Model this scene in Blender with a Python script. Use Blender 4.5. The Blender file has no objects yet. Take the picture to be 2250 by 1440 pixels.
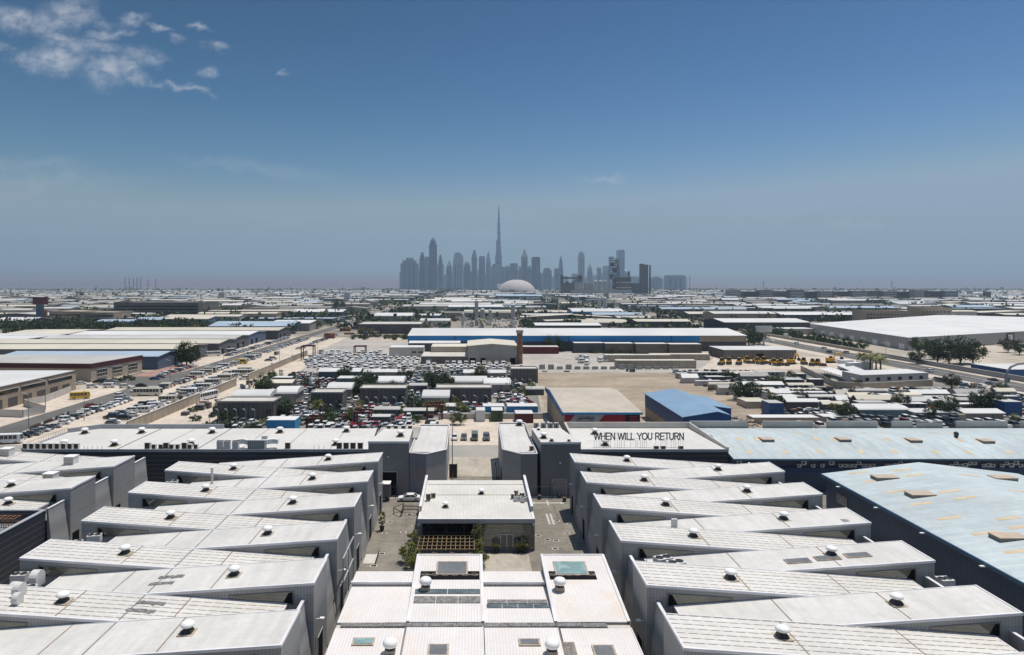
HAZE, SKY, SUNE, EXPO = .92e-4, .10, 4.1, 0.10
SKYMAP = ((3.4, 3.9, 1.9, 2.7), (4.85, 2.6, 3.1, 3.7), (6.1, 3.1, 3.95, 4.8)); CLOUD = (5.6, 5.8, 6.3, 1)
import bpy, math, random
from mathutils import Vector, Matrix
R = math.radians
random.seed(7)
S = bpy.context.scene
C = S.collection
F, CX, HY, H = 1480.0, 1035.0, 626.0, 45.0      # focal length, vanishing point and horizon of the photograph (px), camera height (m)
def gy(py, z=0.0): return F * (H - z) / (py - HY)
def gx(px, Y): return (px - CX) * Y / F
def gp(px, py, z=0.0):
    Y = gy(py, z); return gx(px, Y), Y
# ------------------------------------------------------------------ materials
def node(nt, t, **kw):
    n = nt.nodes.new(t)
    for k, v in kw.items(): setattr(n, k, v)
    return n
def math_(nt, op, a, b=None, c=None, clamp=False):
    n = node(nt, 'ShaderNodeMath', operation=op, use_clamp=clamp)
    for i, v in enumerate((a, b, c)):
        if v is None: continue
        if isinstance(v, (int, float)): n.inputs[i].default_value = v
        else: nt.links.new(v, n.inputs[i])
    return n.outputs[0]
def mix(nt, fac, a, b, mode='MIX'):
    n = node(nt, 'ShaderNodeMix', data_type='RGBA', blend_type=mode)
    for i, v in ((0, fac), (6, a), (7, b)):
        if isinstance(v, (int, float)): n.inputs[i].default_value = v
        elif isinstance(v, (tuple, list)): n.inputs[i].default_value = (*v[:3], 1)
        else: nt.links.new(v, n.inputs[i])
    return n.outputs[2]
def noise_(nt, vec, scale, detail=4, rough=.55, squash=None):
    if squash:
        mp = node(nt, 'ShaderNodeMapping'); mp.inputs['Scale'].default_value = squash
        nt.links.new(vec, mp.inputs['Vector']); vec = mp.outputs[0]
    n = node(nt, 'ShaderNodeTexNoise'); nt.links.new(vec, n.inputs['Vector'])
    n.inputs['Scale'].default_value = scale; n.inputs['Detail'].default_value = detail; n.inputs['Roughness'].default_value = rough
    return n.outputs['Fac']
def ramp(nt, v, a, b, lo=0., hi=1.):
    n = node(nt, 'ShaderNodeMapRange', interpolation_type='SMOOTHSTEP')
    nt.links.new(v, n.inputs[0])
    for i, q in enumerate((a, b, lo, hi)): n.inputs[i + 1].default_value = q
    return n.outputs[0]
M = {}
def mat(name, col, rough=.65, metal=0., spec=.3, noise=((.35, .10),), stains=(), stripes=(), obj=False, rand=0., bump=0.):
    m = bpy.data.materials.new(name); m.use_nodes = True; nt = m.node_tree; bs = nt.nodes['Principled BSDF']
    if obj: pos = node(nt, 'ShaderNodeTexCoord').outputs['Object']
    else: pos = node(nt, 'ShaderNodeNewGeometry').outputs['Position']
    sep = node(nt, 'ShaderNodeSeparateXYZ'); nt.links.new(pos, sep.inputs[0])
    rgb = node(nt, 'ShaderNodeRGB'); rgb.outputs[0].default_value = (*col, 1); c = rgb.outputs[0]
    height = None
    for s in noise:
        f = noise_(nt, pos, s[0], 5, .6, s[2] if len(s) > 2 else None)
        v = ramp(nt, f, .3, .7, 1 - s[1], 1 + s[1])
        cc = node(nt, 'ShaderNodeCombineColor')
        for i in range(3): nt.links.new(v, cc.inputs[i])
        c = mix(nt, 1., c, cc.outputs[0], 'MULTIPLY')
    for s in stains:                                   # (scale, lo, hi, colour, amount[, squash])
        f = noise_(nt, pos, s[0], 6, .65, s[5] if len(s) > 5 else None)
        c = mix(nt, ramp(nt, f, s[1], s[2], 0, s[4]), c, s[3])
    for s in stripes:                                  # dict ax, per, w, col, amt, soft, dash=(ax, per, w)
        q = math_(nt, 'DIVIDE', sep.outputs[s['ax']], s['per'])
        if s.get('soft'):
            f = math_(nt, 'SINE', math_(nt, 'MULTIPLY', q, 2 * math.pi)); f = math_(nt, 'MULTIPLY_ADD', f, .5, .5)
            height = f
        else: f = math_(nt, 'LESS_THAN', math_(nt, 'FRACT', q), s['w'])
        if 'dash' in s:
            a2, p2, w2 = s['dash']
            g = math_(nt, 'LESS_THAN', math_(nt, 'FRACT', math_(nt, 'DIVIDE', sep.outputs[a2], p2)), w2)
            f = math_(nt, 'MULTIPLY', f, math_(nt, 'MULTIPLY_ADD', g, .6, .4))
        if 'mod' in s:
            f = math_(nt, 'MULTIPLY', f, ramp(nt, noise_(nt, pos, s['mod'], 3), .35, .65, .35, 1.))
        c = mix(nt, math_(nt, 'MULTIPLY', f, s.get('amt', 1.)), c, s['col'])
    if rand:
        oi = node(nt, 'ShaderNodeObjectInfo').outputs['Random']
        v = math_(nt, 'MULTIPLY_ADD', oi, 2 * rand, 1 - rand)
        cc = node(nt, 'ShaderNodeCombineColor')
        for i in range(3): nt.links.new(v, cc.inputs[i])
        c = mix(nt, 1., c, cc.outputs[0], 'MULTIPLY')
    nt.links.new(c, bs.inputs['Base Color'])
    if bump and height is not None:
        b = node(nt, 'ShaderNodeBump'); b.inputs['Strength'].default_value = bump; b.inputs['Distance'].default_value = .05
        nt.links.new(height, b.inputs['Height']); nt.links.new(b.outputs[0], bs.inputs['Normal'])
    bs.inputs['Roughness'].default_value = rough; bs.inputs['Metallic'].default_value = metal
    bs.inputs['Specular IOR Level'].default_value = spec
    M[name] = m; return m
BR = (.23, .17, .12)
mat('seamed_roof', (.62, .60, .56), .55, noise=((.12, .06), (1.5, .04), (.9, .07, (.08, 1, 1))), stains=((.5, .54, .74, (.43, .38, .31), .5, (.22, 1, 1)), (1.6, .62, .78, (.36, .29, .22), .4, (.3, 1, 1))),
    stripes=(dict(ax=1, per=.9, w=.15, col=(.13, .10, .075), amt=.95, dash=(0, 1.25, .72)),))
mat('plain_roof', (.60, .585, .55), .55, noise=((.12, .07), (1.2, .04), (1.0, .06, (1, .08, 1))), stains=((.4, .55, .78, (.45, .41, .35), .45), (1.5, .64, .8, (.36, .30, .24), .35)),
    stripes=(dict(ax=1, per=.45, w=.07, col=(.40, .38, .35), amt=.3), dict(ax=0, per=1.1, w=.03, col=(.42, .41, .39), amt=.22)))
mat('flat_roof', (.60, .585, .55), .6, noise=((.08, .07), (.8, .04)), stains=((.15, .55, .75, (.5, .44, .35), .4), (1.2, .62, .75, (.40, .36, .3), .35)),
    stripes=(dict(ax=0, per=1.0, w=.04, col=(.45, .43, .4), amt=.3),))
mat('white_corrugated', (.72, .695, .67), .5, noise=((.15, .05), (1.5, .03)), stains=((.22, .52, .72, (.70, .57, .42), .5), (.9, .62, .8, (.58, .44, .32), .45, (1, .35, 1))),
    stripes=(dict(ax=0, per=.34, w=.0, col=(.60, .53, .49), amt=.42, soft=True),), bump=.5)
mat('pavilion_roof', (.60, .58, .535), .6, noise=((.2, .07), (1.5, .05)), stains=((.5, .57, .75, (.5, .42, .33), .5), (2.0, .66, .8, (.3, .22, .15), .4)),
    stripes=(dict(ax=0, per=.68, w=.09, col=(.36, .32, .28), amt=.45, mod=.4),))
mat('trim_white', (.70, .69, .70), .5)
mat('trim_grey', (.36, .37, .39), .5)
mat('grey_cladding', (.39, .385, .375), .6, spec=.3, noise=((.25, .08), (2., .04)), stripes=(dict(ax=0, per=.36, w=0, col=(.22, .218, .218), amt=.6, soft=True), dict(ax=1, per=.36, w=0, col=(.25, .25, .25), amt=.4, soft=True), dict(ax=2, per=3.2, w=.025, col=(.15, .15, .15), amt=.5)))
mat('gate_cladding', (.22, .215, .215), .6, noise=((.2, .10), (1.5, .05)), stripes=(dict(ax=0, per=.5, w=.06, col=(.13, .13, .135), amt=.35), dict(ax=1, per=.5, w=.06, col=(.13, .13, .135), amt=.35)))
mat('iridescent_cladding', (.19, .19, .205), .35, spec=.7, noise=((.2, .08),), stains=((.22, .5, .6, (.11, .17, .26), .75, (1, 1, .7)), (.27, .53, .63, (.30, .19, .115), .7, (1, 1, .6))),)
mat('dark_ribbed', (.030, .034, .046), .5, spec=.45, noise=((.15, .15),), stripes=(dict(ax=2, per=.95, w=.085, col=(.18, .19, .215), amt=.8),))
mat('navy_wall', (.055, .078, .125), .5, spec=.4, noise=((.2, .12), (1.2, .06)), stripes=(dict(ax=1, per=1.0, w=.07, col=(.02, .03, .055), amt=.55), dict(ax=0, per=1.0, w=.07, col=(.02, .03, .055), amt=.55)))
mat('pale_blue_roof', (.47, .53, .53), .5, noise=((.06, .08), (.6, .05), (.8, .09, (.06, 1, 1))), stains=((.10, .52, .70, (.56, .58, .56), .3), (.5, .6, .76, (.33, .40, .44), .25), (.9, .6, .78, (.40, .37, .32), .45, (.3, 1, 1))),
    stripes=(dict(ax=1, per=.95, w=.12, col=(.31, .38, .42), amt=.6, mod=.2), dict(ax=0, per=6.2, w=.02, col=(.34, .40, .43), amt=.5)))
mat('pale_blue_roof_across', (.47, .53, .53), .5, noise=((.06, .08), (.6, .05), (.8, .09, (1, .06, 1))), stains=((.10, .52, .70, (.56, .58, .56), .3), (.5, .6, .76, (.33, .40, .44), .25), (.9, .6, .78, (.40, .37, .32), .45, (1, .3, 1))),
    stripes=(dict(ax=0, per=.9, w=.12, col=(.29, .36, .40), amt=.7, mod=.2),))
mat('blue_roof', (.21, .32, .44), .5, noise=((.1, .07),), stripes=(dict(ax=0, per=1.3, w=.07, col=(.12, .23, .4), amt=.4),))
mat('blue_roof_pale', (.36, .44, .52), .5, noise=((.05, .1),))
mat('blue_wall', (.025, .085, .23), .5, noise=((.15, .12),), stripes=(dict(ax=1, per=1.0, w=.1, col=(.018, .055, .16), amt=.5), dict(ax=0, per=1.0, w=.1, col=(.018, .055, .16), amt=.5)))
mat('blue_fascia', (.03, .25, .56), .5, noise=((.05, .1),))
mat('sky_blue', (.06, .30, .55), .5, noise=((.1, .15),))
mat('teal_wall', (.11, .18, .20), .6, noise=((.1, .1),))
mat('far_white', (.61, .605, .59), .6, noise=((.03, .08),), rand=.09)
mat('far_cream', (.58, .535, .44), .6, noise=((.03, .08),), rand=.1)
mat('far_grey', (.44, .43, .41), .7, noise=((.03, .1),), rand=.12)
mat('far_dull', (.25, .235, .21), .8, noise=((.02, .2),))
mat('muted_blue', (.085, .16, .23), .5, noise=((.2, .1),))
mat('far_wall', (.30, .28, .25), .8, noise=((.05, .12),), stripes=(dict(ax=0, per=6., w=.12, col=(.14, .13, .12), amt=.5),), rand=.2)
mat('far_wall_dark', (.10, .10, .11), .8, noise=((.05, .15),), rand=.2)
mat('far_wall_blue', (.10, .14, .20), .8, noise=((.05, .15),), rand=.2)
mat('beige_wall', (.44, .37, .29), .8, noise=((.08, .1), (.7, .05)))
mat('tan_wall', (.36, .29, .22), .8, noise=((.08, .1), (.7, .06)))
mat('brown_wall', (.15, .125, .10), .8, noise=((.1, .18), (.8, .1)), stripes=(dict(ax=0, per=2.4, w=.12, col=(.09, .07, .06), amt=.5), dict(ax=1, per=2.4, w=.12, col=(.09, .07, .06), amt=.5)))
mat('brown_office', (.15, .135, .125), .8, noise=((.12, .2), (1., .12)), stripes=(dict(ax=0, per=1.6, w=.25, col=(.06, .055, .055), amt=.55),))
mat('maroon', (.085, .025, .03), .7, noise=((.1, .12),))
mat('concrete', (.36, .34, .31), .85, noise=((.1, .12), (1., .08)), stains=((.3, .55, .75, (.22, .19, .15), .5),))
mat('concrete_pale', (.52, .49, .445), .85, noise=((.1, .1), (1., .06)))
mat('concrete_wall', (.38, .32, .25), .9, noise=((.1, .12), (1.2, .1)), stripes=(dict(ax=1, per=4., w=.09, col=(.17, .14, .11), amt=.6), dict(ax=0, per=4., w=.09, col=(.2, .17, .13), amt=.5)))
mat('white_paint', (.78, .77, .75), .5, noise=((.4, .04),))
mat('roof_white_unit', (.62, .61, .585), .5, noise=((.6, .06),))
mat('vent_white', (.83, .82, .80), .4, noise=((1., .03),))
mat('dark_metal', (.025, .027, .03), .5, spec=.4)
mat('grey_metal', (.26, .265, .275), .45, metal=.2, noise=((1., .08),))
mat('rust_red', (.12, .028, .032), .7, noise=((.5, .2),))
mat('rust', (.24, .13, .075), .8, noise=((.4, .25),), stains=((.5, .5, .7, (.12, .07, .05), .6),))
mat('dark_glass', (.025, .03, .03), .08, spec=.8, noise=())
mat('clerestory_glass', (.13, .13, .095), .06, spec=1.0, noise=((.4, .25),))
mat('skylight_teal', (.22, .34, .335), .15, spec=.6, noise=((.8, .15),), stains=((.5, .5, .62, (.45, .55, .53), .5),))
mat('skylight_dark', (.105, .135, .135), .15, spec=.6, noise=((.8, .25),), stains=((.9, .5, .66, (.22, .25, .24), .6),))
mat('skylight_grey', (.17, .175, .175), .2, spec=.6, noise=((.6, .12), (4., .08)))
mat('grubby_panel', (.21, .20, .19), .5, noise=((2.5, .35), (6., .2)), stains=((1.1, .52, .7, (.11, .10, .09), .7),))
mat('tan_skylight', (.50, .40, .30), .5, noise=((.6, .08),))
mat('tan_strip', (.60, .47, .30), .5, noise=((.4, .12),))
mat('brown_frame', (.22, .20, .18), .6, noise=((1., .1),))
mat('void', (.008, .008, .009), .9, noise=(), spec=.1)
mat('joint_brown', (.27, .205, .15), .8, noise=((1.5, .25),))
mat('joint_grey', (.22, .22, .225), .8, noise=((1.5, .15),))
mat('flashing', (.42, .35, .27), .7, noise=((2., .25),))
mat('timber', (.33, .235, .125), .7, noise=((1., .15),))
mat('timber_dark', (.11, .065, .045), .7, noise=((1., .2),))
mat('tyre', (.02, .02, .02), .9, noise=())
mat('rim', (.35, .35, .36), .4, metal=.4, noise=())
mat('lamp_red', (.35, .01, .01), .3, noise=())
mat('lamp_clear', (.75, .75, .72), .2, noise=())
for nm, c in (('white', (.78, .78, .77)), ('silver', (.42, .43, .44)), ('grey', (.13, .135, .14)), ('black', (.015, .015, .017)), ('red', (.25, .015, .015)), ('blue', (.05, .11, .22)),
              ('beige', (.52, .46, .36)), ('yellow', (.70, .42, .02)), ('cream', (.66, .62, .52)), ('green', (.10, .16, .13))):
    mat('paint_' + nm, c, .3, spec=.5, noise=((1.5, .05),))
mat('plant_yellow', (.62, .34, .03), .5, noise=((.8, .2),), stains=((.6, .58, .7, (.15, .1, .05), .5),))
mat('bark', (.13, .095, .07), .9, noise=((2., .2),))
mat('leaf_dark', (.048, .066, .03), .8, noise=((.5, .35),), rand=.3)
mat('leaf_green', (.058, .088, .03), .8, noise=((.5, .3),), rand=.3)
mat('leaf_olive', (.17, .175, .06), .8, noise=((.6, .3),), rand=.25)
mat('leaf_dry', (.15, .11, .06), .8, noise=((.5, .3),), rand=.25)
mat('sign_dark', (.12, .125, .135), .5)
mat('sign_red', (.33, .02, .035), .5, noise=((.3, .08),))
mat('sign_grey', (.40, .40, .42), .5, noise=((.3, .06),))
mat('sign_black', (.015, .014, .015), .5)
mat('sign_faint', (.50, .10, .10), .5)
# ground
mat('ground_sand', (.42, .37, .30), .95, noise=((.012, .22), (.11, .14), (1.1, .06)), stains=((.006, .52, .62, (.22, .20, .18), .6), (.03, .55, .7, (.27, .23, .18), .6)))
mat('tan_roof', (.46, .41, .335), .7, noise=((.06, .1), (.5, .05)), stains=((.1, .52, .7, (.37, .32, .26), .5),), stripes=(dict(ax=0, per=1.2, w=.06, col=(.38, .34, .28), amt=.4),))
mat('dome_shell', (.47, .43, .405), .8, noise=((.004, .1),))
mat('lot_sand', (.55, .475, .39), .95, noise=((.05, .12), (.4, .08), (2.5, .05)), stains=((.09, .52, .68, (.38, .33, .27), .65), (.5, .6, .75, (.64, .57, .47), .5), (.5, .56, .7, (.40, .345, .28), .5, (1, .06, 1))))
mat('lot_tan', (.335, .275, .205), .95, noise=((.04, .15), (.3, .1)), stains=((.05, .5, .62, (.24, .195, .15), .75, (.5, 1.6, 1)), (.16, .55, .7, (.46, .40, .32), .7, (.4, 2, 1))))
mat('lot_dark', (.22, .205, .18), .95, noise=((.05, .2), (.4, .12)), stains=((.06, .5, .64, (.36, .33, .28), .8), (.2, .55, .7, (.12, .115, .10), .7)))
mat('far_soil', (.15, .145, .115), .95, noise=((.004, .25), (.02, .2)), stains=((.003, .5, .6, (.33, .29, .23), .6), (.008, .52, .62, (.07, .085, .045), .7)))
mat('estate_ground', (.25, .225, .185), .95, noise=((.01, .25), (.08, .15)), stains=((.008, .5, .6, (.40, .35, .28), .7), (.02, .54, .66, (.12, .12, .10), .6)))
mat('lot_grey', (.40, .37, .33), .95, noise=((.03, .14), (.3, .1)), stains=((.05, .54, .68, (.26, .24, .22), .7),))
mat('asphalt', (.125, .12, .112), .9, noise=((.06, .15), (.6, .1), (3., .06)), stains=((.08, .52, .7, (.18, .17, .155), .6), (.6, .55, .68, (.075, .072, .07), .5, (1, .03, 1))))
mat('paving', (.215, .195, .162), .9, noise=((.12, .14), (.8, .12), (5., .08)), stains=((.18, .5, .68, (.13, .12, .105), .65), (.5, .6, .75, (.29, .265, .225), .5), (.7, .56, .7, (.12, .11, .10), .55, (1, .07, 1))))
mat('paving_pale', (.40, .36, .30), .9, noise=((.15, .12), (1., .1)), stains=((.25, .52, .68, (.25, .225, .19), .75, (1, .4, 1)),))
mat('road_pale', (.33, .31, .275), .9, noise=((.1, .08),), stains=((.2, .5, .66, (.22, .205, .185), .6, (.1, 1, 1)),))
mat('road_paint', (.47, .455, .42), .8, noise=((2., .2),))
mat('brick_paving', (.34, .21, .175), .9, noise=((.2, .12),))
# lettering is turned into meshes first, while the scene is still empty
TXT = {}
for key, body in (('shop', '\ufee5\ufeee\ufe98\ufeb4\ufea0\ufef3\ufeae\ufe91'), ('line', '\ufe8e\ufeec\ufee3\ufeaa\ufea8\ufe98\ufeb3\ufe8d  \ufedd\ufe8e\ufe9f\ufee3 \ufefa\ufe91'), ('line_two', '\ufe94\ufef4\ufe91\ufeae\ufecc\ufedf\ufe8d \ufe94\ufe8e\ufea4\ufee3 \ufee5\ufe8e\ufeec\ufe9f')):
    cu = bpy.data.curves.new('t', 'FONT'); cu.body = body; cu.size = 1; cu.extrude = .01; cu.offset = .02 if key == 'shop' else 0
    tmp = bpy.data.objects.new('t', cu); C.objects.link(tmp); bpy.context.view_layer.update()
    TXT[key] = bpy.data.meshes.new_from_object(tmp.evaluated_get(bpy.context.evaluated_depsgraph_get())); bpy.data.objects.remove(tmp)
# ------------------------------------------------------------------ mesh building
ORG = {}
class MB:
    def __init__(s): s.v = []; s.f = []; s.m = []
    def add(s, vs, fs, mi=0):
        o = len(s.v); s.v += [tuple(v) for v in vs]; s.f += [tuple(i + o for i in f) for f in fs]; s.m += [mi] * len(fs); return s
    def box(s, x0, x1, y0, y1, z0, z1, mi=0):
        return s.add([(x0, y0, z0), (x1, y0, z0), (x1, y1, z0), (x0, y1, z0), (x0, y0, z1), (x1, y0, z1), (x1, y1, z1), (x0, y1, z1)],
                     [(3, 2, 1, 0), (4, 5, 6, 7), (0, 1, 5, 4), (1, 2, 6, 5), (2, 3, 7, 6), (3, 0, 4, 7)], mi)
    def hexa(s, b, t, mi=0):                           # bottom and top rings of the same length
        n = len(b)
        return s.add(list(b) + list(t), [tuple(range(n - 1, -1, -1)), tuple(range(n, 2 * n))] + [(i, (i + 1) % n, n + (i + 1) % n, n + i) for i in range(n)], mi)
    def prism(s, poly, z0, z1, mi=0):                  # ground polygon raised; z1 may be a list
        zt = z1 if isinstance(z1, (list, tuple)) else [z1] * len(poly)
        return s.hexa([(x, y, z0) for x, y in poly], [(x, y, z) for (x, y), z in zip(poly, zt)], mi)
    def ex(s, prof, ax, a, b, mi=0):                   # profile extruded along axis 0 (prof = y,z) or 1 (prof = x,z)
        if ax == 0: p, q = [(a, u, w) for u, w in prof], [(b, u, w) for u, w in prof]
        else: p, q = [(u, a, w) for u, w in prof], [(u, b, w) for u, w in prof]
        return s.hexa(p, q, mi)
    def bar(s, p, q, r=.05, mi=0, n=4):
        p, q = Vector(p), Vector(q); d = (q - p).normalized(); u = d.orthogonal().normalized(); w = d.cross(u)
        ring = lambda c: [tuple(c + r * (math.cos(k) * u + math.sin(k) * w)) for k in [2 * math.pi * (i + .5) / n for i in range(n)]]
        return s.hexa(ring(p), ring(q), mi)
    def lathe(s, prof, x=0, y=0, n=16, mi=0, z=0):     # profile of (r, z)
        vs = []; fs = []
        for r, h in prof: vs += [(x + r * math.cos(2 * math.pi * i / n), y + r * math.sin(2 * math.pi * i / n), z + h) for i in range(n)]
        for k in range(len(prof) - 1):
            for i in range(n): fs.append((k * n + i, k * n + (i + 1) % n, (k + 1) * n + (i + 1) % n, (k + 1) * n + i))
        fs.append(tuple(range(n - 1, -1, -1))); fs.append(tuple((len(prof) - 1) * n + i for i in range(n)))
        return s.add(vs, fs, mi)
    def cyl(s, x, y, z0, z1, r, n=16, mi=0, r2=None): return s.lathe([(r, z0), (r if r2 is None else r2, z1)], x, y, n, mi)
    def sheet(s, poly, z, mi=0): return s.add([(x, y, z) for x, y in poly], [tuple(range(len(poly)))], mi)
    def build(s, name, mats, parent=None, base=None, smooth=False):
        mats = [M[k] if isinstance(k, str) else k for k in (mats if isinstance(mats, (list, tuple)) else [mats])]
        me = bpy.data.meshes.new(name)
        o3 = Vector(ORG.get(parent.name, (0, 0, 0))) if parent else Vector(base or (0, 0, 0))
        me.from_pydata([tuple(Vector(v) - o3) for v in s.v], [], s.f)
        for m in mats: me.materials.append(m)
        if len(mats) > 1: me.polygons.foreach_set('material_index', s.m)
        if smooth: me.polygons.foreach_set('use_smooth', [True] * len(me.polygons))
        me.update(); ob = bpy.data.objects.new(name, me); C.objects.link(ob)
        if parent: ob.parent = parent
        else: ob.location = o3
        ORG[ob.name] = tuple(o3)
        return ob
def tag(o, label, cat, group=None, kind=None):
    if kind: o['kind'] = kind
    if label: o['label'] = label
    if cat: o['category'] = cat
    if group: o['group'] = group
    return o
def thing(name, label, cat, loc=(0, 0, 0), group=None):
    o = bpy.data.objects.new(name, None); C.objects.link(o); o.location = loc; ORG[o.name] = tuple(loc); o.empty_display_size = .3
    return tag(o, label, cat, group)
def kids(o): return KID.get(o.name, [])
KID = {}
def index_kids():
    KID.clear()
    for o in bpy.data.objects:
        if o.parent: KID.setdefault(o.parent.name, []).append(o)
def dup(o, loc, rz=0, label=None, group=None, scale=None, paint=None, top=True):
    c = o.copy(); C.objects.link(c)
    if top:
        c.location = loc; c.rotation_euler = (0, 0, rz)
        if label: c['label'] = label
        if group: c['group'] = group
        if scale: c.scale = scale if isinstance(scale, (tuple, list)) else (scale,) * 3
    if paint and c.type == 'MESH' and c.data.materials and c.data.materials[0].name.startswith('paint_'):
        c.material_slots[0].link = 'OBJECT'; c.material_slots[0].material = M['paint_' + paint]
    for k in list(KID.get(o.name, [])):
        d = dup(k, None, paint=paint, top=False); d.parent = c
    return c
def struct(mb, name, m, label=None):
    o = mb.build(name, m); o['kind'] = 'structure'
    if label: o['label'] = label
    return o
ORD = ['first', 'second', 'third', 'fourth', 'fifth', 'sixth', 'seventh', 'eighth', 'ninth', 'tenth', 'eleventh', 'twelfth', 'thirteenth', 'fourteenth', 'fifteenth', 'sixteenth', 'seventeenth', 'eighteenth', 'nineteenth', 'twentieth',
       'twenty-first', 'twenty-second', 'twenty-third', 'twenty-fourth', 'twenty-fifth', 'twenty-sixth', 'twenty-seventh', 'twenty-eighth', 'twenty-ninth', 'thirtieth']
# ================================================================== prototypes of roof equipment
PROTO = []
def proto(name, cat): o = thing(name, 'x', cat); PROTO.append(o); return o
def make_vent(name, body):
    o = proto(name, 'roof ventilator')
    MB().box(-.78, .78, -.78, .78, 0, .10).build('base_plate', 'flashing', o)
    MB().hexa([(-.52, -.52, .1), (.52, -.52, .1), (.52, .52, .1), (-.52, .52, .1)], [(-.40, -.40, .42), (.40, -.40, .42), (.40, .40, .42), (-.40, .40, .42)]).cyl(0, 0, .42, .75, .40, 14).build('neck', 'dark_metal', o)
    MB().lathe([(.40, .70), (.66, .74), (.70, .86), (.62, 1.02), (.42, 1.14), (.12, 1.19)], n=20).build('dome_cap', 'vent_white', o, smooth=True)
    return o
V_SHED = make_vent('roof_ventilator', 'dark_metal')
def make_big_vent():
    o = proto('roof_ventilator', 'roof ventilator')
    MB().box(-.55, .55, -.5, .5, 0, .42).build('base_plate', 'flashing', o)
    MB().cyl(0, 0, .42, .85, .42, 14).build('neck', 'dark_metal', o)
    MB().lathe([(.42, .72), (.70, .80), (.78, 1.02), (.76, 1.2), (.62, 1.4), (.36, 1.52), (.1, 1.56)], n=22).build('dome_cap', 'vent_white', o, smooth=True)
    return o
V_BIG = make_big_vent()
def make_ac(name, w, d, h, up):                        # outdoor unit with its grille in front or on top
    o = proto(name, 'air conditioner')
    MB().box(-w/2, w/2, -d/2, d/2, .12, h).box(-w/2 + .05, w/2 - .05, -d/2 + .05, -d/2 + .15, 0, .12).box(-w/2 + .05, w/2 - .05, d/2 - .15, d/2 - .05, 0, .12).build('casing', 'roof_white_unit', o)
    if up:
        for sx in ((-.25, .25) if w > 1.2 else (0,)):
            g = MB().lathe([(.36, h), (.36, h + .05), (.30, h + .05), (.30, h + .012)], sx * w, 0, 14).build('fan_grille', 'dark_metal', o)
    else:
        MB().box(-w/2 + .14, w/2 - .34, -d/2 - .03, -d/2 + .01, .26, h - .16).build('fan_grille', 'dark_metal', o)
    return o
AC_TOP = make_ac('air_conditioner', 1.5, 1.0, 1.0, True)
AC_SIDE = make_ac('air_conditioner', .95, .55, 1.0, False)
AC_SPLIT = make_ac('air_conditioner', .85, .4, .75, False)
AC_BOX = make_ac('air_conditioner', 1.25, 1.1, 1.35, True)
def dark_ac():
    o = proto('air_conditioner', 'air conditioner')
    MB().box(-.42, .42, -.4, .4, .05, 1.05).build('casing', 'roof_white_unit', o)
    MB().box(-.36, .36, -.43, -.4, .16, .98).box(-.45, -.42, -.3, .3, .16, .98).build('fan_grille', 'timber_dark', o)
    return o
AC_DARK = dark_ac()
index_kids()
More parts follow.
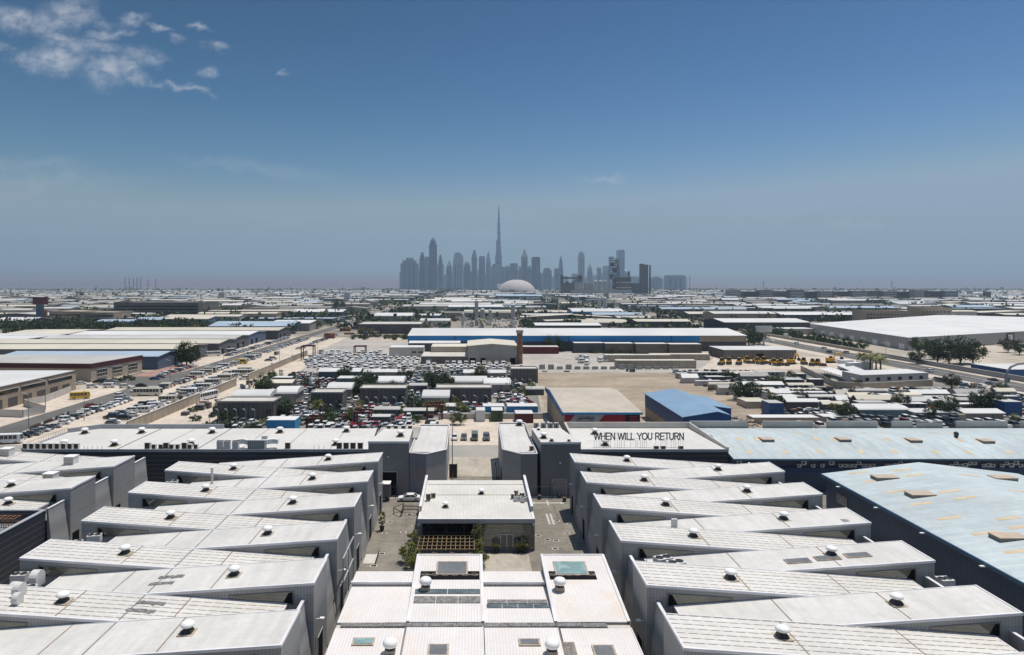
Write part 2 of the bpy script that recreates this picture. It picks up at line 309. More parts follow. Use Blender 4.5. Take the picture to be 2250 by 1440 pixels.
# ================================================================== twin rows of monopitch sheds
ZH, ZL = 11.0, 8.5
def shed(side, hi, xl, xr, yf, yb, label, seamed, door=True, wellL=None, wellwidth=3.0):
    """one bar of a row: hi = 'L' or 'R' is the end where the roof stands high; the other end has an equipment well behind a leaning parapet wall"""
    t = thing('gallery_shed', label, 'warehouse', ((xl + xr) / 2, yf, 0), side)
    g = .012; y0, y1 = yf + g, yb - g
    L = xr - xl; sg = 1 if hi == 'R' else -1
    zr = (lambda x: ZL + (ZH - ZL) * (x - xl) / L) if hi == 'R' else (lambda x: ZH - (ZH - ZL) * (x - xl) / L)
    xh = xr if hi == 'R' else xl; xlo = xl if hi == 'R' else xr; xw = xlo + sg * wellwidth
    a, b = sorted((xh, xw))
    MB().ex([(a, 0), (b, 0), (b, zr(b) - .1), (a, zr(a) - .1)], 1, y0, y1).build('wall', 'grey_cladding', t)
    # well floor and the leaning end wall
    lean = 1.15 if side.startswith('sheds of the left') or side.startswith('sheds of the right') else .9
    xo = xlo - sg * .12; zt = 7.7 if wellwidth > 5 else 9.15
    MB().box(*sorted((xw - sg * .01, xlo + sg * 1.35)), y0, y1, 6.9, 7.1).build('well_floor', 'joint_grey', t)
    w = MB(); p0 = [(xo, y0, 0), (xo, y1, 0), (xlo + sg * .8, y1, 0), (xlo + sg * .8, y0, 0)]; p1 = [(xo + sg * lean, y0, zt), (xo + sg * lean, y1, zt), (xo + sg * (lean + .25), y1, zt), (xo + sg * (lean + .25), y0, zt)]
    w.hexa(p0, p1) if hi == 'L' else w.hexa(p0[::-1], p1[::-1])
    ew = w.build('end_wall', 'grey_cladding', t)
    MB().box(*sorted((xo + sg * (lean - .06), xo + sg * (lean + .31))), y0 + .01, y1 - .01, zt, zt + .1).build('parapet_cap', 'trim_white', ew)
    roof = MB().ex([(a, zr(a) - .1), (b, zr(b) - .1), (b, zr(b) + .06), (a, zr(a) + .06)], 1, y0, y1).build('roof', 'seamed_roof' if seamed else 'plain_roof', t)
    tr = MB()
    for q0, q1 in ((y0 - .07, y0 + .16), (y1 - .12, y1 - .005)):
        tr.ex([(a, zr(a) - .17), (b, zr(b) - .17), (b, zr(b) + .11), (a, zr(a) + .11)], 1, q0, q1)
    e0, e1 = sorted((xh - sg * .14, xh + sg * .07)); tr.box(e0, e1, y0 - .08, y1, ZH - .17, ZH + .12)
    e0, e1 = sorted((xw - sg * .05, xw + sg * .1)); tr.box(e0, e1, y0, y1, zr(xw) - .2, zr(xw) + .09)
    tr.build('roof_trim', 'trim_white', roof)
    mid = (xl + xr) / 2
    for off, mt, wd in (((-6.7, 'joint_brown', .07), (5.2, 'joint_brown', .07)) if (seamed) else ((7.2, 'joint_brown', .07), (-4.6, 'joint_brown', .07))):
        if not side.endswith('alley') and False: continue
        x = mid + off; MB().box(x - wd, x + wd, y0 + .17, y1 - .13, zr(x) - .05, zr(x) + .085).build('roof_joint', mt, roof)
    if 'left' in side:
        x = mid; MB().box(x - .07, x + .07, y0 + .17, y1 - .13, zr(x) - .05, zr(x) + .10).build('roof_joint', 'joint_grey', roof)
    # clerestory window high in the front wall
    zo = lambda x: ZH + ZL - zr(x)                     # the roof of the neighbour in front
    d0, d1 = 2.3, 9.6
    xa, xb = xh - sg * d0, xh - sg * d1
    ztop = lambda x: zr(x) - .72
    zbot = lambda x: zo(x) + .22
    q = [(xa, zbot(xa) - .25), (xa, ztop(xa)), (xb, ztop(xb)), (xb, zbot(xb))]
    if hi == 'R': q = q[::-1]
    q = q if hi == 'L' else q
    wf = MB()
    pts = [(x, z) for x, z in q]
    for i in range(4):
        (x1, z1), (x2, z2) = pts[i], pts[(i + 1) % 4]
        wf.bar((x1, y0 - .02, z1), (x2, y0 - .02, z2), .07)
    for fr in (.33, .66):
        x = xa + (xb - xa) * fr; wf.bar((x, y0 - .015, zbot(x) - .1), (x, y0 - .015, ztop(x)), .035)
    wn = wf.build('window', 'brown_frame', t)
    MB().ex(pts, 1, y0 - .03, y0 - .015).build('pane', 'clerestory_glass', wn)
    # thin black sheet painted in for the unlit high end of the window
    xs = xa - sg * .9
    MB().ex([(xa - sg * .1, zbot(xa) - .15), (xa - sg * .1, ztop(xa) - .1), (xs + sg * .35, ztop(xs) - .12), (xs - sg * .25, zbot(xs) - .05)], 1, y0 - .045, y0 - .032).build('unlit_end', 'void', wn)
    # doors and wall lamps on the high end wall
    if door:
        ym = (y0 + y1) / 2
        d = MB().box(*sorted((xh - sg * .05, xh + sg * .05)), ym - 1.4, ym + .9, .02, 3.6).build('door', 'void', t)
        df = MB()
        for yy in (ym - 1.5, ym + .9): df.box(*sorted((xh - sg * .05, xh + sg * .08)), yy, yy + .1, .02, 3.7)
        df.box(*sorted((xh - sg * .05, xh + sg * .08)), ym - 1.5, ym + 1.0, 3.7, 3.85); df.build('door_frame', 'trim_grey', d)
        lm = MB().bar((xh, y0 + 1.2, 6.4), (xh + sg * .55, y0 + 1.2, 6.5), .045); lm.box(*sorted((xh + sg * .45, xh + sg * .95)), y0 + 1.0, y0 + 1.4, 6.42, 6.56)
        lm.build('wall_lamp', 'vent_white', t)
    return t, zr
NB = 13.2
def vl(s): return 'white vent on the ' + ' '.join(s.split(',')[0].split()[:12])
def put_vent(x, y, z, label, grp, p=None, s=1.): return dup(p or V_SHED, (x, y, z), 0, label, grp, scale=s)
rowL, rowR = 'sheds of the left gallery row', 'sheds of the right gallery row'
for k in range(6):
    yb = 136.4 - NB * k; yf = yb - 7.0
    lab = ['farthest smooth-roofed grey shed of the left row, beside the gate block', 'smooth grey shed second from the gate in the left row, high end by the alley', 'smooth grey shed third from the gate in the left row, opposite the pavilion',
           'smooth grey shed fourth from the gate in the left row, behind the tall steel frame', 'smooth grey shed in the left row with a torn grubby patch across its ridge joint', 'nearest smooth-roofed shed of the left row, cut by the bottom edge'][k]
    t, zr = shed(rowL, 'R', -56, -17.9, yf, yb, lab, False, wellwidth=5.2)
    put_vent(-28.2, yb - 3.4, zr(-28.2) + .05, vl(lab), 'roof vents of the gallery rows')
    if k < 5:
        yb2 = yf; yf2 = 136.4 - NB * (k + 1)
        lab = ['seamed-roof grey shed at the far end of the left row with a slim flue pipe', 'seamed grey shed second from the far end of the left row', 'seamed grey shed in the left row with two white air conditioners in its well',
               'seamed grey shed in the left row with bulky white fan housings at its foot', 'nearest seamed shed of the left row with round white blowers on its roof'][k]
        t, zr = shed(rowL, 'L', -56, -17.9, yf2, yb2, lab, True, door=False)
        put_vent(-44.6, yb2 - 3.0, zr(-44.6) + .05, vl(lab), 'roof vents of the gallery rows')
for k in range(6):
    yb = 135.6 - NB * k; yf = yb - 6.7
    lab = ['farthest seamed grey shed of the right row, beside the roller-door block', 'seamed grey shed second from the gate in the right row', 'seamed grey shed in the right row with a slim white duct box behind it',
           'seamed grey shed in the right row with white cooling units behind its front neighbour', 'seamed grey shed fifth from the gate in the right row, beside the corrugated white roofs', 'nearest seamed shed of the right row, cut by the bottom edge'][k]
    t, zr = shed(rowR, 'L', 19.9, 57, yf, yb, lab, True)
    put_vent(30.6, yb - 3.4, zr(30.6) + .05, vl(lab), 'roof vents of the gallery rows')
    yb2 = yf; yf2 = 135.6 - NB * (k + 1)
    lab = ['farthest smooth-roofed shed of the right row, by the dark blue wall', 'smooth grey shed second from the far end of the right row', 'smooth grey shed in the right row next to the corner of the pale blue roof',
           'smooth grey shed in the right row with a cooling unit perched at its outer end', 'smooth grey shed in the right row with three grey skylights in a line', 'smooth grey shed nearest the camera in the right row with a wide white roof'][k]
    if k == 3: lab = 'smooth grey shed in the right row with three grey skylights in a line'
    if k == 2: lab = 'smooth grey shed in the right row with a cooling unit perched at its outer end'
    if k == 4: lab = 'smooth grey shed with a broad pale band over its ridge in the right row'
    t, zr = shed(rowR, 'R', 19.9, 57, yf2, yb2, lab, False, door=False)
    put_vent(46.2, yb2 - 3.0, zr(46.2) + .05, vl(lab), 'roof vents of the gallery rows')
    if k == 3:
        for j, px in enumerate((1753, 1818, 1884)):
            y = yf2 + 2.4 + .25 * j; x = gx(px, y)
            s = thing('skylight', ['left', 'middle', 'right'][j] + ' of three grey skylights on a smooth shed roof of the right row', 'skylight', (x, y, zr(x) + .06), 'three shed skylights')
            dz = (zr(x + 1.5) - zr(x - 1.5)) / 2
            MB().hexa([(x - 1.55, y - .65, zr(x) - dz + .05), (x + 1.55, y - .65, zr(x) + dz + .05), (x + 1.55, y + .65, zr(x) + dz + .05), (x - 1.55, y + .65, zr(x) - dz + .05)],
                      [(x - 1.55, y - .65, zr(x) - dz + .2), (x + 1.55, y - .65, zr(x) + dz + .2), (x + 1.55, y + .65, zr(x) + dz + .2), (x - 1.55, y + .65, zr(x) - dz + .2)]).build('skylight_frame', 'flashing', s)
            MB().hexa([(x - 1.4, y - .52, zr(x) - dz + .2), (x + 1.4, y - .52, zr(x) + dz + .2), (x + 1.4, y + .52, zr(x) + dz + .2), (x - 1.4, y + .52, zr(x) - dz + .2)],
                      [(x - 1.4, y - .52, zr(x) - dz + .24), (x + 1.4, y - .52, zr(x) + dz + .24), (x + 1.4, y + .52, zr(x) + dz + .24), (x - 1.4, y + .52, zr(x) - dz + .24)]).build('pane', 'skylight_grey', s)
# grubby repair patches on two left roofs
def patch(x, y, zr, w, d, label, ragged):
    rnd = random.Random(int(x * 7 + y))
    m = MB(); n = 9
    for i in range(n):
        a = x - w / 2 + w * i / n; b = x - w / 2 + w * (i + 1) / n; dy = rnd.uniform(-.12, .12); hh = rnd.uniform(.09, .16)
        m.hexa([(a, y - d / 2 + dy, zr(a) + .06), (b - .02, y - d / 2 + dy, zr(b) + .06), (b - .02, y + d / 2 + dy * .5, zr(b) + .06), (a, y + d / 2 + dy * .5, zr(a) + .06)],
               [(a, y - d / 2 + dy, zr(a) + hh), (b - .02, y - d / 2 + dy, zr(b) + hh), (b - .02, y + d / 2 + dy * .5, zr(b) + hh), (a, y + d / 2 + dy * .5, zr(a) + hh)])
    tag(m.build('roof_patch', 'grubby_panel', base=(x, y, zr(x))), label, 'roof panel', 'grubby panels on the left row roofs')
zB = lambda x: ZL + (ZH - ZL) * (x + 56) / 38.1
zA = lambda x: ZH - (ZH - ZL) * (x + 56) / 38.1
patch(-36.0, 80.9, zB, 3.0, .75, 'grubby grey panel lying higher up the fifth smooth shed roof of the left row', 1)
patch(-36.4, 79.2, zB, 2.9, .7, 'grubby grey panel lying lower on the fifth smooth shed roof of the left row', 1)
patch(-35.4, 74.6, zA, 3.1, .7, 'upper of two frayed grey panels on the nearest seamed left roof', 1)
patch(-35.7, 72.8, zA, 3.1, .7, 'lower of two frayed grey panels on the nearest seamed left roof', 1)
# ------------------------------------------------------------------ second row at the far left, beyond the service alley
rowF = 'sheds at the far left edge'
for yf, yb, hi, lab in ((133.8, 139.8, 'L', 'seamed shed at the far left edge just in front of the long flat roof'), (125.8, 133.8, 'R', 'smooth shed at the far left edge carrying a white roof box'),
                        (119.8, 125.8, 'L', 'seamed shed at the far left edge squeezed between two smooth ones'), (112.3, 119.8, 'R', 'smooth shed at the far left edge with a blue-grey end wall and one vent'), (107.6, 112.3, 'L', 'seamed shed at the far left edge behind the dark ribbed building')):
    t, zr = shed(rowF, hi, -105, -66.8, yf, yb, lab, hi == 'L', door=False, wellwidth=3.4)
    if yf == 112.3: put_vent(-79.2, 116, zr(-79.2) + .05, 'white mushroom vent on the far left smooth shed with the blue-grey end', 'roof vents of the far left sheds')
    if yf == 107.6: put_vent(-75.6, 110, zr(-75.6) + .05, 'white mushroom vent cut by the left edge above the dark ribbed building', 'roof vents of the far left sheds')
    if hi == 'R':
        w = MB().box(-66.85, -66.72, yf + .6, yf + 2.4, .1, 3.4).build('door', 'void', t)
for x, y, z, lab in ((-94.2, 136.8, 10.25, 'white louvred roof box at the left edge below the long flat roof'), (-77.3, 130.2, 10.35, 'white louvred roof box in the middle of a far left smooth roof'), (-76.5, 122.6, 9.2, 'white louvred roof box peeping over a far left smooth roof')):
    t = thing('roof_box', lab, 'roof ventilator', (x, y, z), 'white roof boxes at the far left')
    MB().box(x - .95, x + .95, y - .9, y + .9, z, z + 1.55).build('casing', 'roof_white_unit', t)
    m = MB()
    for i in range(4): m.box(x - .85, x + .85, y - .94, y - .9, z + .25 + .3 * i, z + .37 + .3 * i)
    m.build('louvre', 'flashing', t)
    MB().box(x - 1.05, x + 1.05, y - 1., y + 1., z + 1.55, z + 1.63).build('cover', 'vent_white', t)
# dark ribbed building at the far left bottom
t = thing('dark_clad_building', 'dark building with horizontal ribs and sunken roof at the left edge', 'building', (-80, 95, 0))
w = MB(); w.box(-68.3, -67.9, 78, 107.5, 0, 9.0); w.box(-105, -68.3, 107.2, 107.5, 0, 9.0); w.box(-105, -68.3, 78, 78.4, 0, 9.0); w.build('wall', 'dark_ribbed', t)
rf = MB().box(-105, -68.3, 78.4, 107.2, 6.9, 7.1).build('roof', 'joint_grey', t)
MB().box(-68.42, -67.8, 77.9, 107.6, 9.0, 9.14).box(-105, -68.42, 107.1, 107.6, 9.0, 9.14).build('parapet_cap', 'trim_grey', t)
MB().box(-67.92, -67.82, 86.6, 89.6, .05, 3.6).build('door', 'void', t)
MB().bar((-67.9, 88, 4.2), (-67.1, 88, 4.4), .06).lathe([(.1, 4.2), (.24, 4.35), (.1, 4.5)], -67.05, 88, 10).build('wall_lamp', 'vent_white', t)
m = MB()
for i in range(5):
    x = -73.5 + .75 * i
    m.bar((x, 103.8, 7.1), (x, 103.8, 8.9), .06); m.bar((x, 105.4, 7.1), (x, 105.4, 8.9), .06); m.bar((x, 103.8, 8.9), (x, 105.4, 8.9), .06)
for z in (8.0, 8.9): m.bar((-73.6, 103.8, z), (-70.3, 103.8, z), .06); m.bar((-73.6, 105.4, z), (-70.3, 105.4, z), .06)
tag(m.build('pipe_rack', 'rust', base=(-72, 104.6, 7.1)), 'rusty pipe rack on the sunken roof of the dark ribbed building', 'pipe rack')
m = MB().hexa([(-76, 97.5, 7.12), (-70.6, 99.2, 7.12), (-70.2, 101, 7.12), (-75.6, 99.8, 7.12)], [(-76, 97.5, 7.5), (-70.6, 99.2, 7.5), (-70.2, 101, 7.5), (-75.6, 99.8, 7.5)])
tag(m.build('roof_slab', 'trim_white', base=(-73, 99, 7.1)), 'white insulation slabs lying on the sunken roof of the dark ribbed building', 'roof slab')
# ------------------------------------------------------------------ cooling plant in the wells of the left row and on the right row
def big_fan(x, y, z, s, rz, label, grp='white blower housings on the left row'):
    t = thing('blower_housing', label, 'blower', (x, y, z), grp)
    pr = [(.9 * math.cos(a), .95 + .9 * math.sin(a)) for a in [math.pi * 2 * i / 18 for i in range(18)]]
    MB().ex([(u * s, z + w * s) for u, w in [(y / s + p, q) for p, q in pr]], 0, x - .45 * s, x + .45 * s).build('scroll_case', 'roof_white_unit', t)
    MB().box(x - .4 * s, x + .4 * s, y - .5 * s, y + .9 * s, z, z + .5 * s).build('duct_foot', 'roof_white_unit', t)
    MB().lathe([(.5 * s, 0), (.5 * s, .06)], 0, 0, 14).build('inlet', 'dark_metal', t).matrix_local = Matrix.Translation((-.5 * s, 0, .95 * s)) @ Matrix.Rotation(math.pi / 2, 4, 'Y')
    return t
big_fan(-52.6, 81.6, 8.5, 1.05, 0, 'big white blower housing at the foot of the fourth seamed left shed')
big_fan(-53.6, 79.2, 8.5, .85, 0, 'smaller white blower housing next to the bigger one in the left well')
for x, y, l in ((-55.2, 82.4, 'white cooling unit beside the blower housings in the left well'), (-54.9, 77.6, 'white cooling unit at the near corner of the left well'), (-52.0, 79.0, 'white cooling unit behind the blower housings in the left well')):
    dup(AC_TOP, (x, y, 8.5), .1, l, 'cooling units in the left row wells', 1.15)
for x, y, l in ((-54.2, 92.2, 'nearer white cooling unit in the well beside the third seamed left shed'), (-52.9, 94.6, 'farther white cooling unit in the well beside the third seamed left shed')):
    dup(AC_TOP, (x, y, 8.75), .2, l, 'cooling units in the left row wells', 1.15)
dup(AC_TOP, (-53.5, 120.6, 8.7), .1, 'white cooling unit in the farthest left well below the flue pipe', 'cooling units in the left row wells', 1.2)
m = MB().cyl(-46.6, 121.2, 9.0, 12.0, .22, 10).cyl(-46.6, 121.2, 12.0, 12.1, .3, 10)
tag(m.build('flue_pipe', 'roof_white_unit', base=(-46.6, 121.2, 9.0), smooth=False), 'slim pale flue pipe rising by the farthest seamed left shed', 'flue')
big_fan(-49.9, 74.4, 10.55, .85, 0, 'white hooded blower on the nearest seamed left roof, farther one at the left edge')
big_fan(-48.9, 72.6, 10.5, .7, 0, 'white hooded blower on the nearest seamed left roof, nearer and smaller one')
for x, y, z, l in ((53.2, 97.0, 8.6, 'grey cooling unit perched at the outer end of the right row'), ):
    t = dup(AC_TOP, (x, y, z), .1, l, 'cooling units of the right row', 1.2)
m = MB().box(54.0, 54.6, 97.2, 97.8, 8.0, 10.6).box(53.7, 54.9, 97.0, 98.0, 10.6, 10.9)
tag(m.build('exhaust_duct', 'grey_metal', base=(54.3, 97.5, 8)), 'grey exhaust duct standing behind the cooling unit at the outer right row end', 'duct')
for x, y, l in ((24.4, 85.6, 'white cooling unit at the left in the well behind the fifth seamed right shed'), (25.6, 84.2, 'white cooling unit at the right in the well behind the fifth seamed right shed')):
    dup(AC_TOP, (x, y, 9.0), .35, l, 'cooling units of the right row', 1.4)
big_fan(22.4, 84.4, 9.0, .8, 0, 'white rounded blower beside the cooling units in the right well', 'white blower of the right row')
m = MB().box(28.6, 29.4, 95.9, 96.3, 9.6, 11.6).box(28.3, 28.6, 95.9, 96.1, 9.6, 10.2)
tag(m.build('duct_box', 'roof_white_unit', base=(29, 96, 9.6)), 'slim upright white duct box on a right row roof', 'duct')
for x, y, l in ((58.2, 86.2, 'white cooling unit in the service gap by the navy wall, farther of two'), (59.8, 85.0, 'grey cooling unit in the service gap by the navy wall, nearer of two')):
    dup(AC_BOX, (x, y, 6.2), .1, l, 'cooling units of the service gap', 1.3)
m = MB().box(57.3, 61.5, 83.5, 87.8, 5.9, 6.15)
for p in ((57.5, 83.7), (61.3, 83.7), (57.5, 87.6), (61.3, 87.6)): m.bar((*p, 0), (*p, 5.95), .09)
tag(m.build('equipment_platform', 'grey_metal', base=(59, 85.5, 0)), 'steel equipment platform in the gap between right row and navy wall', 'platform')
m = MB().box(58.0, 60.4, 110.5, 112.5, 3.4, 3.6)
for p in ((58.2, 110.7), (60.2, 110.7), (58.2, 112.3), (60.2, 112.3)): m.bar((*p, 0), (*p, 3.4), .08)
m.box(61.2, 66.0, 111.5, 113.6, 2.6, 2.75)
for p in ((61.4, 111.7), (65.8, 111.7), (61.4, 113.4), (65.8, 113.4)): m.bar((*p, 0), (*p, 2.6), .08)
tag(m.build('canopy', 'trim_white', base=(60, 112, 0)), 'small white canopy in the gap by the corner of the navy building', 'canopy')
# tall steel screen frame by the left row wall
t = thing('steel_frame', 'tall steel screen frame standing against the left row wall', 'steel frame', (-16.9, 93, 0))
for y in (89.6, 93.4, 97.3): MB().box(-17.05, -16.93, y - .08, y + .08, 0, 8.6).build('post', 'grey_metal', t)
for z in (8.5, 5.4, 2.4): MB().box(-17.07, -16.91, 89.5, 97.4, z, z + .16).build('rail', 'trim_grey', t)
m = MB()
for i in range(15): y = 89.9 + i * .5; m.box(-17.01, -16.97, y, y + .04, 2.5, 5.4)
m.build('screen', 'grey_metal', t)
# ================================================================== gate blocks
def facade_door(t, x0, x1, y, z1, mt='void', fr='trim_grey'):
    d = MB().box(x0, x1, y - .06, y + .02, .02, z1).build('door', mt, t)
    MB().box(x0 - .2, x0, y - .1, y + .02, .02, z1 + .2).box(x1, x1 + .2, y - .1, y + .02, .02, z1 + .2).box(x0, x1, y - .1, y + .02, z1, z1 + .2).build('door_frame', fr, d)
    return d
t = thing('gate_block', 'tall grey gate block left of the passage, behind truck and white car', 'building', (-17.7, 144.2, 0))
pl = [(-22, 144.2), (-13.3, 144.2), (-13.6, 157.0), (-20.2, 157.0)]
MB().prism(pl, 0, 11.3).build('wall', 'gate_cladding', t)
MB().prism(pl, 11.3, 11.42).build('roof', 'flat_roof', t)
MB().box(-22.05, -13.25, 144.1, 144.25, 11.05, 11.5).build('roof_trim', 'trim_white', t)
facade_door(t, -19.6, -15.9, 144.2, 4.9)
MB().lathe([(.1, 8.0), (.3, 8.1), (.1, 8.35)], -17.7, 144.1, 10).build('wall_lamp', 'vent_white', t)
put_vent(-15.6, 149.0, 11.42, 'white mushroom vent on the left gate block', 'roof vents of the gate blocks', s=1.25)
def wing(name, label, base, poly, zt, zb, mats, faces):
    t = thing(name, label, 'building', base)
    w = MB(); n = len(poly)
    w.prism(poly, 0, zb); o = w.build('wall', mats, t)
    for i, mi in faces.items(): o.data.polygons[2 + i].material_index = mi
    return t
pw = [(-13.2, 144.3), (-9.5, 143.2), (-5.4, 147.2), (-5.6, 173), (-13.2, 173)]
t = wing('gate_wing', 'folded grey gate wing with a rainbow-sheened panel left of the passage', (-9, 145, 0), pw, 9.2, 8.7, ['grey_cladding', 'iridescent_cladding'], {0: 1})
MB().prism([(-13.0, 145.8), (-8.0, 145.8), (-5.7, 147.7), (-5.85, 172.7), (-13, 172.7)], 8.7, 8.82).build('roof', 'plain_roof', t)
m = MB()
for (a, b) in zip(pw, pw[1:] + pw[:1]): m.bar((*a, 9.05), (*b, 9.05), .15)
m.build('parapet_cap', 'trim_white', t)
m = MB()
for i in range(len(pw)):
    a, b = pw[i], pw[(i + 1) % 5]; d = Vector((b[0] - a[0], b[1] - a[1])).normalized(); nrm = Vector((-d.y, d.x)) * .22
    m.prism([a, b, (b[0] + nrm.x, b[1] + nrm.y), (a[0] + nrm.x, a[1] + nrm.y)], 8.7, 9.05)
m.build('parapet', 'gate_cladding', t)
pw2 = [(6.9, 147.2), (10.6, 143.4), (14.1, 143.45), (14.0, 175.4), (7.1, 175.4)]
t = wing('gate_wing', 'folded grey gate wing right of the passage with one dark roof vent', (10, 145, 0), pw2, 9.2, 8.7, ['grey_cladding', 'iridescent_cladding'], {1: 1})
MB().prism([(7.2, 147.7), (9.5, 145.5), (13.8, 145.5), (13.7, 175.1), (7.4, 175.1)], 8.7, 8.82).build('roof', 'plain_roof', t)
m = MB()
for (a, b) in zip(pw2, pw2[1:] + pw2[:1]): m.bar((*a, 9.05), (*b, 9.05), .15)
m.build('parapet_cap', 'trim_white', t)
m = MB()
for i in range(len(pw2)):
    a, b = pw2[i], pw2[(i + 1) % 5]; d = Vector((b[0] - a[0], b[1] - a[1])).normalized(); nrm = Vector((-d.y, d.x)) * .22
    m.prism([a, b, (b[0] + nrm.x, b[1] + nrm.y), (a[0] + nrm.x, a[1] + nrm.y)], 8.7, 9.05)
m.build('parapet', 'gate_cladding', t)
put_vent(12.4, 173.0, 8.82, 'dark roof vent at the back of the right gate wing', 'roof vents of the gate blocks', s=1.3)
dup(AC_DARK, (13.2, 147.0, 8.82), 0, 'small grey unit at the front corner of the right gate wing roof', 'small units of the right gate')
t = thing('gate_block', 'tall grey gate block right of the passage with a roller door', 'building', (19, 143.5, 0))
pl = [(14.9, 143.5), (23.4, 143.5), (21.0, 157.6), (14.2, 157.6)]
MB().prism(pl, 0, 11.3).build('wall', 'gate_cladding', t)
MB().prism(pl, 11.3, 11.42).build('roof', 'flat_roof', t)
MB().box(14.85, 23.45, 143.4, 143.55, 11.05, 11.5).build('roof_trim', 'trim_white', t)
facade_door(t, 17.4, 20.2, 143.5, 3.5, 'grey_metal')
MB().lathe([(.1, 6.9), (.3, 7.0), (.1, 7.25)], 19.0, 143.4, 10).build('wall_lamp', 'vent_white', t)
put_vent(15.9, 147.2, 11.42, 'white mushroom vent at the left of the right gate block roof', 'roof vents of the gate blocks', s=1.15)
put_vent(17.3, 144.4, 11.42, 'small white vent at the front edge of the right gate block, left one', 'roof vents of the gate blocks', s=.75)
put_vent(21.0, 144.4, 11.42, 'small white vent at the front edge of the right gate block, right one', 'roof vents of the gate blocks', s=.6)
put_vent(15.6, 155.6, 11.42, 'little red-based vent at the back of the right gate block', 'roof vents of the gate blocks', s=.6)
for i, px in enumerate((1178, 1194, 1209, 1222)):
    x = gx(px, 159.6); t = thing('cooling_cabinet', ['left end', 'second from left', 'third from left', 'right end'][i] + ' of the four grey cabinets behind the right gate block', 'cooling cabinet', (x, 159.6, 9.5), 'grey cabinets behind the right gate block')
    MB().box(x - .55, x + .55, 159.1, 160.1, 9.5, 12.3).build('casing', 'concrete', t); MB().box(x - .06, x + .06, 159.05, 159.1, 9.7, 12.2).build('seam', 'dark_metal', t)
t = thing('service_block', 'low flat block carrying grey cabinets behind the right gate', 'building', (17.5, 165, 0))
MB().box(13.7, 22.4, 157.8, 171, 0, 9.4).build('wall', 'gate_cladding', t); MB().box(13.7, 22.4, 157.8, 171, 9.4, 9.5).build('roof', 'concrete', t)
t = thing('service_block', 'low flat block behind the left gate with brown units', 'building', (-17.5, 165, 0))
MB().box(-22.5, -12.6, 157.2, 169.0, 0, 9.2).build('wall', 'gate_cladding', t); MB().box(-22.5, -12.6, 157.2, 169, 9.2, 9.3).build('roof', 'concrete', t)
for i, x in enumerate((-19.6, -17.9, -16.1, -14.5)):
    dup(AC_DARK, (x, 160.6, 9.3 + 1.0), 0, ['leftmost', 'second', 'third', 'rightmost'][i] + ' of four brown units behind the left gate block', 'brown units behind the left gate', 1.1)
MB2 = MB().box(-20.4, -13.8, 160.0, 161.2, 9.3, 10.28); tag(MB2.build('unit_plinth', 'beige_wall', base=(-17, 160.6, 9.3)), 'cream plinth under the four brown units behind the left gate', 'plinth')
# ================================================================== long flat-roofed buildings at the back
t = thing('long_hall', 'long flat-roofed hall with dark ribbed front left of the gate', 'building', (-60, 147, 0))
pl = [(-98, 147), (-22.1, 147), (-23.6, 169), (-92.6, 169), (-98, 164)]
MB().prism(pl, 0, 8.8).build('wall', 'dark_ribbed', t)
rf = MB().prism(pl, 8.8, 8.95).build('roof', 'flat_roof', t)
MB().box(-98, -22.1, 146.9, 147.15, 8.5, 9.1).build('roof_trim', 'trim_grey', rf)
for x in (-77.5, -60.0): MB().ex([(147.2, 8.94), (147.2, 9.04), (168.8, 9.04), (168.8, 8.94)], 0, x - .12, x + .12).build('roof_joint', 'joint_grey', rf)
for x in (-69, -50.5, -41, -31): MB().ex([(147.2, 8.94), (147.2, 9.0), (168.8, 9.0), (168.8, 8.94)], 0, x - .06, x + .06).build('roof_joint', 'joint_brown', rf)
pp = MB(); pp.box(-92.6, -62, 168.8, 169.2, 8.9, 10.0); pp.prism([(-98.2, 164), (-97.9, 164), (-92.4, 169), (-92.7, 169.2)], 8.9, 10.0); pp.box(-98.25, -97.95, 147, 164, 8.9, 9.3); pp.build('parapet', 'trim_grey', t)
rl = MB()
for i in range(19): y = 147.4 + i * .9; rl.bar((-98.1, y, 9.3), (-98.1, y, 10.2), .04)
rl.bar((-98.1, 147, 10.2), (-98.1, 164, 10.2), .05); rl.build('railing', 'grey_metal', t)
lv = 'roof vents of the long left hall'
for px, py, l in ((186, 950, 'roof vent near the left end of the long left hall'), (311, 949, 'roof vent second from left along the back of the long left hall'), (466, 949, 'roof vent at the back of the long left hall, left of its middle'), (615, 948, 'roof vent at the back of the long left hall, right of its middle'), (761, 946, 'roof vent nearest the gate along the back of the long left hall'),
                  (141, 977, 'white roof vent rising behind the leftmost brown units'), (251, 977, 'white roof vent on the open front of the long left hall'), (420, 975, 'white roof vent behind the middle group of brown units'), (738, 975, 'white roof vent beside the units near the gate block')):
    y = gy(py + 3, 9); put_vent(gx(px, y), y, 8.95, l, lv, s=1.25)
xs = [57 + 14 * i for i in range(9)] + [325, 339, 354, 366, 378, 391, 406, 418, 431] + [633, 746, 761, 776, 792]
gl = ['left end', 'middle', 'right end near the gate']
sz = {1: 1.0}
grpn = {0: 'brown-grilled units at the left end of the long left hall front', 1: 'brown-grilled units amid the long left hall front', 2: 'brown-grilled units near the gate on the long left hall'}
cnt = {0: 0, 1: 0, 2: 0}
for px in xs:
    g = 0 if px < 200 else 1 if px < 500 else 2; n = cnt[g]; cnt[g] += 1
    s = {0: 1.15, 1: (1.0 if n % 3 else 1.35), 2: 1.35}[g]
    dup(AC_DARK, (gx(px, 147.8), 147.8, 8.95), 0, 'brown-grilled unit, %s from left of those %s' % (ORD[n], ['at the left end of the long left hall', 'amid the front of the long left hall', 'near the gate on the long left hall'][g]), grpn[g], (s, 1, s * 1.05))
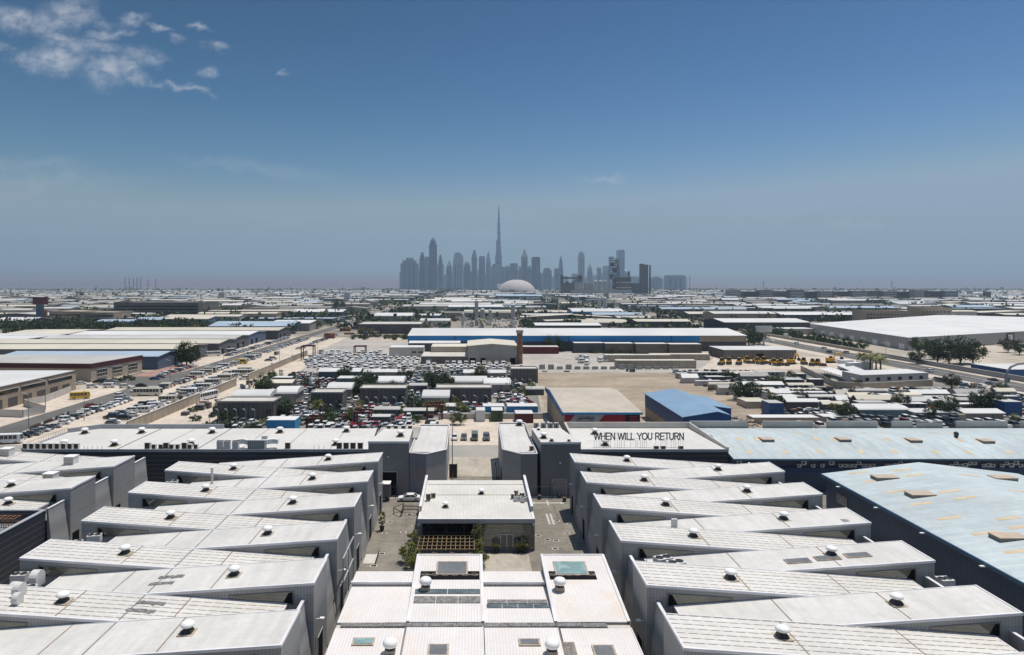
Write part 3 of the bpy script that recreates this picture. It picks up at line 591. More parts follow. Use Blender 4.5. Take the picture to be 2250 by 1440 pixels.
for i, px in enumerate((484, 500, 518)):
    t = dup(AC_BOX, (gx(px, 147.8), 147.8, 8.95), 0, ['left', 'middle', 'right'][i] + ' of three tall grey cabinets beside the curved duct', 'tall grey cabinets on the long left hall', (1.05, .8, 1.35))
t = thing('air_handler', 'wide grey air handler with curved white ducts on the long left hall', 'air handler', (gx(567, 148), 148, 8.95))
x = gx(565, 148)
MB().box(x - 1.9, x + 1.9, 147.3, 148.7, 9.0, 11.0).build('casing', 'roof_white_unit', t)
m = MB()
for i in range(8): m.box(x - 1.8 + i * .46, x - 1.5 + i * .46, 147.26, 147.3, 9.1, 10.9)
m.build('louvre', 'grey_metal', t)
m = MB()
for sx, x0 in ((-1, x - 1.9), (1, x + 1.9)):
    pts = [(x0 + sx * 2.6 * u, 148.0 + .8 * math.sin(u * 3)) for u in [i / 7 for i in range(8)]]
    for a, b in zip(pts, pts[1:]): m.box(min(a[0], b[0]), max(a[0], b[0]) + .05, a[1] - .55, a[1] + .55, 10.0 + .02 * (a[0] - x0), 11.0)
m.build('duct', 'vent_white', t)
MB().box(x + .9, x + 2.1, 148.2, 149, 11.0, 11.7).build('duct', 'roof_white_unit', t)
m = MB()
for px in (185, 193, 203, 214, 224, 690, 701, 712): m.bar((gx(px, 147.6), 147.6, 8.95), (gx(px, 147.6), 147.6, 9.7), .05)
tag(m.build('vent_pipes', 'grey_metal', base=(-60, 147.6, 8.95)), 'thin grey vent pipes in a line along the long left hall roof edge', 'vent pipe')
# right hall with the roof sign
t = thing('long_hall', 'flat-roofed hall under the standing roof lettering, right of the gate', 'building', (40, 147, 0))
pl = [(23.5, 147), (56.2, 147), (54.9, 169.6), (23.9, 169.6)]
MB().prism(pl, 0, 8.8).build('wall', 'dark_ribbed', t)
rf = MB().prism(pl, 8.8, 8.95).build('roof', 'flat_roof', t)
MB().box(23.5, 56.2, 146.9, 147.15, 8.5, 9.1).build('roof_trim', 'trim_grey', rf)
m = MB().box(23.5, 55.2, 169.4, 169.8, 8.9, 10.4); m.prism([(55.9, 147.1), (56.3, 147.1), (55.1, 169.8), (54.7, 169.4)], 8.9, [9.5, 9.5, 10.4, 10.4]); m.prism([(23.4, 155), (23.9, 155), (23.9, 169.4), (23.4, 169.4)], 8.9, [9.3, 9.3, 10.4, 10.4]); m.build('parapet', 'concrete_pale', t)
for px, py, l in ((1307, 951, 'roof vent just above the W of the roof lettering'), (1330, 976, 'roof vent among the legs of the roof lettering')):
    y = gy(py + 3, 9); put_vent(gx(px, y), y, 8.95, l, 'roof vents of the lettered hall', s=1.25)
for i, px in enumerate((1442, 1457, 1496)): dup(AC_DARK, (gx(px, 147.7), 147.7, 8.95), 0, ['left', 'middle', 'right'][i] + ' of three dark boxes at the feet of the roof lettering', 'dark boxes under the roof lettering', (1.1, 1, .75))
# roof lettering on legs
t = thing('roof_lettering', 'dark roof lettering on thin legs reading WHEN WILL YOU RETURN', 'sign', (37.2, 149.4, 9))
def arc(cx, cz, rx, rz, a0, a1, n=9): return [(cx + rx * math.cos(R(a0 + (a1 - a0) * i / n)), cz + rz * math.sin(R(a0 + (a1 - a0) * i / n))) for i in range(n + 1)]
GL = {'W': (1.25, [[(0, 1), (.3, 0), (.6, .95), (.9, 0), (1.2, 1)]]), 'H': (.95, [[(.1, 0), (.1, 1)], [(.8, 0), (.8, 1)], [(.1, .52), (.8, .52)]]), 'E': (.88, [[(.78, 0), (.1, 0), (.1, 1), (.76, 1)], [(.1, .52), (.72, .52)]]),
      'N': (.95, [[(.1, 0), (.1, 1), (.78, 0), (.78, 1)]]), 'I': (.38, [[(.15, 0), (.15, 1)]]), 'L': (.76, [[(.1, 1), (.1, 0), (.68, 0)]]), 'Y': (.92, [[(.02, 1), (.45, .45), (.88, 1)], [(.45, .45), (.45, 0)]]),
      'O': (1.08, [arc(.52, .5, .44, .5, 0, 360, 18)]), 'U': (.95, [[(.1, 1), (.1, .35)] + arc(.44, .35, .34, .35, 180, 360, 8) + [(.78, 1)]]), 'R': (.93, [[(.1, 0), (.1, 1), (.5, 1)] + arc(.5, .75, .27, .25, 90, -90, 7) + [(.1, .5)], [(.45, .5), (.8, 0)]]), 'T': (.85, [[(.02, 1), (.8, 1)], [(.41, 1), (.41, 0)]]), ' ': (.45, [])}
def stroke_text(txt, x0, x1, z0, z1, y, d, wd, mt, parent):
    tot = sum(GL[c][0] for c in txt); k = (x1 - x0) / tot; hz_ = z1 - z0; x = x0
    for c in txt:
        m = MB()
        for ln in GL[c][1]:
            for i, (p, q) in enumerate(zip(ln, ln[1:])):
                P, Q = Vector((x + p[0] * k, z0 + p[1] * hz_)), Vector((x + q[0] * k, z0 + q[1] * hz_)); dr = (Q - P).normalized(); nn = Vector((-dr.y, dr.x)) * wd / 2; e = .002 * i
                P -= dr * wd * .38; Q += dr * wd * .38
                m.ex([tuple(P - nn), tuple(Q - nn), tuple(Q + nn), tuple(P + nn)], 1, y - d / 2 - e, y + d / 2 + e)
        if m.v: m.build('letter', mt, parent)
        x += GL[c][0] * k
stroke_text('WHEN WILL YOU RETURN', 27.3, 47.3, 10.62, 12.12, 149.4, .1, .23, 'sign_dark', t)
m = MB(); rnd = random.Random(3)
for i in range(40):
    x = 27.4 + 19.6 * i / 39 + rnd.uniform(-.12, .12)
    if rnd.random() < .85: m.bar((x, 149.45, 8.95), (x, 149.45, 10.6), .028)
for z in (10.9, 11.9): m.bar((27.3, 149.5, z), (47.2, 149.5, z), .03)
m.build('legs', 'sign_dark', t)
# ------------------------------------------------------------------ long pale blue roof
t = thing('blue_roofed_hall', 'long hall with pale blue roof and units under its eave', 'building', (95, 150, 0))
MB().ex([(146.4, 0), (172.8, 0), (172.8, 7.9), (158.7, 9.3), (146.4, 7.3)], 0, 56.6, 150).build('wall', 'navy_wall', t)
rf = MB().ex([(145.4, 7.25), (158.7, 9.35), (173.6, 7.85), (173.6, 8.02), (158.7, 9.52), (145.4, 7.42)], 0, 56.7, 150).build('roof', 'pale_blue_roof_across', t)
MB().box(56.5, 150, 145.2, 145.6, 7.0, 7.36).build('gutter', 'muted_blue', rf)
rz = lambda y: 7.42 + (y - 145.4) * 2.1 / 13.3 if y < 158.7 else 9.52 - (y - 158.7) * 1.5 / 14.9
def strip(x0, x1, ya, yb, fz, mt='tan_strip', parent=None, name='roof_light_strip'):
    MB().hexa([(x0, ya, fz(x0, ya) - .02), (x1, ya, fz(x1, ya) - .02), (x1, yb, fz(x1, yb) - .02), (x0, yb, fz(x0, yb) - .02)], [(x0, ya, fz(x0, ya) + .02), (x1, ya, fz(x1, ya) + .02), (x1, yb, fz(x1, yb) + .02), (x0, yb, fz(x0, yb) + .02)]).build(name, mt, parent)
f1 = lambda x, y: rz(y)
for px, py in ((1625, 971), (1663, 971), (1645, 988), (1725, 988), (1793, 971), (1832, 972), (1800, 988), (1892, 988), (1951, 972), (1990, 972), (1965, 988), (2055, 989), (2110, 973), (2150, 974), (2128, 989), (2218, 989), (1590, 952), (1631, 952), (1752, 952), (1790, 951), (1900, 952), (1939, 951), (2052, 953), (2090, 952), (2215, 954)):
    y = gy(py, 8.9 if py < 960 else 8.5); x = gx(px, y)
    strip(x - .55, x + .55, y - 1.0, y + 1.0, f1, parent=rf)
def roof_skylight(x, y, w, d, fz, label, grp, rot=0):
    t = thing('skylight', label, 'skylight', (x, y, fz(x, y)), grp); z = fz(x, y)
    MB().box(x - w/2, x + w/2, y - d/2, y + d/2, z - .6, z + .30).build('curb', 'brown_frame', t)
    MB().box(x - w/2 - .06, x + w/2 + .06, y - d/2 - .06, y + d/2 + .06, z + .30, z + .39).build('pane', 'tan_skylight', t)
for i, (px, py) in enumerate(((1684, 962), (1852, 962), (2007, 963), (2165, 964))):
    y = gy(py, 9.6); roof_skylight(gx(px, y), y, 2.6, 2.6, f1, ['leftmost', 'second', 'third', 'rightmost'][i] + ' brown skylight on the long pale blue roof', 'skylights of the long pale blue roof')
t2 = thing('roof_fan', 'round dark fan behind the rightmost skylight of the long blue roof', 'fan', (113.5, 157.5, 9.4))
MB().ex([(157.5 + .55 * math.cos(a), 10.1 + .55 * math.sin(a)) for a in [2 * math.pi * i / 14 for i in range(14)]], 0, 113.2, 113.7).build('housing', 'dark_metal', t2); MB().box(113.2, 113.7, 157.2, 157.8, 9.3, 9.7).build('foot', 'dark_metal', t2)
n = 0; rnd = random.Random(5)
for i in range(76):
    x = 58.2 + i * 1.0
    if x < 75 and i not in (15,) and rnd.random() < .45: continue
    if rnd.random() < .22: continue
    s = rnd.choice((1., 1., 1.25))
    dup(AC_SPLIT, (x, 146.15, 5.4 + rnd.choice((0, 0, .5))), 0, 'white wall unit under the eave of the long pale blue roof', 'wall units under the long blue eave', s)
MB().box(56.7, 135, 146.0, 146.42, 5.2, 5.35).box(56.7, 135, 146.3, 146.42, 4.2, 4.5).build('wall_ledge', 'blue_wall', t)
for i, (a, b) in enumerate(((1516, 1642), (1676, 1786), (1816, 1927), (1959, 2004), (2014, 2070), (2101, 2213), (2242, 2300))):
    x0, x1 = gx(a, 174.6), gx(b, 174.6)
    w = thing('parapet_panel', 'pale grey wall panel behind the long blue roof, %s from left' % ORD[i], 'wall', ((x0 + x1) / 2, 174.6, 0), 'wall panels behind the long blue roof')
    MB().box(x0, x1, 174.4, 174.8, 0, 9.55 if i != 4 else 9.3).build('panel', 'concrete_pale', w); MB().box(x0 - .05, x1 + .05, 174.3, 174.9, 9.55, 9.67).build('coping', 'trim_grey', w)
# ------------------------------------------------------------------ big pale blue gable shed in front
t = thing('blue_gabled_shed', 'big shed with pale blue gable roof and navy side wall', 'building', (86, 95, 0))
RX = 86.5
MB().ex([(68.5, 0), (105, 0), (105, 8.3), (RX, 10.4), (68.5, 8.3)], 1, 52, 129.9).build('wall', 'navy_wall', t)
rf = MB().ex([(67.8, 8.3), (RX, 10.5), (105.7, 8.3), (105.7, 8.5), (RX, 10.7), (67.8, 8.5)], 1, 51.8, 130.2).build('roof', 'pale_blue_roof', t)
MB().box(67.55, 67.95, 51.8, 130.2, 7.95, 8.5).build('gutter', 'muted_blue', rf)
f2 = lambda x, y: 8.5 + (x - 67.8) * 2.2 / 18.7 if x < RX else 10.7 - (x - RX) * 2.2 / 19.2
for px, py in ((1885, 1039), (1982, 1033), (2007, 1044), (1918, 1057), (1968, 1080), (2085, 1080), (2121, 1094), (2023, 1107), (2086, 1139), (2215, 1139), (2162, 1172), (2240, 1080), (2236, 1212), (2244, 1158), (2130, 1045)):
    z = 9.6; x = 0
    for _ in range(4): y = gy(py, z); x = gx(px, y); z = f2(x, y)
    strip(x - 1.75, x + 1.75, y - .42, y + .42, f2, parent=rf)
for i, (px, py) in enumerate(((1944, 1046), (2022, 1083), (2216, 1176), (2203, 1047))):
    z = 9.8
    for _ in range(4): y = gy(py, z); x = gx(px, y); z = f2(x, y) + .4
    roof_skylight(x, y, 4.0, 2.2, f2, ['brown skylight nearest the far left corner of the pale blue gable roof', 'brown skylight in the middle of the near blue gable slope', 'brown skylight at the right edge of the pale blue gable roof', 'brown skylight beyond the ridge of the pale blue gable roof'][i], 'skylights of the pale blue gable roof')
for py in (1071, 1117, 1173, 1246):
    y = gy(py, 7.9)
    MB().bar((68.5, y, 7.8), (67.4, y, 7.95), .05).box(66.9, 67.55, y - .2, y + .2, 7.9, 8.05).build('wall_lamp', 'vent_white', t)
MB().box(68.38, 68.52, 122.5, 126, 4.4, 6.2).build('window', 'skylight_grey', t)
# ================================================================== middle pavilion
t = thing('pavilion', 'low pavilion with pale roof, white side parapets and glass front', 'building', (1, 113.7, 0))
x0, x1, y0, y1 = -8.7, 10.5, 113.9, 134.0
zf = lambda y: 5.35 + (y - y0) * .75 / (y1 - y0)
MB().ex([(117.5, 0), (y1, 0), (y1, zf(y1) - .2), (117.5, zf(117.5) - .2)], 0, x0, .3).ex([(y0 + .4, 0), (y1, 0), (y1, zf(y1) - .2), (y0 + .4, zf(y0 + .4) - .2)], 0, .3, x1).build('wall', 'gate_cladding', t)
rf = MB().ex([(y0, zf(y0) - .2), (y1, zf(y1) - .2), (y1, zf(y1)), (y0, zf(y0))], 0, x0, x1).build('roof', 'pavilion_roof', t)
for xx in (x0 - .28, x1 - .06):
    pp = MB().ex([(117.3, 0 + 3.5), (y1 + .2, 3.5), (y1 + .2, 6.95), (117.3, 6.35)], 0, xx, xx + .34).build('parapet', 'trim_grey', t)
    MB().ex([(117.2, 6.35), (y1 + .3, 6.95), (y1 + .3, 7.07), (117.2, 6.47)], 0, xx - .06, xx + .40).build('parapet_cap', 'trim_white', pp)
    MB().box(xx, xx + .34, y0 - .2, 117.3, 4.3, 5.55).build('parapet', 'trim_white', t)
    MB().box(xx + .02, xx + .32, y0 - .15, y0 + .2, 0, 4.3).build('pillar', 'gate_cladding', t)
fa = MB(); fa.box(x0 - .28, x1 + .28, y0 - .28, y0, 4.75, 5.42); fa.build('fascia', 'trim_grey', t)
MB().box(x0 - .3, x1 + .3, y0 - .34, y0 + .1, 5.42, 5.52).build('gutter', 'trim_white', rf)
for yy in (131.4, 125.6): MB().ex([(yy - .05, zf(yy) - .05), (yy + .05, zf(yy) - .05), (yy + .05, zf(yy) + .05), (yy - .05, zf(yy) + .05)], 0, x0 + .3, x1 - .3).build('roof_joint', 'joint_brown' if yy < 130 else 'joint_grey', rf)
# right half: glass front with door
gl = MB().box(.7, x1 - .1, y0 + .28, y0 + .34, 0.5, 4.4).build('glass_front', 'clerestory_glass', t)
m = MB()
for x in (2.6, 4.7, 6.6, 8.5): m.box(x - .04, x + .04, y0 + .22, y0 + .28, .1, 4.4)
for z in (1.6, 2.75, 3.7): m.box(.7, x1 - .1, y0 + .23, y0 + .28, z - .03, z + .03)
m.build('mullion', 'trim_grey', gl)
d = MB().box(5.05, 7.1, y0 + .12, y0 + .2, .05, 2.7).build('door', 'dark_glass', t)
m = MB()
for x in (5.0, 6.05, 7.1): m.box(x - .05, x + .05, y0 + .06, y0 + .22, .05, 2.75)
m.box(4.95, 7.15, y0 + .06, y0 + .22, 2.7, 2.82); m.build('door_frame', 'trim_white', d)
MB().box(.3, .72, y0 - .1, y0 + .4, 0, 4.75).build('pillar', 'gate_cladding', t)
MB().box(.3, x1 - .05, y0 - .0, y0 + .26, 0, .5).build('plinth', 'gate_cladding', t)
# left half: open bay with truss
tr = MB()
for z in (4.45, 2.9): tr.box(x0 + .4, .2, y0 + .3, y0 + .42, z, z + .12)
n = 8
for i in range(n + 1):
    x = x0 + .4 + (8.2) * i / n
    if i < n:
        xa = x + 8.2 / n; a, b = (2.95, 4.5) if i % 2 == 0 else (4.5, 2.95)
        tr.bar((x, y0 + .36, a), (xa, y0 + .36, b), .055)
for x in (-7.2, -4.2, -1.2): tr.box(x - .08, x + .08, y0 + .28, y0 + .44, 0, 4.5)
tr.build('truss', 'dark_metal', t)
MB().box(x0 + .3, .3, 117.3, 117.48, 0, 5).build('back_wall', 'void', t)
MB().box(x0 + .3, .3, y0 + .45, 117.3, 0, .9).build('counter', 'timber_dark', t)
# roof things
for px, py, l in ((979, 1112, 'roof vent on the near left of the pavilion roof'), (1058, 1086, 'roof vent right of the middle of the pavilion roof')):
    y = gy(py, 5.8); put_vent(gx(px, y), y, zf(y), l, 'roof vents of the pavilion', s=.85)
for i, (px, py) in enumerate(((1127, 1092), (1137, 1096), (1147, 1090), (1151, 1098), (1134, 1085))):
    y = gy(py + 2, 5.9); dup(AC_TOP if i % 2 else AC_DARK, (gx(px, y), y, zf(y)), .3 * i, ['left', 'front', 'rear right', 'right', 'rear'][i] + ' unit in the dark cluster at the right of the pavilion roof', 'dark unit cluster on the pavilion roof', (.8, .8, .9))
for i, (px, py) in enumerate(((941, 1096), (952, 1090))):
    y = gy(py + 2, 5.9); dup(AC_DARK, (gx(px, y), y, zf(y)), .2, ['taller grey unit by the left pavilion parapet', 'shorter grey unit beside the left pavilion parapet'][i], 'units by the left pavilion parapet', (.9, .9, 1.3 - .4 * i))
# pergola
t = thing('pergola', 'light timber lattice pergola in front of the pavilion bay', 'pergola', (-4, 110, 0))
m = MB()
for i in range(13): x = -8.6 + i * .76; m.box(x - .036, x + .036, 107.4, 113.5, 2.58, 2.72)
m.build('beam', 'timber', t)
m = MB()
for i in range(5): y = 107.5 + i * 1.48; m.box(-8.8, .7, y - .05, y + .05, 2.72, 2.84)
m.build('batten', 'timber', t)
for x in (-8.5, -4, .5):
    for y in (107.6, 113.2): MB().box(x - .07, x + .07, y - .07, y + .07, 0, 2.58).build('post', 'timber_dark', t)
for i in range(6):
    x = -7.6 + 1.5 * i; y = 109.2 + (i % 2) * 2
    q = thing('cafe_table', 'dark cafe table under the pergola, %s from left' % ORD[i], 'table', (x, y, 0), 'tables under the pergola')
    MB().cyl(x, y, .7, .75, .42, 14).build('table_top', 'timber_dark', q); MB().cyl(x, y, .02, .7, .05, 8).cyl(x, y, 0, .03, .25, 10).build('stand', 'dark_metal', q)
# ================================================================== near block with corrugated white roofs
t = thing('corrugated_block', 'near white corrugated-roofed block with two raised bays in the alley', 'building', (1.5, 80, 0))
XL, XS1, XS2, XS3, XR = -15.3, -7.3, 1.45, 9.6, 18.1
MB().box(XL, XR, 76, 89.8, 0, 6.18).box(XL, XR, 57.6, 76, 0, 5.6).build('wall', 'concrete_pale', t)
def panel(name, x0, x1, ya, za, yb, zb, mt='white_corrugated', th=.12, parent=None):
    return MB().ex([(ya, za - th), (yb, zb - th), (yb, zb), (ya, za)], 0, x0, x1).build(name, mt, parent or t)
# bay one and three: a ridge strip at the back, a step down, then a long slope
for x0, x1 in ((XL, XS1 - .06), (XS2 + .06, XS3 - .06)):
    MB().box(x0, x1, 86.6, 89.9, 6.2, 6.75).build('ridge_box', 'white_corrugated', t)
    MB().box(x0 - (.12 if x0 == XL else 0), x1, 86.35, 86.75, 6.62, 6.87).build('ridge_cap', 'trim_white', t)
    panel('roof', x0, x1, 76.9, 6.42, 86.6, 6.32)
# raised bays: high at the back, sinking to the common level
h2 = lambda y: 6.5 + (y - 76.8) * (8.0 - 6.5) / (92.2 - 76.8)
for x0, x1 in ((XS1, XS2), (XS3, XR)):
    r = panel('roof', x0, x1, 76.9, h2(76.9), 92.2, h2(92.2))
    MB().ex([(76.9, 5), (92.1, 5), (92.1, h2(92.1) - .13), (76.9, h2(76.9) - .13)], 0, x0 + .05, x1 - .05).build('bay_wall', 'gate_cladding' if x0 > 0 else 'concrete_pale', t)
    for xe in ((x0 - .1, x0 + .25), (x1 - .25, x1 + .1)):
        MB().ex([(76.9, h2(76.9) - .3), (92.3, h2(92.3) - .3), (92.3, h2(92.3) + .1), (76.9, h2(76.9) + .1)], 0, *xe).build('roof_trim', 'trim_white', r)
    MB().box(x0, x1, 92.1, 92.35, h2(92.2) - .35, h2(92.2) + .1).build('roof_trim', 'trim_white', r)
# front part toward the camera, four slopes
for i, (x0, x1, z) in enumerate(((XL, XS1 - .05, 6.30), (XS1 + .05, XS2 - .05, 6.42), (XS2 + .05, XS3 + .3, 6.36), (XS3 + .45, XR, 6.28))):
    r = panel('roof', x0, x1, 57.5, z - .5, 75.9, z)
    MB().ex([(57.5, z - .48), (57.5, z - .42), (75.9, z + .08), (75.9, z + .02)], 0, x1 - .12, x1).build('roof_trim', 'trim_white' if i % 2 else 'joint_grey', r)
MB().box(XL + .5, XR - 2.6, 75.92, 76.88, 6.2, 6.3).build('gutter_bed', 'joint_grey', t)
rnd = random.Random(11)
xs = [XL + .5, -12.4, -9.9, XS1 - .1, -4.6, -1.6, XS2 - .1, 4.2, 6.8, XS3, 12.6, 15.4]
for i in range(len(xs) - 1):
    MB().box(xs[i] + .04, xs[i + 1] - .04, 75.98, 76.82, 6.3, 6.46 + rnd.uniform(-.03, .05)).build('gutter_panel', 'grubby_panel', t)
# skylight bands
def band(x0, x1, ya, yb, z, mt, n, nm):
    w = (x1 - x0) / n
    for i in range(n): MB().ex([(ya, z(ya) + .02), (yb, z(yb) + .02), (yb, z(yb) + .09), (ya, z(ya) + .09)], 0, x0 + w * i + .04, x0 + w * (i + 1) - .04).build(nm, mt, t)
band(XS1 + .35, XS2 - .3, 82.6, 83.6, h2, 'skylight_dark', 2, 'skylight_strip')
band(XS1 + .35, XS2 - .3, 80.6, 82.0, h2, 'grubby_panel', 3, 'cover_panel')
z3 = lambda y: 6.42 + (y - 76.9) * (-.10) / 9.7
band(XS2 + .5, XS3 - .3, 81.5, 82.5, z3, 'grubby_panel', 3, 'cover_panel')
band(XS2 + .4, XS3 - .2, 80.4, 81.35, z3, 'skylight_dark', 4, 'skylight_strip')
# fan slots with rows of fans
for x0, x1, skip in ((XS1 + .75, XS2 - .35, ()), (XS3 + .5, XR - 2.0, (4,))):
    MB().ex([(85.9, h2(85.9) + .015), (87.9, h2(87.9) + .015), (87.9, h2(87.9) + .05), (85.9, h2(85.9) + .05)], 0, x0, x1).build('fan_slot', 'void', t)
    n = 6
    for i in range(n):
        if i in skip: continue
        x = x0 + (x1 - x0) * (i + .5) / n
        q = MB(); y = 86.95
        ring = [(math.cos(a), math.sin(a)) for a in [2 * math.pi * k / 16 for k in range(16)]]
        for k in range(16):
            a, b = ring[k], ring[(k + 1) % 16]
            q.bar((x + .42 * a[0], y + .42 * a[1], h2(y) + .12 + .0), (x + .42 * b[0], y + .42 * b[1], h2(y) + .12), .035)
        q.bar((x - .4, y - .1, h2(y) + .11), (x + .4, y + .1, h2(y) + .11), .05)
        fn = q.build('fan', 'brown_frame', t)
    MB().ex([(86.9, h2(86.9) + .05), (87.0, h2(87) + .05), (87.0, h2(87) + .10), (86.9, h2(86.9) + .10)], 0, x0 + .1, x1 - .1).build('fan_rail', 'flashing', t)
def glazed(px0, px1, py0, py1, z, mt, fr='flashing'):
    pts = []
    for px, py in ((px0, py1), (px1, py1), (px1, py0), (px0, py0)):
        zz = 7.0
        for _ in range(5): Y = gy(py, zz); zz = z(Y)
        pts.append((gx(px, Y), Y))
    xa, xb = sum(p[0] for p in (pts[0], pts[3])) / 2, sum(p[0] for p in (pts[1], pts[2])) / 2; ya, yb = pts[0][1], pts[2][1]
    f = MB().ex([(ya, z(ya) + .015), (yb, z(yb) + .015), (yb, z(yb) + .16), (ya, z(ya) + .16)], 0, xa, xb).build('skylight', fr, t)
    MB().ex([(ya + .2, z(ya + .2) + .16), (yb - .2, z(yb - .2) + .16), (yb - .2, z(yb - .2) + .2), (ya + .2, z(ya + .2) + .2)], 0, xa + .2, xb - .2).build('pane', mt, f)
z1 = lambda y: 6.3 - .5 * (75.9 - y) / 18.4
glazed(959, 1028, 1236, 1265, h2, 'skylight_grey')
glazed(1218, 1290, 1236, 1266, h2, 'skylight_teal')
glazed(774, 822, 1404, 1420, z1, 'skylight_teal')
glazed(940, 986, 1418, 1444, lambda y: z1(y) + .12, 'skylight_grey')
glazed(1140, 1187, 1406, 1421, lambda y: z1(y) + .06, 'skylight_grey')
glazed(1303, 1352, 1420, 1445, lambda y: z1(y) - .02, 'skylight_grey')
glazed(1241, 1266, 1414, 1450, lambda y: z1(y) - .02, 'grubby_panel', 'joint_brown')
for px, py, zf_, l in ((935, 1296, h2, 'big white dome vent on the left raised white bay'), (1230, 1297, h2, 'big white dome vent on the right raised white bay'), (857, 1436, z1, 'big white dome vent at the bottom edge on the left corrugated slope'), (1213, 1438, z1, 'big white dome vent at the bottom edge right of the middle')):
    z = 6.6
    for _ in range(4): y = gy(py, z); z = zf_(y)
    put_vent(gx(px, y), y, z + .02, l, 'big dome vents of the corrugated block', V_BIG, 1.0)
# ================================================================== ground of the alley and roads
sea = MB().sheet([(-12000, -300), (12000, -300), (12000, 12000), (-12000, 12000)], 0)
struct(sea, 'ground', 'ground_sand', 'sandy ground with bare and dusty patches')
struct(MB().sheet([(-130, 40), (140, 40), (140, 146), (-130, 146)], .006), 'pavement', 'paving', 'worn grey pavement of the alley')
struct(MB().sheet([(XS2 - .2, 88), (XS3, 88), (XS3, 112.5), (XS2 - .2, 112.5)], .012), 'pavement', 'paving_pale')
struct(MB().sheet([(-18.5, 141.8), (20, 141.8), (20, 143.6), (-18.5, 143.6)], .014), 'pavement', 'paving_pale')
struct(MB().sheet([(-5.3, 140), (7, 140), (7, 176), (-5.3, 176)], .012), 'road', 'paving_pale', 'pale concrete passage between the gate wings')
struct(MB().sheet([(-5.0, 146), (6.6, 146), (6.6, 158), (-5.0, 158)], .018), 'road', 'paving')
struct(MB().sheet([(-140, 176), (140, 176), (140, 189), (-140, 189)], .016), 'road', 'road_pale', 'dusty cross road behind the gate')
struct(MB().sheet([(-20, 189), (30, 189), (30, 226), (-20, 226)], .010), 'ground', 'lot_sand')
# painted strips and markings
m = MB()
for r_ in range(3):
    for i in range(13): x = -3.9 + i * .78; m.box(x, x + .42, 151.6 + r_ * 1.0, 152.1 + r_ * 1.0, .018, .026)
tag(m.build('road_marking', 'road_paint', base=(0, 152, 0)), 'rows of white rumble blocks across the passage between gate wings', 'road marking')
m = MB()
for x in (14.6, 15.35): m.box(x, x + .4, 126.4, 132.2, .006, .016)
tag(m.build('road_marking', 'road_paint', base=(15, 129, 0)), 'pair of white parallel lines right of the pavilion', 'road marking')
m = MB()
m.prism([(12.2, 138.9), (13.2, 138.2), (13.2, 138.6), (18.4, 138.6), (18.4, 138.2), (19.4, 138.9), (18.4, 139.6), (18.4, 139.2), (13.2, 139.2), (13.2, 139.6)], .006, .016)
m.box(15.6, 16.0, 137.4, 138.6, .006, .016); m.box(15.6, 16.0, 139.2, 140.4, .006, .016)
tag(m.build('road_marking', 'road_paint', base=(16, 139, 0)), 'white four-way arrow painted near the right gate block', 'road marking')
m = MB().prism([(-10.7, 134.9), (-9.4, 134.2), (-9.4, 134.6), (-8.7, 134.6), (-8.7, 135.2), (-9.4, 135.2), (-9.4, 135.6)], .006, .016)
tag(m.build('road_marking', 'road_paint', base=(-10, 135, 0)), 'white arrow painted beside the left pavilion parapet', 'road marking')
nd = 0
for px, py, s in ((900, 1131, 1), (857, 1147, .8), (843, 1163, .6), (886, 1170, 1), (911, 1156, 1), (839, 1217, 1), (811, 1232, 1), (821, 1244, 1.1), (888, 1192, .6), (845, 1172, .9), (858, 1128, .6), (884, 1135, .5), (1183, 1177, 1), (1201, 1186, .6), (1204, 1186, .9), (1222, 1189, 1), (1193, 1193, .5), (1209, 1203, .6), (1220, 1206, 1), (1224, 1145, 1), (1252, 1152, .9), (1246, 1172, .9), (1193, 1142, .5), (800, 1224, .6), (832, 1112, .7)):
    x, y = gp(px, py); t = thing('drain_cover', 'small square drain cover set in the %s pavement' % ('left alley' if x < 0 else 'right alley'), 'drain cover', (x, y, 0), 'drain covers of the %s alley' % ('left' if x < 0 else 'right'))
    MB().box(x - .52 * s, x + .52 * s, y - .42 * s, y + .42 * s, .006, .03).build('frame', 'concrete_pale', t); MB().box(x - .38 * s, x + .38 * s, y - .27 * s, y + .27 * s, .03, .042).build('grate', 'dark_metal', t)
m = MB().box(-17.5, -15.6, 108.6, 112.4, .006, .05); tag(m.build('ramp', 'concrete_pale', base=(-16.5, 110, 0)), 'pale concrete ramp at a left row doorway', 'ramp')
m = MB()
for i in range(4): m.hexa([(-15.5 + 0, 108.2 + 1.1 * i, .0), (-15.35, 108.2 + 1.1 * i, 0), (-15.35, 109.0 + 1.1 * i, 0), (-15.5, 109.0 + 1.1 * i, 0)], [(-15.3, 108.2 + 1.1 * i, .9), (-15.25, 108.2 + 1.1 * i, .9), (-15.25, 109.0 + 1.1 * i, .9), (-15.3, 109.0 + 1.1 * i, .9)])
tag(m.build('wheel_stop', 'dark_metal', base=(-15.4, 110, 0)), 'dark board barrier edging the pale ramp by the left row', 'barrier')
# arrow sculpture of dark bars
t = thing('arrow_sculpture', 'dark brown open-frame arrow sculpture lying in the left alley', 'sculpture', (-13.5, 133, 0))
m = MB(); P = [(-15.2, 132.4), (-13.4, 134.2), (-13.5, 133.1), (-10.4, 132.9), (-10.4, 131.6), (-13.5, 131.7), (-13.6, 130.6)]
for i in range(7):
    a, b = P[i], P[(i + 1) % 7]; za, zb = .9 + .5 * (a[1] - 130) / 4, .9 + .5 * (b[1] - 130) / 4
    m.bar((*a, za), (*b, zb), .11); m.bar((*a, .05), (*a, za), .08)
m.build('frame', 'timber_dark', t)
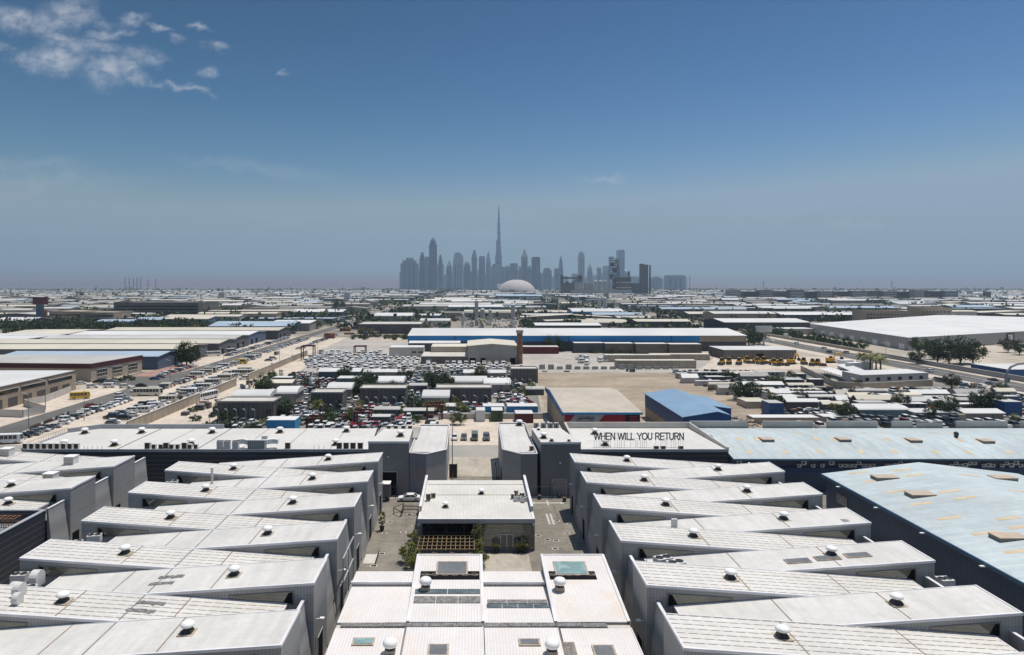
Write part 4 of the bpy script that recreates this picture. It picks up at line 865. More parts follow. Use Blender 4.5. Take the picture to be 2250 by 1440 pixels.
# ================================================================== vehicles
def wheel_set(o, xs, w, r, tw=.22):
    for x in xs:
        for sy in (-1, 1):
            a, b = sorted((sy * (w / 2 - tw), sy * (w / 2 + .015)))
            wh = MB().ex([(x + r * math.cos(k), r + r * math.sin(k)) for k in [2 * math.pi * i / 14 for i in range(14)]], 1, a, b).build('wheel', 'tyre', o)
            a, b = sorted((sy * (w / 2 + .012), sy * (w / 2 + .03)))
            MB().ex([(x + r * .6 * math.cos(k), r + r * .6 * math.sin(k)) for k in [2 * math.pi * i / 10 for i in range(10)]], 1, a, b).build('rim', 'rim', wh)
def lights(o, xf, xr, w, z, h=.14):
    for sy in (-1, 1):
        MB().box(xf - .04, xf + .02, sy * w * .36 - .18, sy * w * .36 + .18, z, z + h).build('headlight', 'lamp_clear', o)
        MB().box(xr - .02, xr + .04, sy * w * .38 - .14, sy * w * .38 + .14, z + .05, z + h + .08).build('tail_light', 'lamp_red', o)
def car(kind, low, cab, w, r, name='parked_car', cat='car'):
    """low: side profile of the body (x, z); cab: belt x0, x1, roof x0, x1, z belt, z roof"""
    o = proto(name, cat)
    b = MB(); n = len(low)
    yo = [w / 2] * n
    b.hexa([(x, -w / 2, z) for x, z in low], [(x, w / 2, z) for x, z in low])
    bx0, bx1, rx0, rx1, zb, zr_ = cab; i1, i2 = w / 2 - .06, w / 2 - .20
    b.hexa([(rx0, -i2, zr_ - .03), (rx1, -i2, zr_ - .03), (rx1, i2, zr_ - .03), (rx0, i2, zr_ - .03)], [(rx0 + .06, -i2 + .08, zr_ + .04), (rx1 - .06, -i2 + .08, zr_ + .04), (rx1 - .06, i2 - .08, zr_ + .04), (rx0 + .06, i2 - .08, zr_ + .04)])
    for sy in (-1, 1):
        for (xa, xb) in ((bx0, rx0), (bx1, rx1), ((bx0 + bx1) / 2, (rx0 + rx1) / 2)): b.bar((xa, sy * i1, zb - .02), (xb, sy * i2, zr_), .05)
    b.build('body', 'paint_' + kind, o)
    MB().hexa([(bx0, -i1, zb - .02), (bx1, -i1, zb - .02), (bx1, i1, zb - .02), (bx0, i1, zb - .02)], [(rx0, -i2, zr_ - .02), (rx1, -i2, zr_ - .02), (rx1, i2, zr_ - .02), (rx0, i2, zr_ - .02)]).build('window', 'dark_glass', o)
    xf, xr = max(p[0] for p in low), min(p[0] for p in low)
    wheel_set(o, (xr + .85, xf - .85), w, r)
    lights(o, xf, xr, w, .55)
    return o
SALOON = car('white', [(-2.3, .32), (2.25, .30), (2.32, .55), (2.1, .78), (1.0, .92), (-1.45, .96), (-2.1, .98), (-2.32, .75)], (-1.75, 1.2, -1.05, .45, .94, 1.43), 1.8, .33, 'parked_saloon', 'saloon')
HATCH = car('white', [(-1.95, .30), (1.95, .28), (2.0, .55), (1.85, .80), (1.0, .95), (-1.8, 1.0), (-2.0, .8)], (-1.85, 1.15, -1.45, .35, .96, 1.5), 1.72, .31, 'parked_hatchback', 'hatchback')
SUV = car('white', [(-2.3, .42), (2.3, .40), (2.38, .75), (2.25, 1.02), (1.15, 1.12), (-2.2, 1.16), (-2.38, .9)], (-2.25, 1.35, -2.0, .55, 1.13, 1.80), 1.92, .40, 'parked_suv', 'SUV')
def boxy(kind, L, w, h, zf, nose, r, wb, name, cat, win=True, two=None):
    o = proto(name, cat); b = MB()
    b.ex([(-L/2, zf), (L/2, zf), (L/2, zf + .75), (L/2 - nose, h - .12), (L/2 - nose - .12, h), (-L/2 + .1, h), (-L/2, h - .1)], 1, -w/2, w/2)
    b.build('body', 'paint_' + kind, o)
    z0, z1 = h * .52, h - .28
    g = MB()
    for sy in (-1, 1):
        a, c = sorted((sy * w/2, sy * (w/2 + .015)))
        n = max(2, int(L / 1.25)); step = (L - nose - .7) / n
        for i in range(n): g.box(-L/2 + .3 + i * step, -L/2 + .3 + (i + .86) * step, a, c, z0, z1)
    g.build('window', 'dark_glass', o)
    zz0, zz1 = zf + .80, h - .16; x0, x1 = L/2 - nose * (zz0 - zf - .75) / (h - .12 - zf - .75), L/2 - nose * (zz1 - zf - .75) / (h - .12 - zf - .75)
    MB().hexa([(x0, -w/2 + .1, zz0), (x0 + .02, -w/2 + .1, zz0), (x0 + .02, w/2 - .1, zz0), (x0, w/2 - .1, zz0)], [(x1, -w/2 + .15, zz1), (x1 + .02, -w/2 + .15, zz1), (x1 + .02, w/2 - .15, zz1), (x1, w/2 - .15, zz1)]).box(-L/2 - .015, -L/2, -w/2 + .2, w/2 - .2, z0 + .05, z1 - .05).build('windscreen', 'dark_glass', o)
    wheel_set(o, wb, w, r); lights(o, L/2, -L/2, w, zf + .35)
    return o
VAN = boxy('white', 4.9, 1.85, 2.15, .35, .75, .36, (-1.4, 1.5), 'parked_van', 'van')
MINIBUS = boxy('white', 6.9, 2.1, 2.75, .42, .45, .42, (-2.0, 2.2), 'parked_minibus', 'minibus')
BUS = boxy('cream', 11.0, 2.5, 3.15, .45, .25, .5, (-3.0, 3.6), 'parked_bus', 'bus')
def pickup():
    o = proto('parked_pickup', 'pickup'); w = 1.85
    MB().ex([(-2.6, .5), (2.55, .48), (2.6, .85), (2.4, 1.05), (1.4, 1.12), (-.7, 1.14), (-.7, 1.14), (-2.6, 1.08)], 1, -w/2, w/2).box(-.6, .9, -.7, .7, 1.72, 1.79).build('body', 'paint_white', o)
    MB().hexa([(-.75, -.86, 1.1), (1.35, -.86, 1.1), (1.35, .86, 1.1), (-.75, .86, 1.1)], [(-.65, -.72, 1.73), (.75, -.72, 1.73), (.75, .72, 1.73), (-.65, .72, 1.73)]).build('window', 'dark_glass', o)
    MB().box(-2.45, -.85, -.75, .75, 1.09, 1.16).build('load_bed', 'dark_metal', o)
    wheel_set(o, (-1.65, 1.6), w, .4); lights(o, 2.58, -2.6, w, .7)
    return o
PICKUP = pickup()
def truck():
    o = proto('box_truck', 'truck')
    MB().box(-3.2, 1.5, -1.15, 1.15, .95, 3.55).build('box_body', 'paint_grey', o)
    MB().box(-3.25, 1.55, -1.2, 1.2, 3.55, 3.65).build('box_roof', 'vent_white', o)
    MB().ex([(1.6, .6), (3.3, .6), (3.35, 1.5), (3.1, 2.5), (1.6, 2.6)], 1, -1.05, 1.05).build('cab', 'paint_white', o)
    MB().hexa([(3.36, -.9, 1.5), (3.38, -.9, 1.5), (3.38, .9, 1.5), (3.36, .9, 1.5)], [(3.13, -.85, 2.4), (3.15, -.85, 2.4), (3.15, .85, 2.4), (3.13, .85, 2.4)]).build('windscreen', 'dark_glass', o)
    MB().box(-3.0, 3.2, -.5, .5, .5, .95).build('chassis', 'dark_metal', o)
    wheel_set(o, (-2.0, 2.3), 2.1, .48, .3); lights(o, 3.32, -3.2, 2.1, .75)
    return o
TRUCK = truck()
def small(kind, L, w, h, name, cat):                   # far-off vehicle: body and dark glazing only
    o = proto(name, cat)
    MB().ex([(-L/2, .3), (L/2, .3), (L/2, h * .55), (L/2 - .9, h * .6), (L/2 - 1.3, h), (-L/2 + .35, h), (-L/2, h * .6)], 1, -w/2, w/2).build('body', 'paint_' + kind, o)
    g = MB().box(-L/2 + .5, L/2 - 1.5, -w/2 - .02, w/2 + .02, h * .60, h * .9)
    g.hexa([(L/2 - .88, -w/2 + .12, h * .6), (L/2 - .85, -w/2 + .12, h * .6), (L/2 - .85, w/2 - .12, h * .6), (L/2 - .88, w/2 - .12, h * .6)], [(L/2 - 1.26, -w/2 + .14, h * .95), (L/2 - 1.22, -w/2 + .14, h * .95), (L/2 - 1.22, w/2 - .14, h * .95), (L/2 - 1.26, w/2 - .14, h * .95)])
    g.box(-L/2 + .8, L/2 - .8, -w/2 - .015, w/2 + .015, .12, .45); g.box(L/2, L/2 + .03, -w * .3, w * .3, .5, .8)
    g.build('window', 'dark_glass', o); return o
FARCAR = small('white', 4.4, 1.8, 1.5, 'parked_car', 'car')
FARTRUCK = small('white', 5.6, 2.1, 2.5, 'parked_truck', 'truck')
def excavator():
    o = proto('excavator', 'excavator')
    for sy in (-1, 1): MB().ex([(-1.9, .15), (-1.6, 0), (1.6, 0), (1.9, .15), (1.9, .7), (1.6, .9), (-1.6, .9), (-1.9, .7)], 1, sy * 1.2 - .3, sy * 1.2 + .3).build('track', 'dark_metal', o)
    MB().box(-2.2, 1.1, -1.3, 1.3, 1.0, 2.3).box(-2.3, -1.2, -1.2, 1.2, 2.3, 2.6).build('body', 'plant_yellow', o)
    MB().hexa([(-.2, .2, 2.3), (1.3, .2, 2.3), (1.3, 1.25, 2.3), (-.2, 1.25, 2.3)], [(-.1, .25, 3.3), (.9, .25, 3.3), (.9, 1.2, 3.3), (-.1, 1.2, 3.3)]).build('cab', 'dark_glass', o)
    m = MB(); P = [(1.0, 2.0), (2.6, 4.8), (4.6, 5.0), (6.0, 2.6)]
    for a, b in zip(P, P[1:]): m.bar((a[0], -.3, a[1]), (b[0], -.3, b[1]), .36)
    m.build('boom', 'plant_yellow', o)
    MB().ex([(5.5, 2.7), (6.4, 2.7), (6.6, 1.7), (5.9, 1.3), (5.3, 1.9)], 1, -.9, .3).build('bucket', 'dark_metal', o)
    return o
EXC = excavator()
def loader():
    o = proto('wheel_loader', 'loader')
    MB().box(-2.4, .5, -1.1, 1.1, 1.0, 2.1).box(-2.3, -1.0, -.9, .9, 2.1, 2.5).box(.4, 2.0, -.8, .8, .9, 1.5).build('body', 'plant_yellow', o)
    MB().hexa([(-.9, -.85, 2.1), (.5, -.85, 2.1), (.5, .85, 2.1), (-.9, .85, 2.1)], [(-.8, -.75, 3.3), (.3, -.75, 3.3), (.3, .75, 3.3), (-.8, .75, 3.3)]).build('cab', 'dark_glass', o)
    MB().box(-.9, .4, -.85, .85, 3.3, 3.42).build('cab_roof', 'plant_yellow', o)
    m = MB()
    for sy in (-.6, .6): m.bar((.8, sy, 1.6), (3.0, sy, .8), .16)
    m.build('lift_arm', 'plant_yellow', o)
    MB().ex([(2.8, .2), (3.9, .15), (3.6, .5), (3.2, 1.4), (2.9, 1.4)], 1, -1.3, 1.3).build('bucket', 'dark_metal', o)
    wheel_set(o, (-1.6, 1.4), 2.5, .75, .5); return o
LOADER = loader()
# ================================================================== trees
def crown_mesh(name, rx, rz, clumps, per, leaf, z0, mt, seed, flat=1.):
    rnd = random.Random(seed); m = MB(); cs = []
    for i in range(clumps):
        while True:
            p = Vector((rnd.uniform(-1, 1), rnd.uniform(-1, 1), rnd.uniform(-1, 1)))
            if p.length < 1: break
        p = p.normalized() * (p.length ** .55)
        cs.append((Vector((p.x * rx, p.y * rx, z0 + rz + p.z * rz * .85)), rnd.uniform(.55, 1.2)))
    cr = .42 * rx
    for c, s in cs:
        for j in range(per):
            d = Vector((rnd.gauss(0, 1), rnd.gauss(0, 1), rnd.gauss(0, .75))); d = d.normalized() * cr * s * rnd.random() ** .45
            q = c + d; u = Vector((rnd.gauss(0, 1), rnd.gauss(0, 1), rnd.gauss(0, 1))).normalized(); w = u.orthogonal().normalized(); v = u.cross(w); l = leaf * rnd.uniform(.6, 1.3)
            m.add([q + w * l * .5, q + v * l * .32, q - w * l * .5, q - v * l * .32], [(0, 1, 2, 3)])
    return m, cs
TREES = {}
def tree_proto(key, name, cat, rx, rz, z0, clumps, per, leaf, mt, seed, tr=.22):
    o = proto(name, cat); m, cs = crown_mesh('crown', rx, rz, clumps, per, leaf, z0, mt, seed)
    tk = MB(); ht = z0 + rz * .7
    tk.lathe([(tr * 1.3, 0), (tr, .5), (tr * .8, z0), (tr * .45, ht)], 0, 0, 8)
    for c, s in cs[:7]: tk.bar((0, 0, z0 * .85), tuple(c * .85), tr * .3, n=5)
    tk.build('trunk', 'bark', o); m.build('crown', mt, o); TREES[key] = o; return o
tree_proto('big', 'broadleaf_tree', 'tree', 4.2, 3.4, 2.0, 46, 55, .55, 'leaf_green', 1, .28)
tree_proto('dark', 'broadleaf_tree', 'tree', 3.8, 3.6, 1.2, 44, 55, .55, 'leaf_dark', 2, .25)
tree_proto('mid', 'broadleaf_tree', 'tree', 2.8, 2.6, 1.2, 30, 45, .5, 'leaf_green', 3, .2)
tree_proto('olive', 'broadleaf_tree', 'tree', 2.4, 2.2, .9, 28, 45, .45, 'leaf_olive', 4, .18)
tree_proto('far1', 'broadleaf_tree', 'tree', 4.4, 3.4, 1.0, 16, 22, 1.3, 'leaf_dark', 5, .3)
tree_proto('far2', 'broadleaf_tree', 'tree', 3.8, 3.6, 1.0, 16, 22, 1.2, 'leaf_green', 6, .3)
tree_proto('bush', 'shrub', 'shrub', 1.05, 1.0, .1, 22, 60, .22, 'leaf_olive', 7, .06)
tree_proto('tallbush', 'shrub', 'shrub', .8, 2.1, .2, 24, 60, .22, 'leaf_olive', 8, .07)
tree_proto('hedge', 'shrub', 'shrub', 2.2, 1.3, .2, 18, 40, .5, 'leaf_green', 9, .12)
tree_proto('dry', 'shrub', 'shrub', 2.0, 1.3, .2, 14, 30, .5, 'leaf_dry', 10, .12)
def palm():
    o = proto('palm_tree', 'palm'); rnd = random.Random(4)
    MB().lathe([(.32, 0), (.24, .6), (.2, 4.2), (.26, 4.8)], 0, 0, 8).build('trunk', 'bark', o)
    m = MB()
    for i in range(26):
        a = 2 * math.pi * i / 26 + rnd.uniform(-.1, .1); el = rnd.uniform(-.2, 1.1); L = rnd.uniform(2.2, 3.0); p = Vector((0, 0, 4.7)); d = Vector((math.cos(a), math.sin(a), 0)); sd = Vector((-math.sin(a), math.cos(a), 0)); pts = []
        for k in range(6):
            u = k / 5; pts.append((p + d * (L * u * math.cos(el * .6)) + Vector((0, 0, L * (u * math.sin(el) - .75 * u * u))), .34 * math.sin(math.pi * (.15 + .8 * u))))
        for (q, w), (q2, w2) in zip(pts, pts[1:]): m.add([q + sd * w - Vector((0, 0, w * .5)), q, q2, q2 + sd * w2 - Vector((0, 0, w2 * .5))], [(0, 1, 2, 3)]); m.add([q - sd * w - Vector((0, 0, w * .5)), q, q2, q2 - sd * w2 - Vector((0, 0, w2 * .5))], [(0, 1, 2, 3)])
    m.build('crown', 'leaf_olive', o); TREES['palm'] = o
palm(); index_kids()
def tree(key, x, y, s, label, grp=None):
    return dup(TREES[key], (x, y, 0), random.uniform(0, 6.28), label, grp, (s * random.uniform(.92, 1.1), s * random.uniform(.92, 1.1), s))
# alley plants and vehicles
tree('tallbush', -9.6, 112.2, 1.05, 'tall yellow-green shrub at the left corner of the pavilion bay')
tree('bush', -9.9, 109.6, 1.5, 'round yellow-green shrub left of the pergola'); tree('bush', -9.2, 107.2, 1.15, 'low yellow-green shrub at the near left of the pergola')
tree('tallbush', 1.1, 112.6, 1.25, 'tall shrub climbing beside the middle pillar of the pavilion'); tree('tallbush', 1.3, 109.8, .9, 'tall shrub at the right end of the pergola'); tree('bush', 1.2, 107.4, 1.2, 'rounded shrub at the near right of the pergola')
tree('bush', -3.0, 106.6, .9, 'low shrub along the near edge of the pergola, right of two'); tree('bush', -6.4, 106.4, .8, 'low shrub along the near edge of the pergola, left of two')
def planter(x, y, s, key, ks, label):
    t = thing('planter', label, 'planter', (x, y, 0), 'planters around the pavilion')
    MB().lathe([(.32 * s, 0), (.45 * s, .75 * s), (.5 * s, .8 * s), (.4 * s, .8 * s), (.38 * s, .72 * s)], x, y, 14).build('pot', 'dark_metal', t)
    k = TREES[key]; c = [q for q in KID[k.name] if q.name.startswith('crown')][0].copy(); C.objects.link(c); c.parent = t; c.location = (0, 0, .7 * s); c.scale = (ks,) * 3; c.name = 'plant'
planter(-16.3, 123.2, 1.0, 'tallbush', .75, 'dark pot with a leafy green plant by the left row wall')
for x, l in ((4.3, 'dark planter left of the pavilion glass door'), (7.9, 'dark planter right of the pavilion glass door'), (8.9, 'tall dark planter by the right pavilion pillar')): planter(x, 113.2, .8, 'bush', .6 if x < 8.5 else .75, l)
for x, y, l in ((-9.0, 102.2, 'dark planter behind the left raised white bay, farther one'), (-8.8, 98.8, 'dark planter behind the left raised white bay, nearer one')): planter(x, y, 1.1, 'bush', .5, l)
x, y = gp(897, 1099.5); dup(SALOON, (x + .2, y - .3, .02), math.pi, 'silver-white saloon parked side-on before the left gate block', paint='white')
x, y = gp(846, 1101); dup(TRUCK, (gx(858, 141) - 3.2, 140.9, .01), math.pi, 'grey box truck with white top before the left gate block door')
for px, k, p, l in ((1002, HATCH, 'white', 'white hatchback, leftmost of four cars beyond the passage'), (1023, HATCH, 'grey', 'dark grey hatchback, second of four cars beyond the passage'), (1047, VAN, 'white', 'white-topped green van, third of four vehicles beyond the passage'), (1073, SUV, 'grey', 'grey car, rightmost of four beyond the passage')):
    y = gy(969.5); dup(k, (gx(px, y) - .5, y + 2, .01), -math.pi / 2, l, paint='green' if k is VAN else p)
# small alley things
def lamp_post(x, y, h, label, grp, arm=1.6, az=0.):
    t = thing('street_lamp', label, 'street lamp', (x, y, 0), grp)
    MB().lathe([(.13, 0), (.07, h)], x, y, 8).build('pole', 'grey_metal', t)
    dx, dy = math.cos(az), math.sin(az)
    MB().bar((x, y, h - .05), (x + dx * arm, y + dy * arm, h + .35), .05).hexa(*[[(x + dx * arm + u, y + dy * arm + v, h + z) for u, v in ((-.35, -.16), (.35, -.16), (.35, .16), (-.35, .16))] for z in (.28, .42)]).build('lamp_head', 'roof_white_unit', t)
lamp_post(gx(994, 165), 165, 13.5, 'tall thin pole rising at the left of the passage', None, .6)
t = thing('gate_booth', 'dark open gate leaf standing left in the passage', 'gate', (-4.4, 157, 0))
MB().box(-5.1, -3.3, 156.9, 157.1, .1, 3.2).build('panel', 'dark_metal', t); MB().box(-3.35, -3.2, 156.8, 157.2, 0, 3.4).build('post', 'grey_metal', t)
t = thing('gate_booth', 'dark open gate leaf folded at the right of the passage', 'gate', (6, 156, 0))
MB().box(5.6, 5.75, 151, 157.6, .1, 3.2).build('panel', 'dark_metal', t); MB().box(5.5, 5.85, 157.6, 157.9, 0, 3.5).build('post', 'grey_metal', t)
m = MB().bar((-4.2, 146, 0), (-4.2, 146, 1.2), .07); m.bar((-4.2, 146, 1.1), (-4.2, 158, 1.25), .06)
tag(m.build('traffic_barrier', 'rust_red', base=(-4.2, 146, 0)), 'red and white barrier rail along the left side of the passage', 'barrier')
t = thing('bollard_post', 'short dark post in the middle of the passage rumble blocks', 'post', (1.0, 150, 0)); MB().box(.9, 1.1, 149.9, 150.1, .02, 1.5).build('shaft', 'dark_metal', t); MB().box(.7, 1.3, 149.8, 150.2, .02, .1).build('foot', 'dark_metal', t)
for i, (x, y) in enumerate(((14.4, 141.4), (18.6, 142.2), (19.4, 139.9))):
    t = thing('tyre_planter', ['dark round bin left of the roller door', 'dark round bin right at the roller door', 'dark round bin against the far right row wall'][i], 'bin', (x, y, 0), 'dark bins by the roller door')
    MB().lathe([(.35, 0), (.42, .7), (.45, .75)], x, y, 12).build('drum', 'dark_metal', t); MB().lathe([(.47, .75), (.4, .85), (.1, .9)], x, y, 12).build('lid', 'timber_dark', t)
m = MB().bar((12, 141.6, 0), (12, 141.6, 2.6), .06).bar((16.6, 141.6, 0), (16.6, 141.6, 3.2), .06).bar((17.1, 141.6, 0), (17.1, 141.6, 3.2), .06); m.bar((11.5, 141.6, 2.5), (22, 141.6, 2.6), .03)
tag(m.build('cable_posts', 'dark_metal', base=(16, 141.6, 0)), 'thin dark posts with a cable strung before the right gate block', 'post')
m = MB().bar((-17.5, 141.6, 2.6), (-9, 141.6, 2.6), .03)
for x in (-15.9, -15.5, -10.2, -9.8): m.bar((x, 141.6, 0), (x, 141.6, 3.0), .06)
tag(m.build('cable_posts', 'dark_metal', base=(-13, 141.6, 0)), 'thin dark posts with a cable strung before the left gate block', 'post')
# ================================================================== warehouses
OCC = []
def free(x0, x1, y0, y1, pad=4):
    return all(x1 + pad < a or x0 - pad > b or y1 + pad < c or y0 - pad > d for a, b, c, d in OCC)
def occ(x0, x1, y0, y1): OCC.append((x0, x1, y0, y1))
def warehouse(name, label, cat, x0, x1, y0, y1, h, wm, rm, kind='X', rise=1.6, group=None, over=.5, fascia=None, fh=1.6, doors=(), wins=(), parapet=None, cap=None):
    """kind X: ridge along x, Y: ridge along y, F: flat, B: barrel along x. doors (side, u, w, h); wins (side, u0, u1, z0, z1, n)"""
    occ(x0, x1, y0, y1)
    cx, cy = (x0 + x1) / 2, (y0 + y1) / 2; t = thing(name, label, cat, (cx, cy, 0), group); o = over
    if kind == 'X':
        MB().ex([(y0, 0), (y1, 0), (y1, h), (cy, h + rise), (y0, h)], 0, x0, x1).build('wall', wm, t)
        s = rise / (cy - y0)
        rf = MB().ex([(y0 - o, h - s * o + .03), (cy, h + rise + .03), (y1 + o, h - s * o + .03), (y1 + o, h - s * o + .28), (cy, h + rise + .28), (y0 - o, h - s * o + .28)], 0, x0 - o, x1 + o).build('roof', rm, t)
    elif kind == 'Y':
        MB().ex([(x0, 0), (x1, 0), (x1, h), (cx, h + rise), (x0, h)], 1, y0, y1).build('wall', wm, t)
        s = rise / (cx - x0)
        rf = MB().ex([(x0 - o, h - s * o + .03), (cx, h + rise + .03), (x1 + o, h - s * o + .03), (x1 + o, h - s * o + .28), (cx, h + rise + .28), (x0 - o, h - s * o + .28)], 1, y0 - o, y1 + o).build('roof', rm, t)
    elif kind == 'B':
        n = 9; arc = [(cy + (y1 - y0) / 2 * math.cos(math.pi * i / n), h + rise * math.sin(math.pi * i / n)) for i in range(n + 1)]
        MB().box(x0, x1, y0, y1, 0, h).build('wall', wm, t)
        rf = MB().ex([(y1, h), *arc[1:-1], (y0, h)][::-1], 0, x0 - o, x1 + o).build('roof', rm, t)
    else:
        MB().box(x0, x1, y0, y1, 0, h).build('wall', wm, t)
        rf = MB().box(x0, x1, y0, y1, h, h + .12).build('roof', rm, t)
        if parapet:
            p = MB().box(x0 - .15, x1 + .15, y0 - .15, y0 + .15, h, h + parapet).box(x0 - .15, x1 + .15, y1 - .15, y1 + .15, h, h + parapet).box(x0 - .15, x0 + .15, y0 + .15, y1 - .15, h, h + parapet).box(x1 - .15, x1 + .15, y0 + .15, y1 - .15, h, h + parapet)
            p.build('parapet', cap or wm, t)
    if fascia: MB().box(x0 - o - .06, x1 + o + .06, y0 - o - .12, y0 - o + .1, h - fh, h + .12).box(x1 + o - .1, x1 + o + .12, y0 - o + .1, y1, h - fh, h + .12).box(x0 - o - .12, x0 - o + .1, y0 - o + .1, y1, h - fh, h + .12).build('fascia', fascia, t)
    for sd, u, w, hh in doors:
        m = MB()
        if sd == 'F': m.box(x0 + u, x0 + u + w, y0 - .06, y0 + .02, .05, hh)
        elif sd == 'R': m.box(x1 - .02, x1 + .06, y0 + u, y0 + u + w, .05, hh)
        else: m.box(x0 - .06, x0 + .02, y0 + u, y0 + u + w, .05, hh)
        m.build('loading_door', 'void' if (int(u) % 3) else 'grey_metal', t)
    for sd, u0, u1, z0, z1, n in wins:
        st = (u1 - u0) / n
        for i in range(n):
            a, b = u0 + st * i, u0 + st * (i + .72); m = MB()
            if sd == 'F': m.box(x0 + a, x0 + b, y0 - .05, y0 + .02, z0, z1)
            elif sd == 'R': m.box(x1 - .02, x1 + .05, y0 + a, y0 + b, z0, z1)
            else: m.box(x0 - .05, x0 + .02, y0 + a, y0 + b, z0, z1)
            m.build('window', 'dark_glass', t)
    return t
def W(pl, pr, pb, depth, h, wm, rm, label, kind='X', rise=1.6, name='warehouse', cat='warehouse', **kw):
    """by what the photograph shows: left and right pixel of the front, pixel row of its base"""
    y = gy(pb); return warehouse(name, label, cat, gx(pl, y), gx(pr, y), y, y + depth, h, wm, rm, kind, rise, **kw)
occ(-130, 140, 40, 235); occ(-150, -132, 100, 5000); occ(228, 254, 180, 3000); occ(-137, -104, 200, 560)
# ---- right of the gate: tan-roofed shop with a banner, blue shed, dirt yard
struct(MB().sheet([(24, 189), (130, 189), (99, 345), (32, 345)], .02), 'ground', 'lot_tan', 'bare dirt yard with darker streaks behind the tan roof')
t = thing('banner_shop', 'tan-roofed workshop with blue edging and a red banner across its front', 'workshop', (38, 194, 0))
MB().box(26.8, 48.7, 194, 237, 0, 7.7).build('wall', 'tan_wall', t)
rf = MB().ex([(193.4, 8.1), (226, 9.5), (238, 8.4), (238, 8.6), (226, 9.7), (193.4, 8.3)], 0, 26.4, 49.2).build('roof', 'tan_roof', t)
MB().box(26.3, 49.3, 193.2, 193.5, 7.72, 8.34).build('fascia', 'sky_blue', t)
MB().ex([(193.5, 7.3), (238, 7.6), (238, 8.62), (226, 9.72), (193.5, 8.34)], 0, 26.1, 26.4).build('fascia', 'blue_wall', t)
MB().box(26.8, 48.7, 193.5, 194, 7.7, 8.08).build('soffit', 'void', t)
b = MB().box(26.9, 48.6, 193.72, 193.95, 5.2, 7.66).build('banner', 'sign_grey', t)
def xz(poly, y, name, mt, par): return MB().ex(poly, 1, y - .02, y).build(name, mt, par)
xz([(26.95, 5.25), (28.0, 5.25), (29.9, 7.62), (26.95, 7.62)], 193.72, 'red_flash', 'sign_red', b)
xz([(36.4, 5.25), (44.4, 5.25), (44.4, 7.62), (38.5, 7.62)], 193.72, 'red_flash', 'sign_red', b)
xz([(44.4, 5.25), (48.55, 5.25), (48.55, 7.62), (44.4, 7.62)], 193.715, 'black_field', 'sign_black', b)
for z0, z1 in ((6.75, 7.3), (5.8, 6.4)): xz([(45.6, z0), (47.9, z0), (47.9, z1), (45.6, z1)], 193.69, 'red_flash', 'sign_red', b)
def text_mesh(key, name, x0, x1, z0, z1, y, mt, par):
    me = TXT[key]
    if not len(me.vertices): return None
    X = [v.co.x for v in me.vertices]; Z = [v.co.y for v in me.vertices]; o3 = Vector(ORG[par.name]); a, b, c, d = min(X), max(X), min(Z), max(Z)
    for v in me.vertices: v.co = Vector((x0 + (x1 - x0) * (v.co.x - a) / (b - a), y - v.co.z, z0 + (z1 - z0) * (v.co.y - c) / (d - c))) - o3
    me.materials.append(M[mt]); ob = bpy.data.objects.new(name, me); C.objects.link(ob); ob.parent = par; return ob
text_mesh('shop', 'letters', 30.4, 35.4, 5.95, 7.35, 193.69, 'sign_black', b)
MB().box(30.3, 35.5, 193.68, 193.71, 5.62, 5.75).build('underline', 'sign_black', b)
text_mesh('line', 'letters', 39.4, 43.8, 6.7, 7.2, 193.69, 'sign_faint', b)
text_mesh('line_two', 'letters', 39.0, 43.9, 5.75, 6.25, 193.69, 'sign_faint', b)
t = thing('blue_shed', 'blue metal shed with pale blue gabled roof beside the dirt yard', 'shed', (66, 189, 0))
MB().ex([(59.4, 3.4), (72.4, 3.4), (72.4, 8.4), (69, 9.3), (59.4, 7.8)], 1, 188.8, 230).build('wall', 'blue_wall', t)
MB().box(59.45, 72.35, 188.85, 229.9, 0, 3.4).build('plinth', 'tan_wall', t)
MB().ex([(59.1, 7.78), (69, 9.38), (72.7, 8.4), (72.7, 8.55), (69, 9.55), (59.1, 7.95)], 1, 188.4, 230.3).build('roof', 'blue_roof', t)
t = thing('blue_shed', 'small blue lean-to shed at the right of the larger blue shed', 'shed', (76, 206, 0))
MB().ex([(72.8, 0), (79, 0), (79, 7.3), (72.8, 8.1)], 1, 204.5, 226).build('wall', 'blue_wall', t); MB().ex([(72.8, 8.15), (79.3, 7.3), (79.3, 7.45), (72.8, 8.3)], 1, 204.3, 226.2).build('roof', 'blue_roof', t)
t = thing('yard_wall', 'weathered yard wall between tan workshop and blue shed', 'wall', (54, 205, 0)); MB().prism([(52.6, 176), (52.9, 176), (50.9, 236), (50.6, 236)], 0, 2.6).build('panel', 'concrete_wall', t); MB().prism([(52.5, 176), (53, 176), (51, 236), (50.5, 236)], 2.6, 2.75).build('coping', 'concrete_pale', t)
t = thing('generator_box', 'dark open container behind the right end of the tan workshop', 'container', (51, 240, 0)); MB().box(48.6, 53.4, 239.5, 242.5, .2, 6.2).build('body', 'brown_office', t); MB().box(48.5, 53.5, 239.4, 242.6, 6.2, 6.35).build('roof', 'concrete', t)
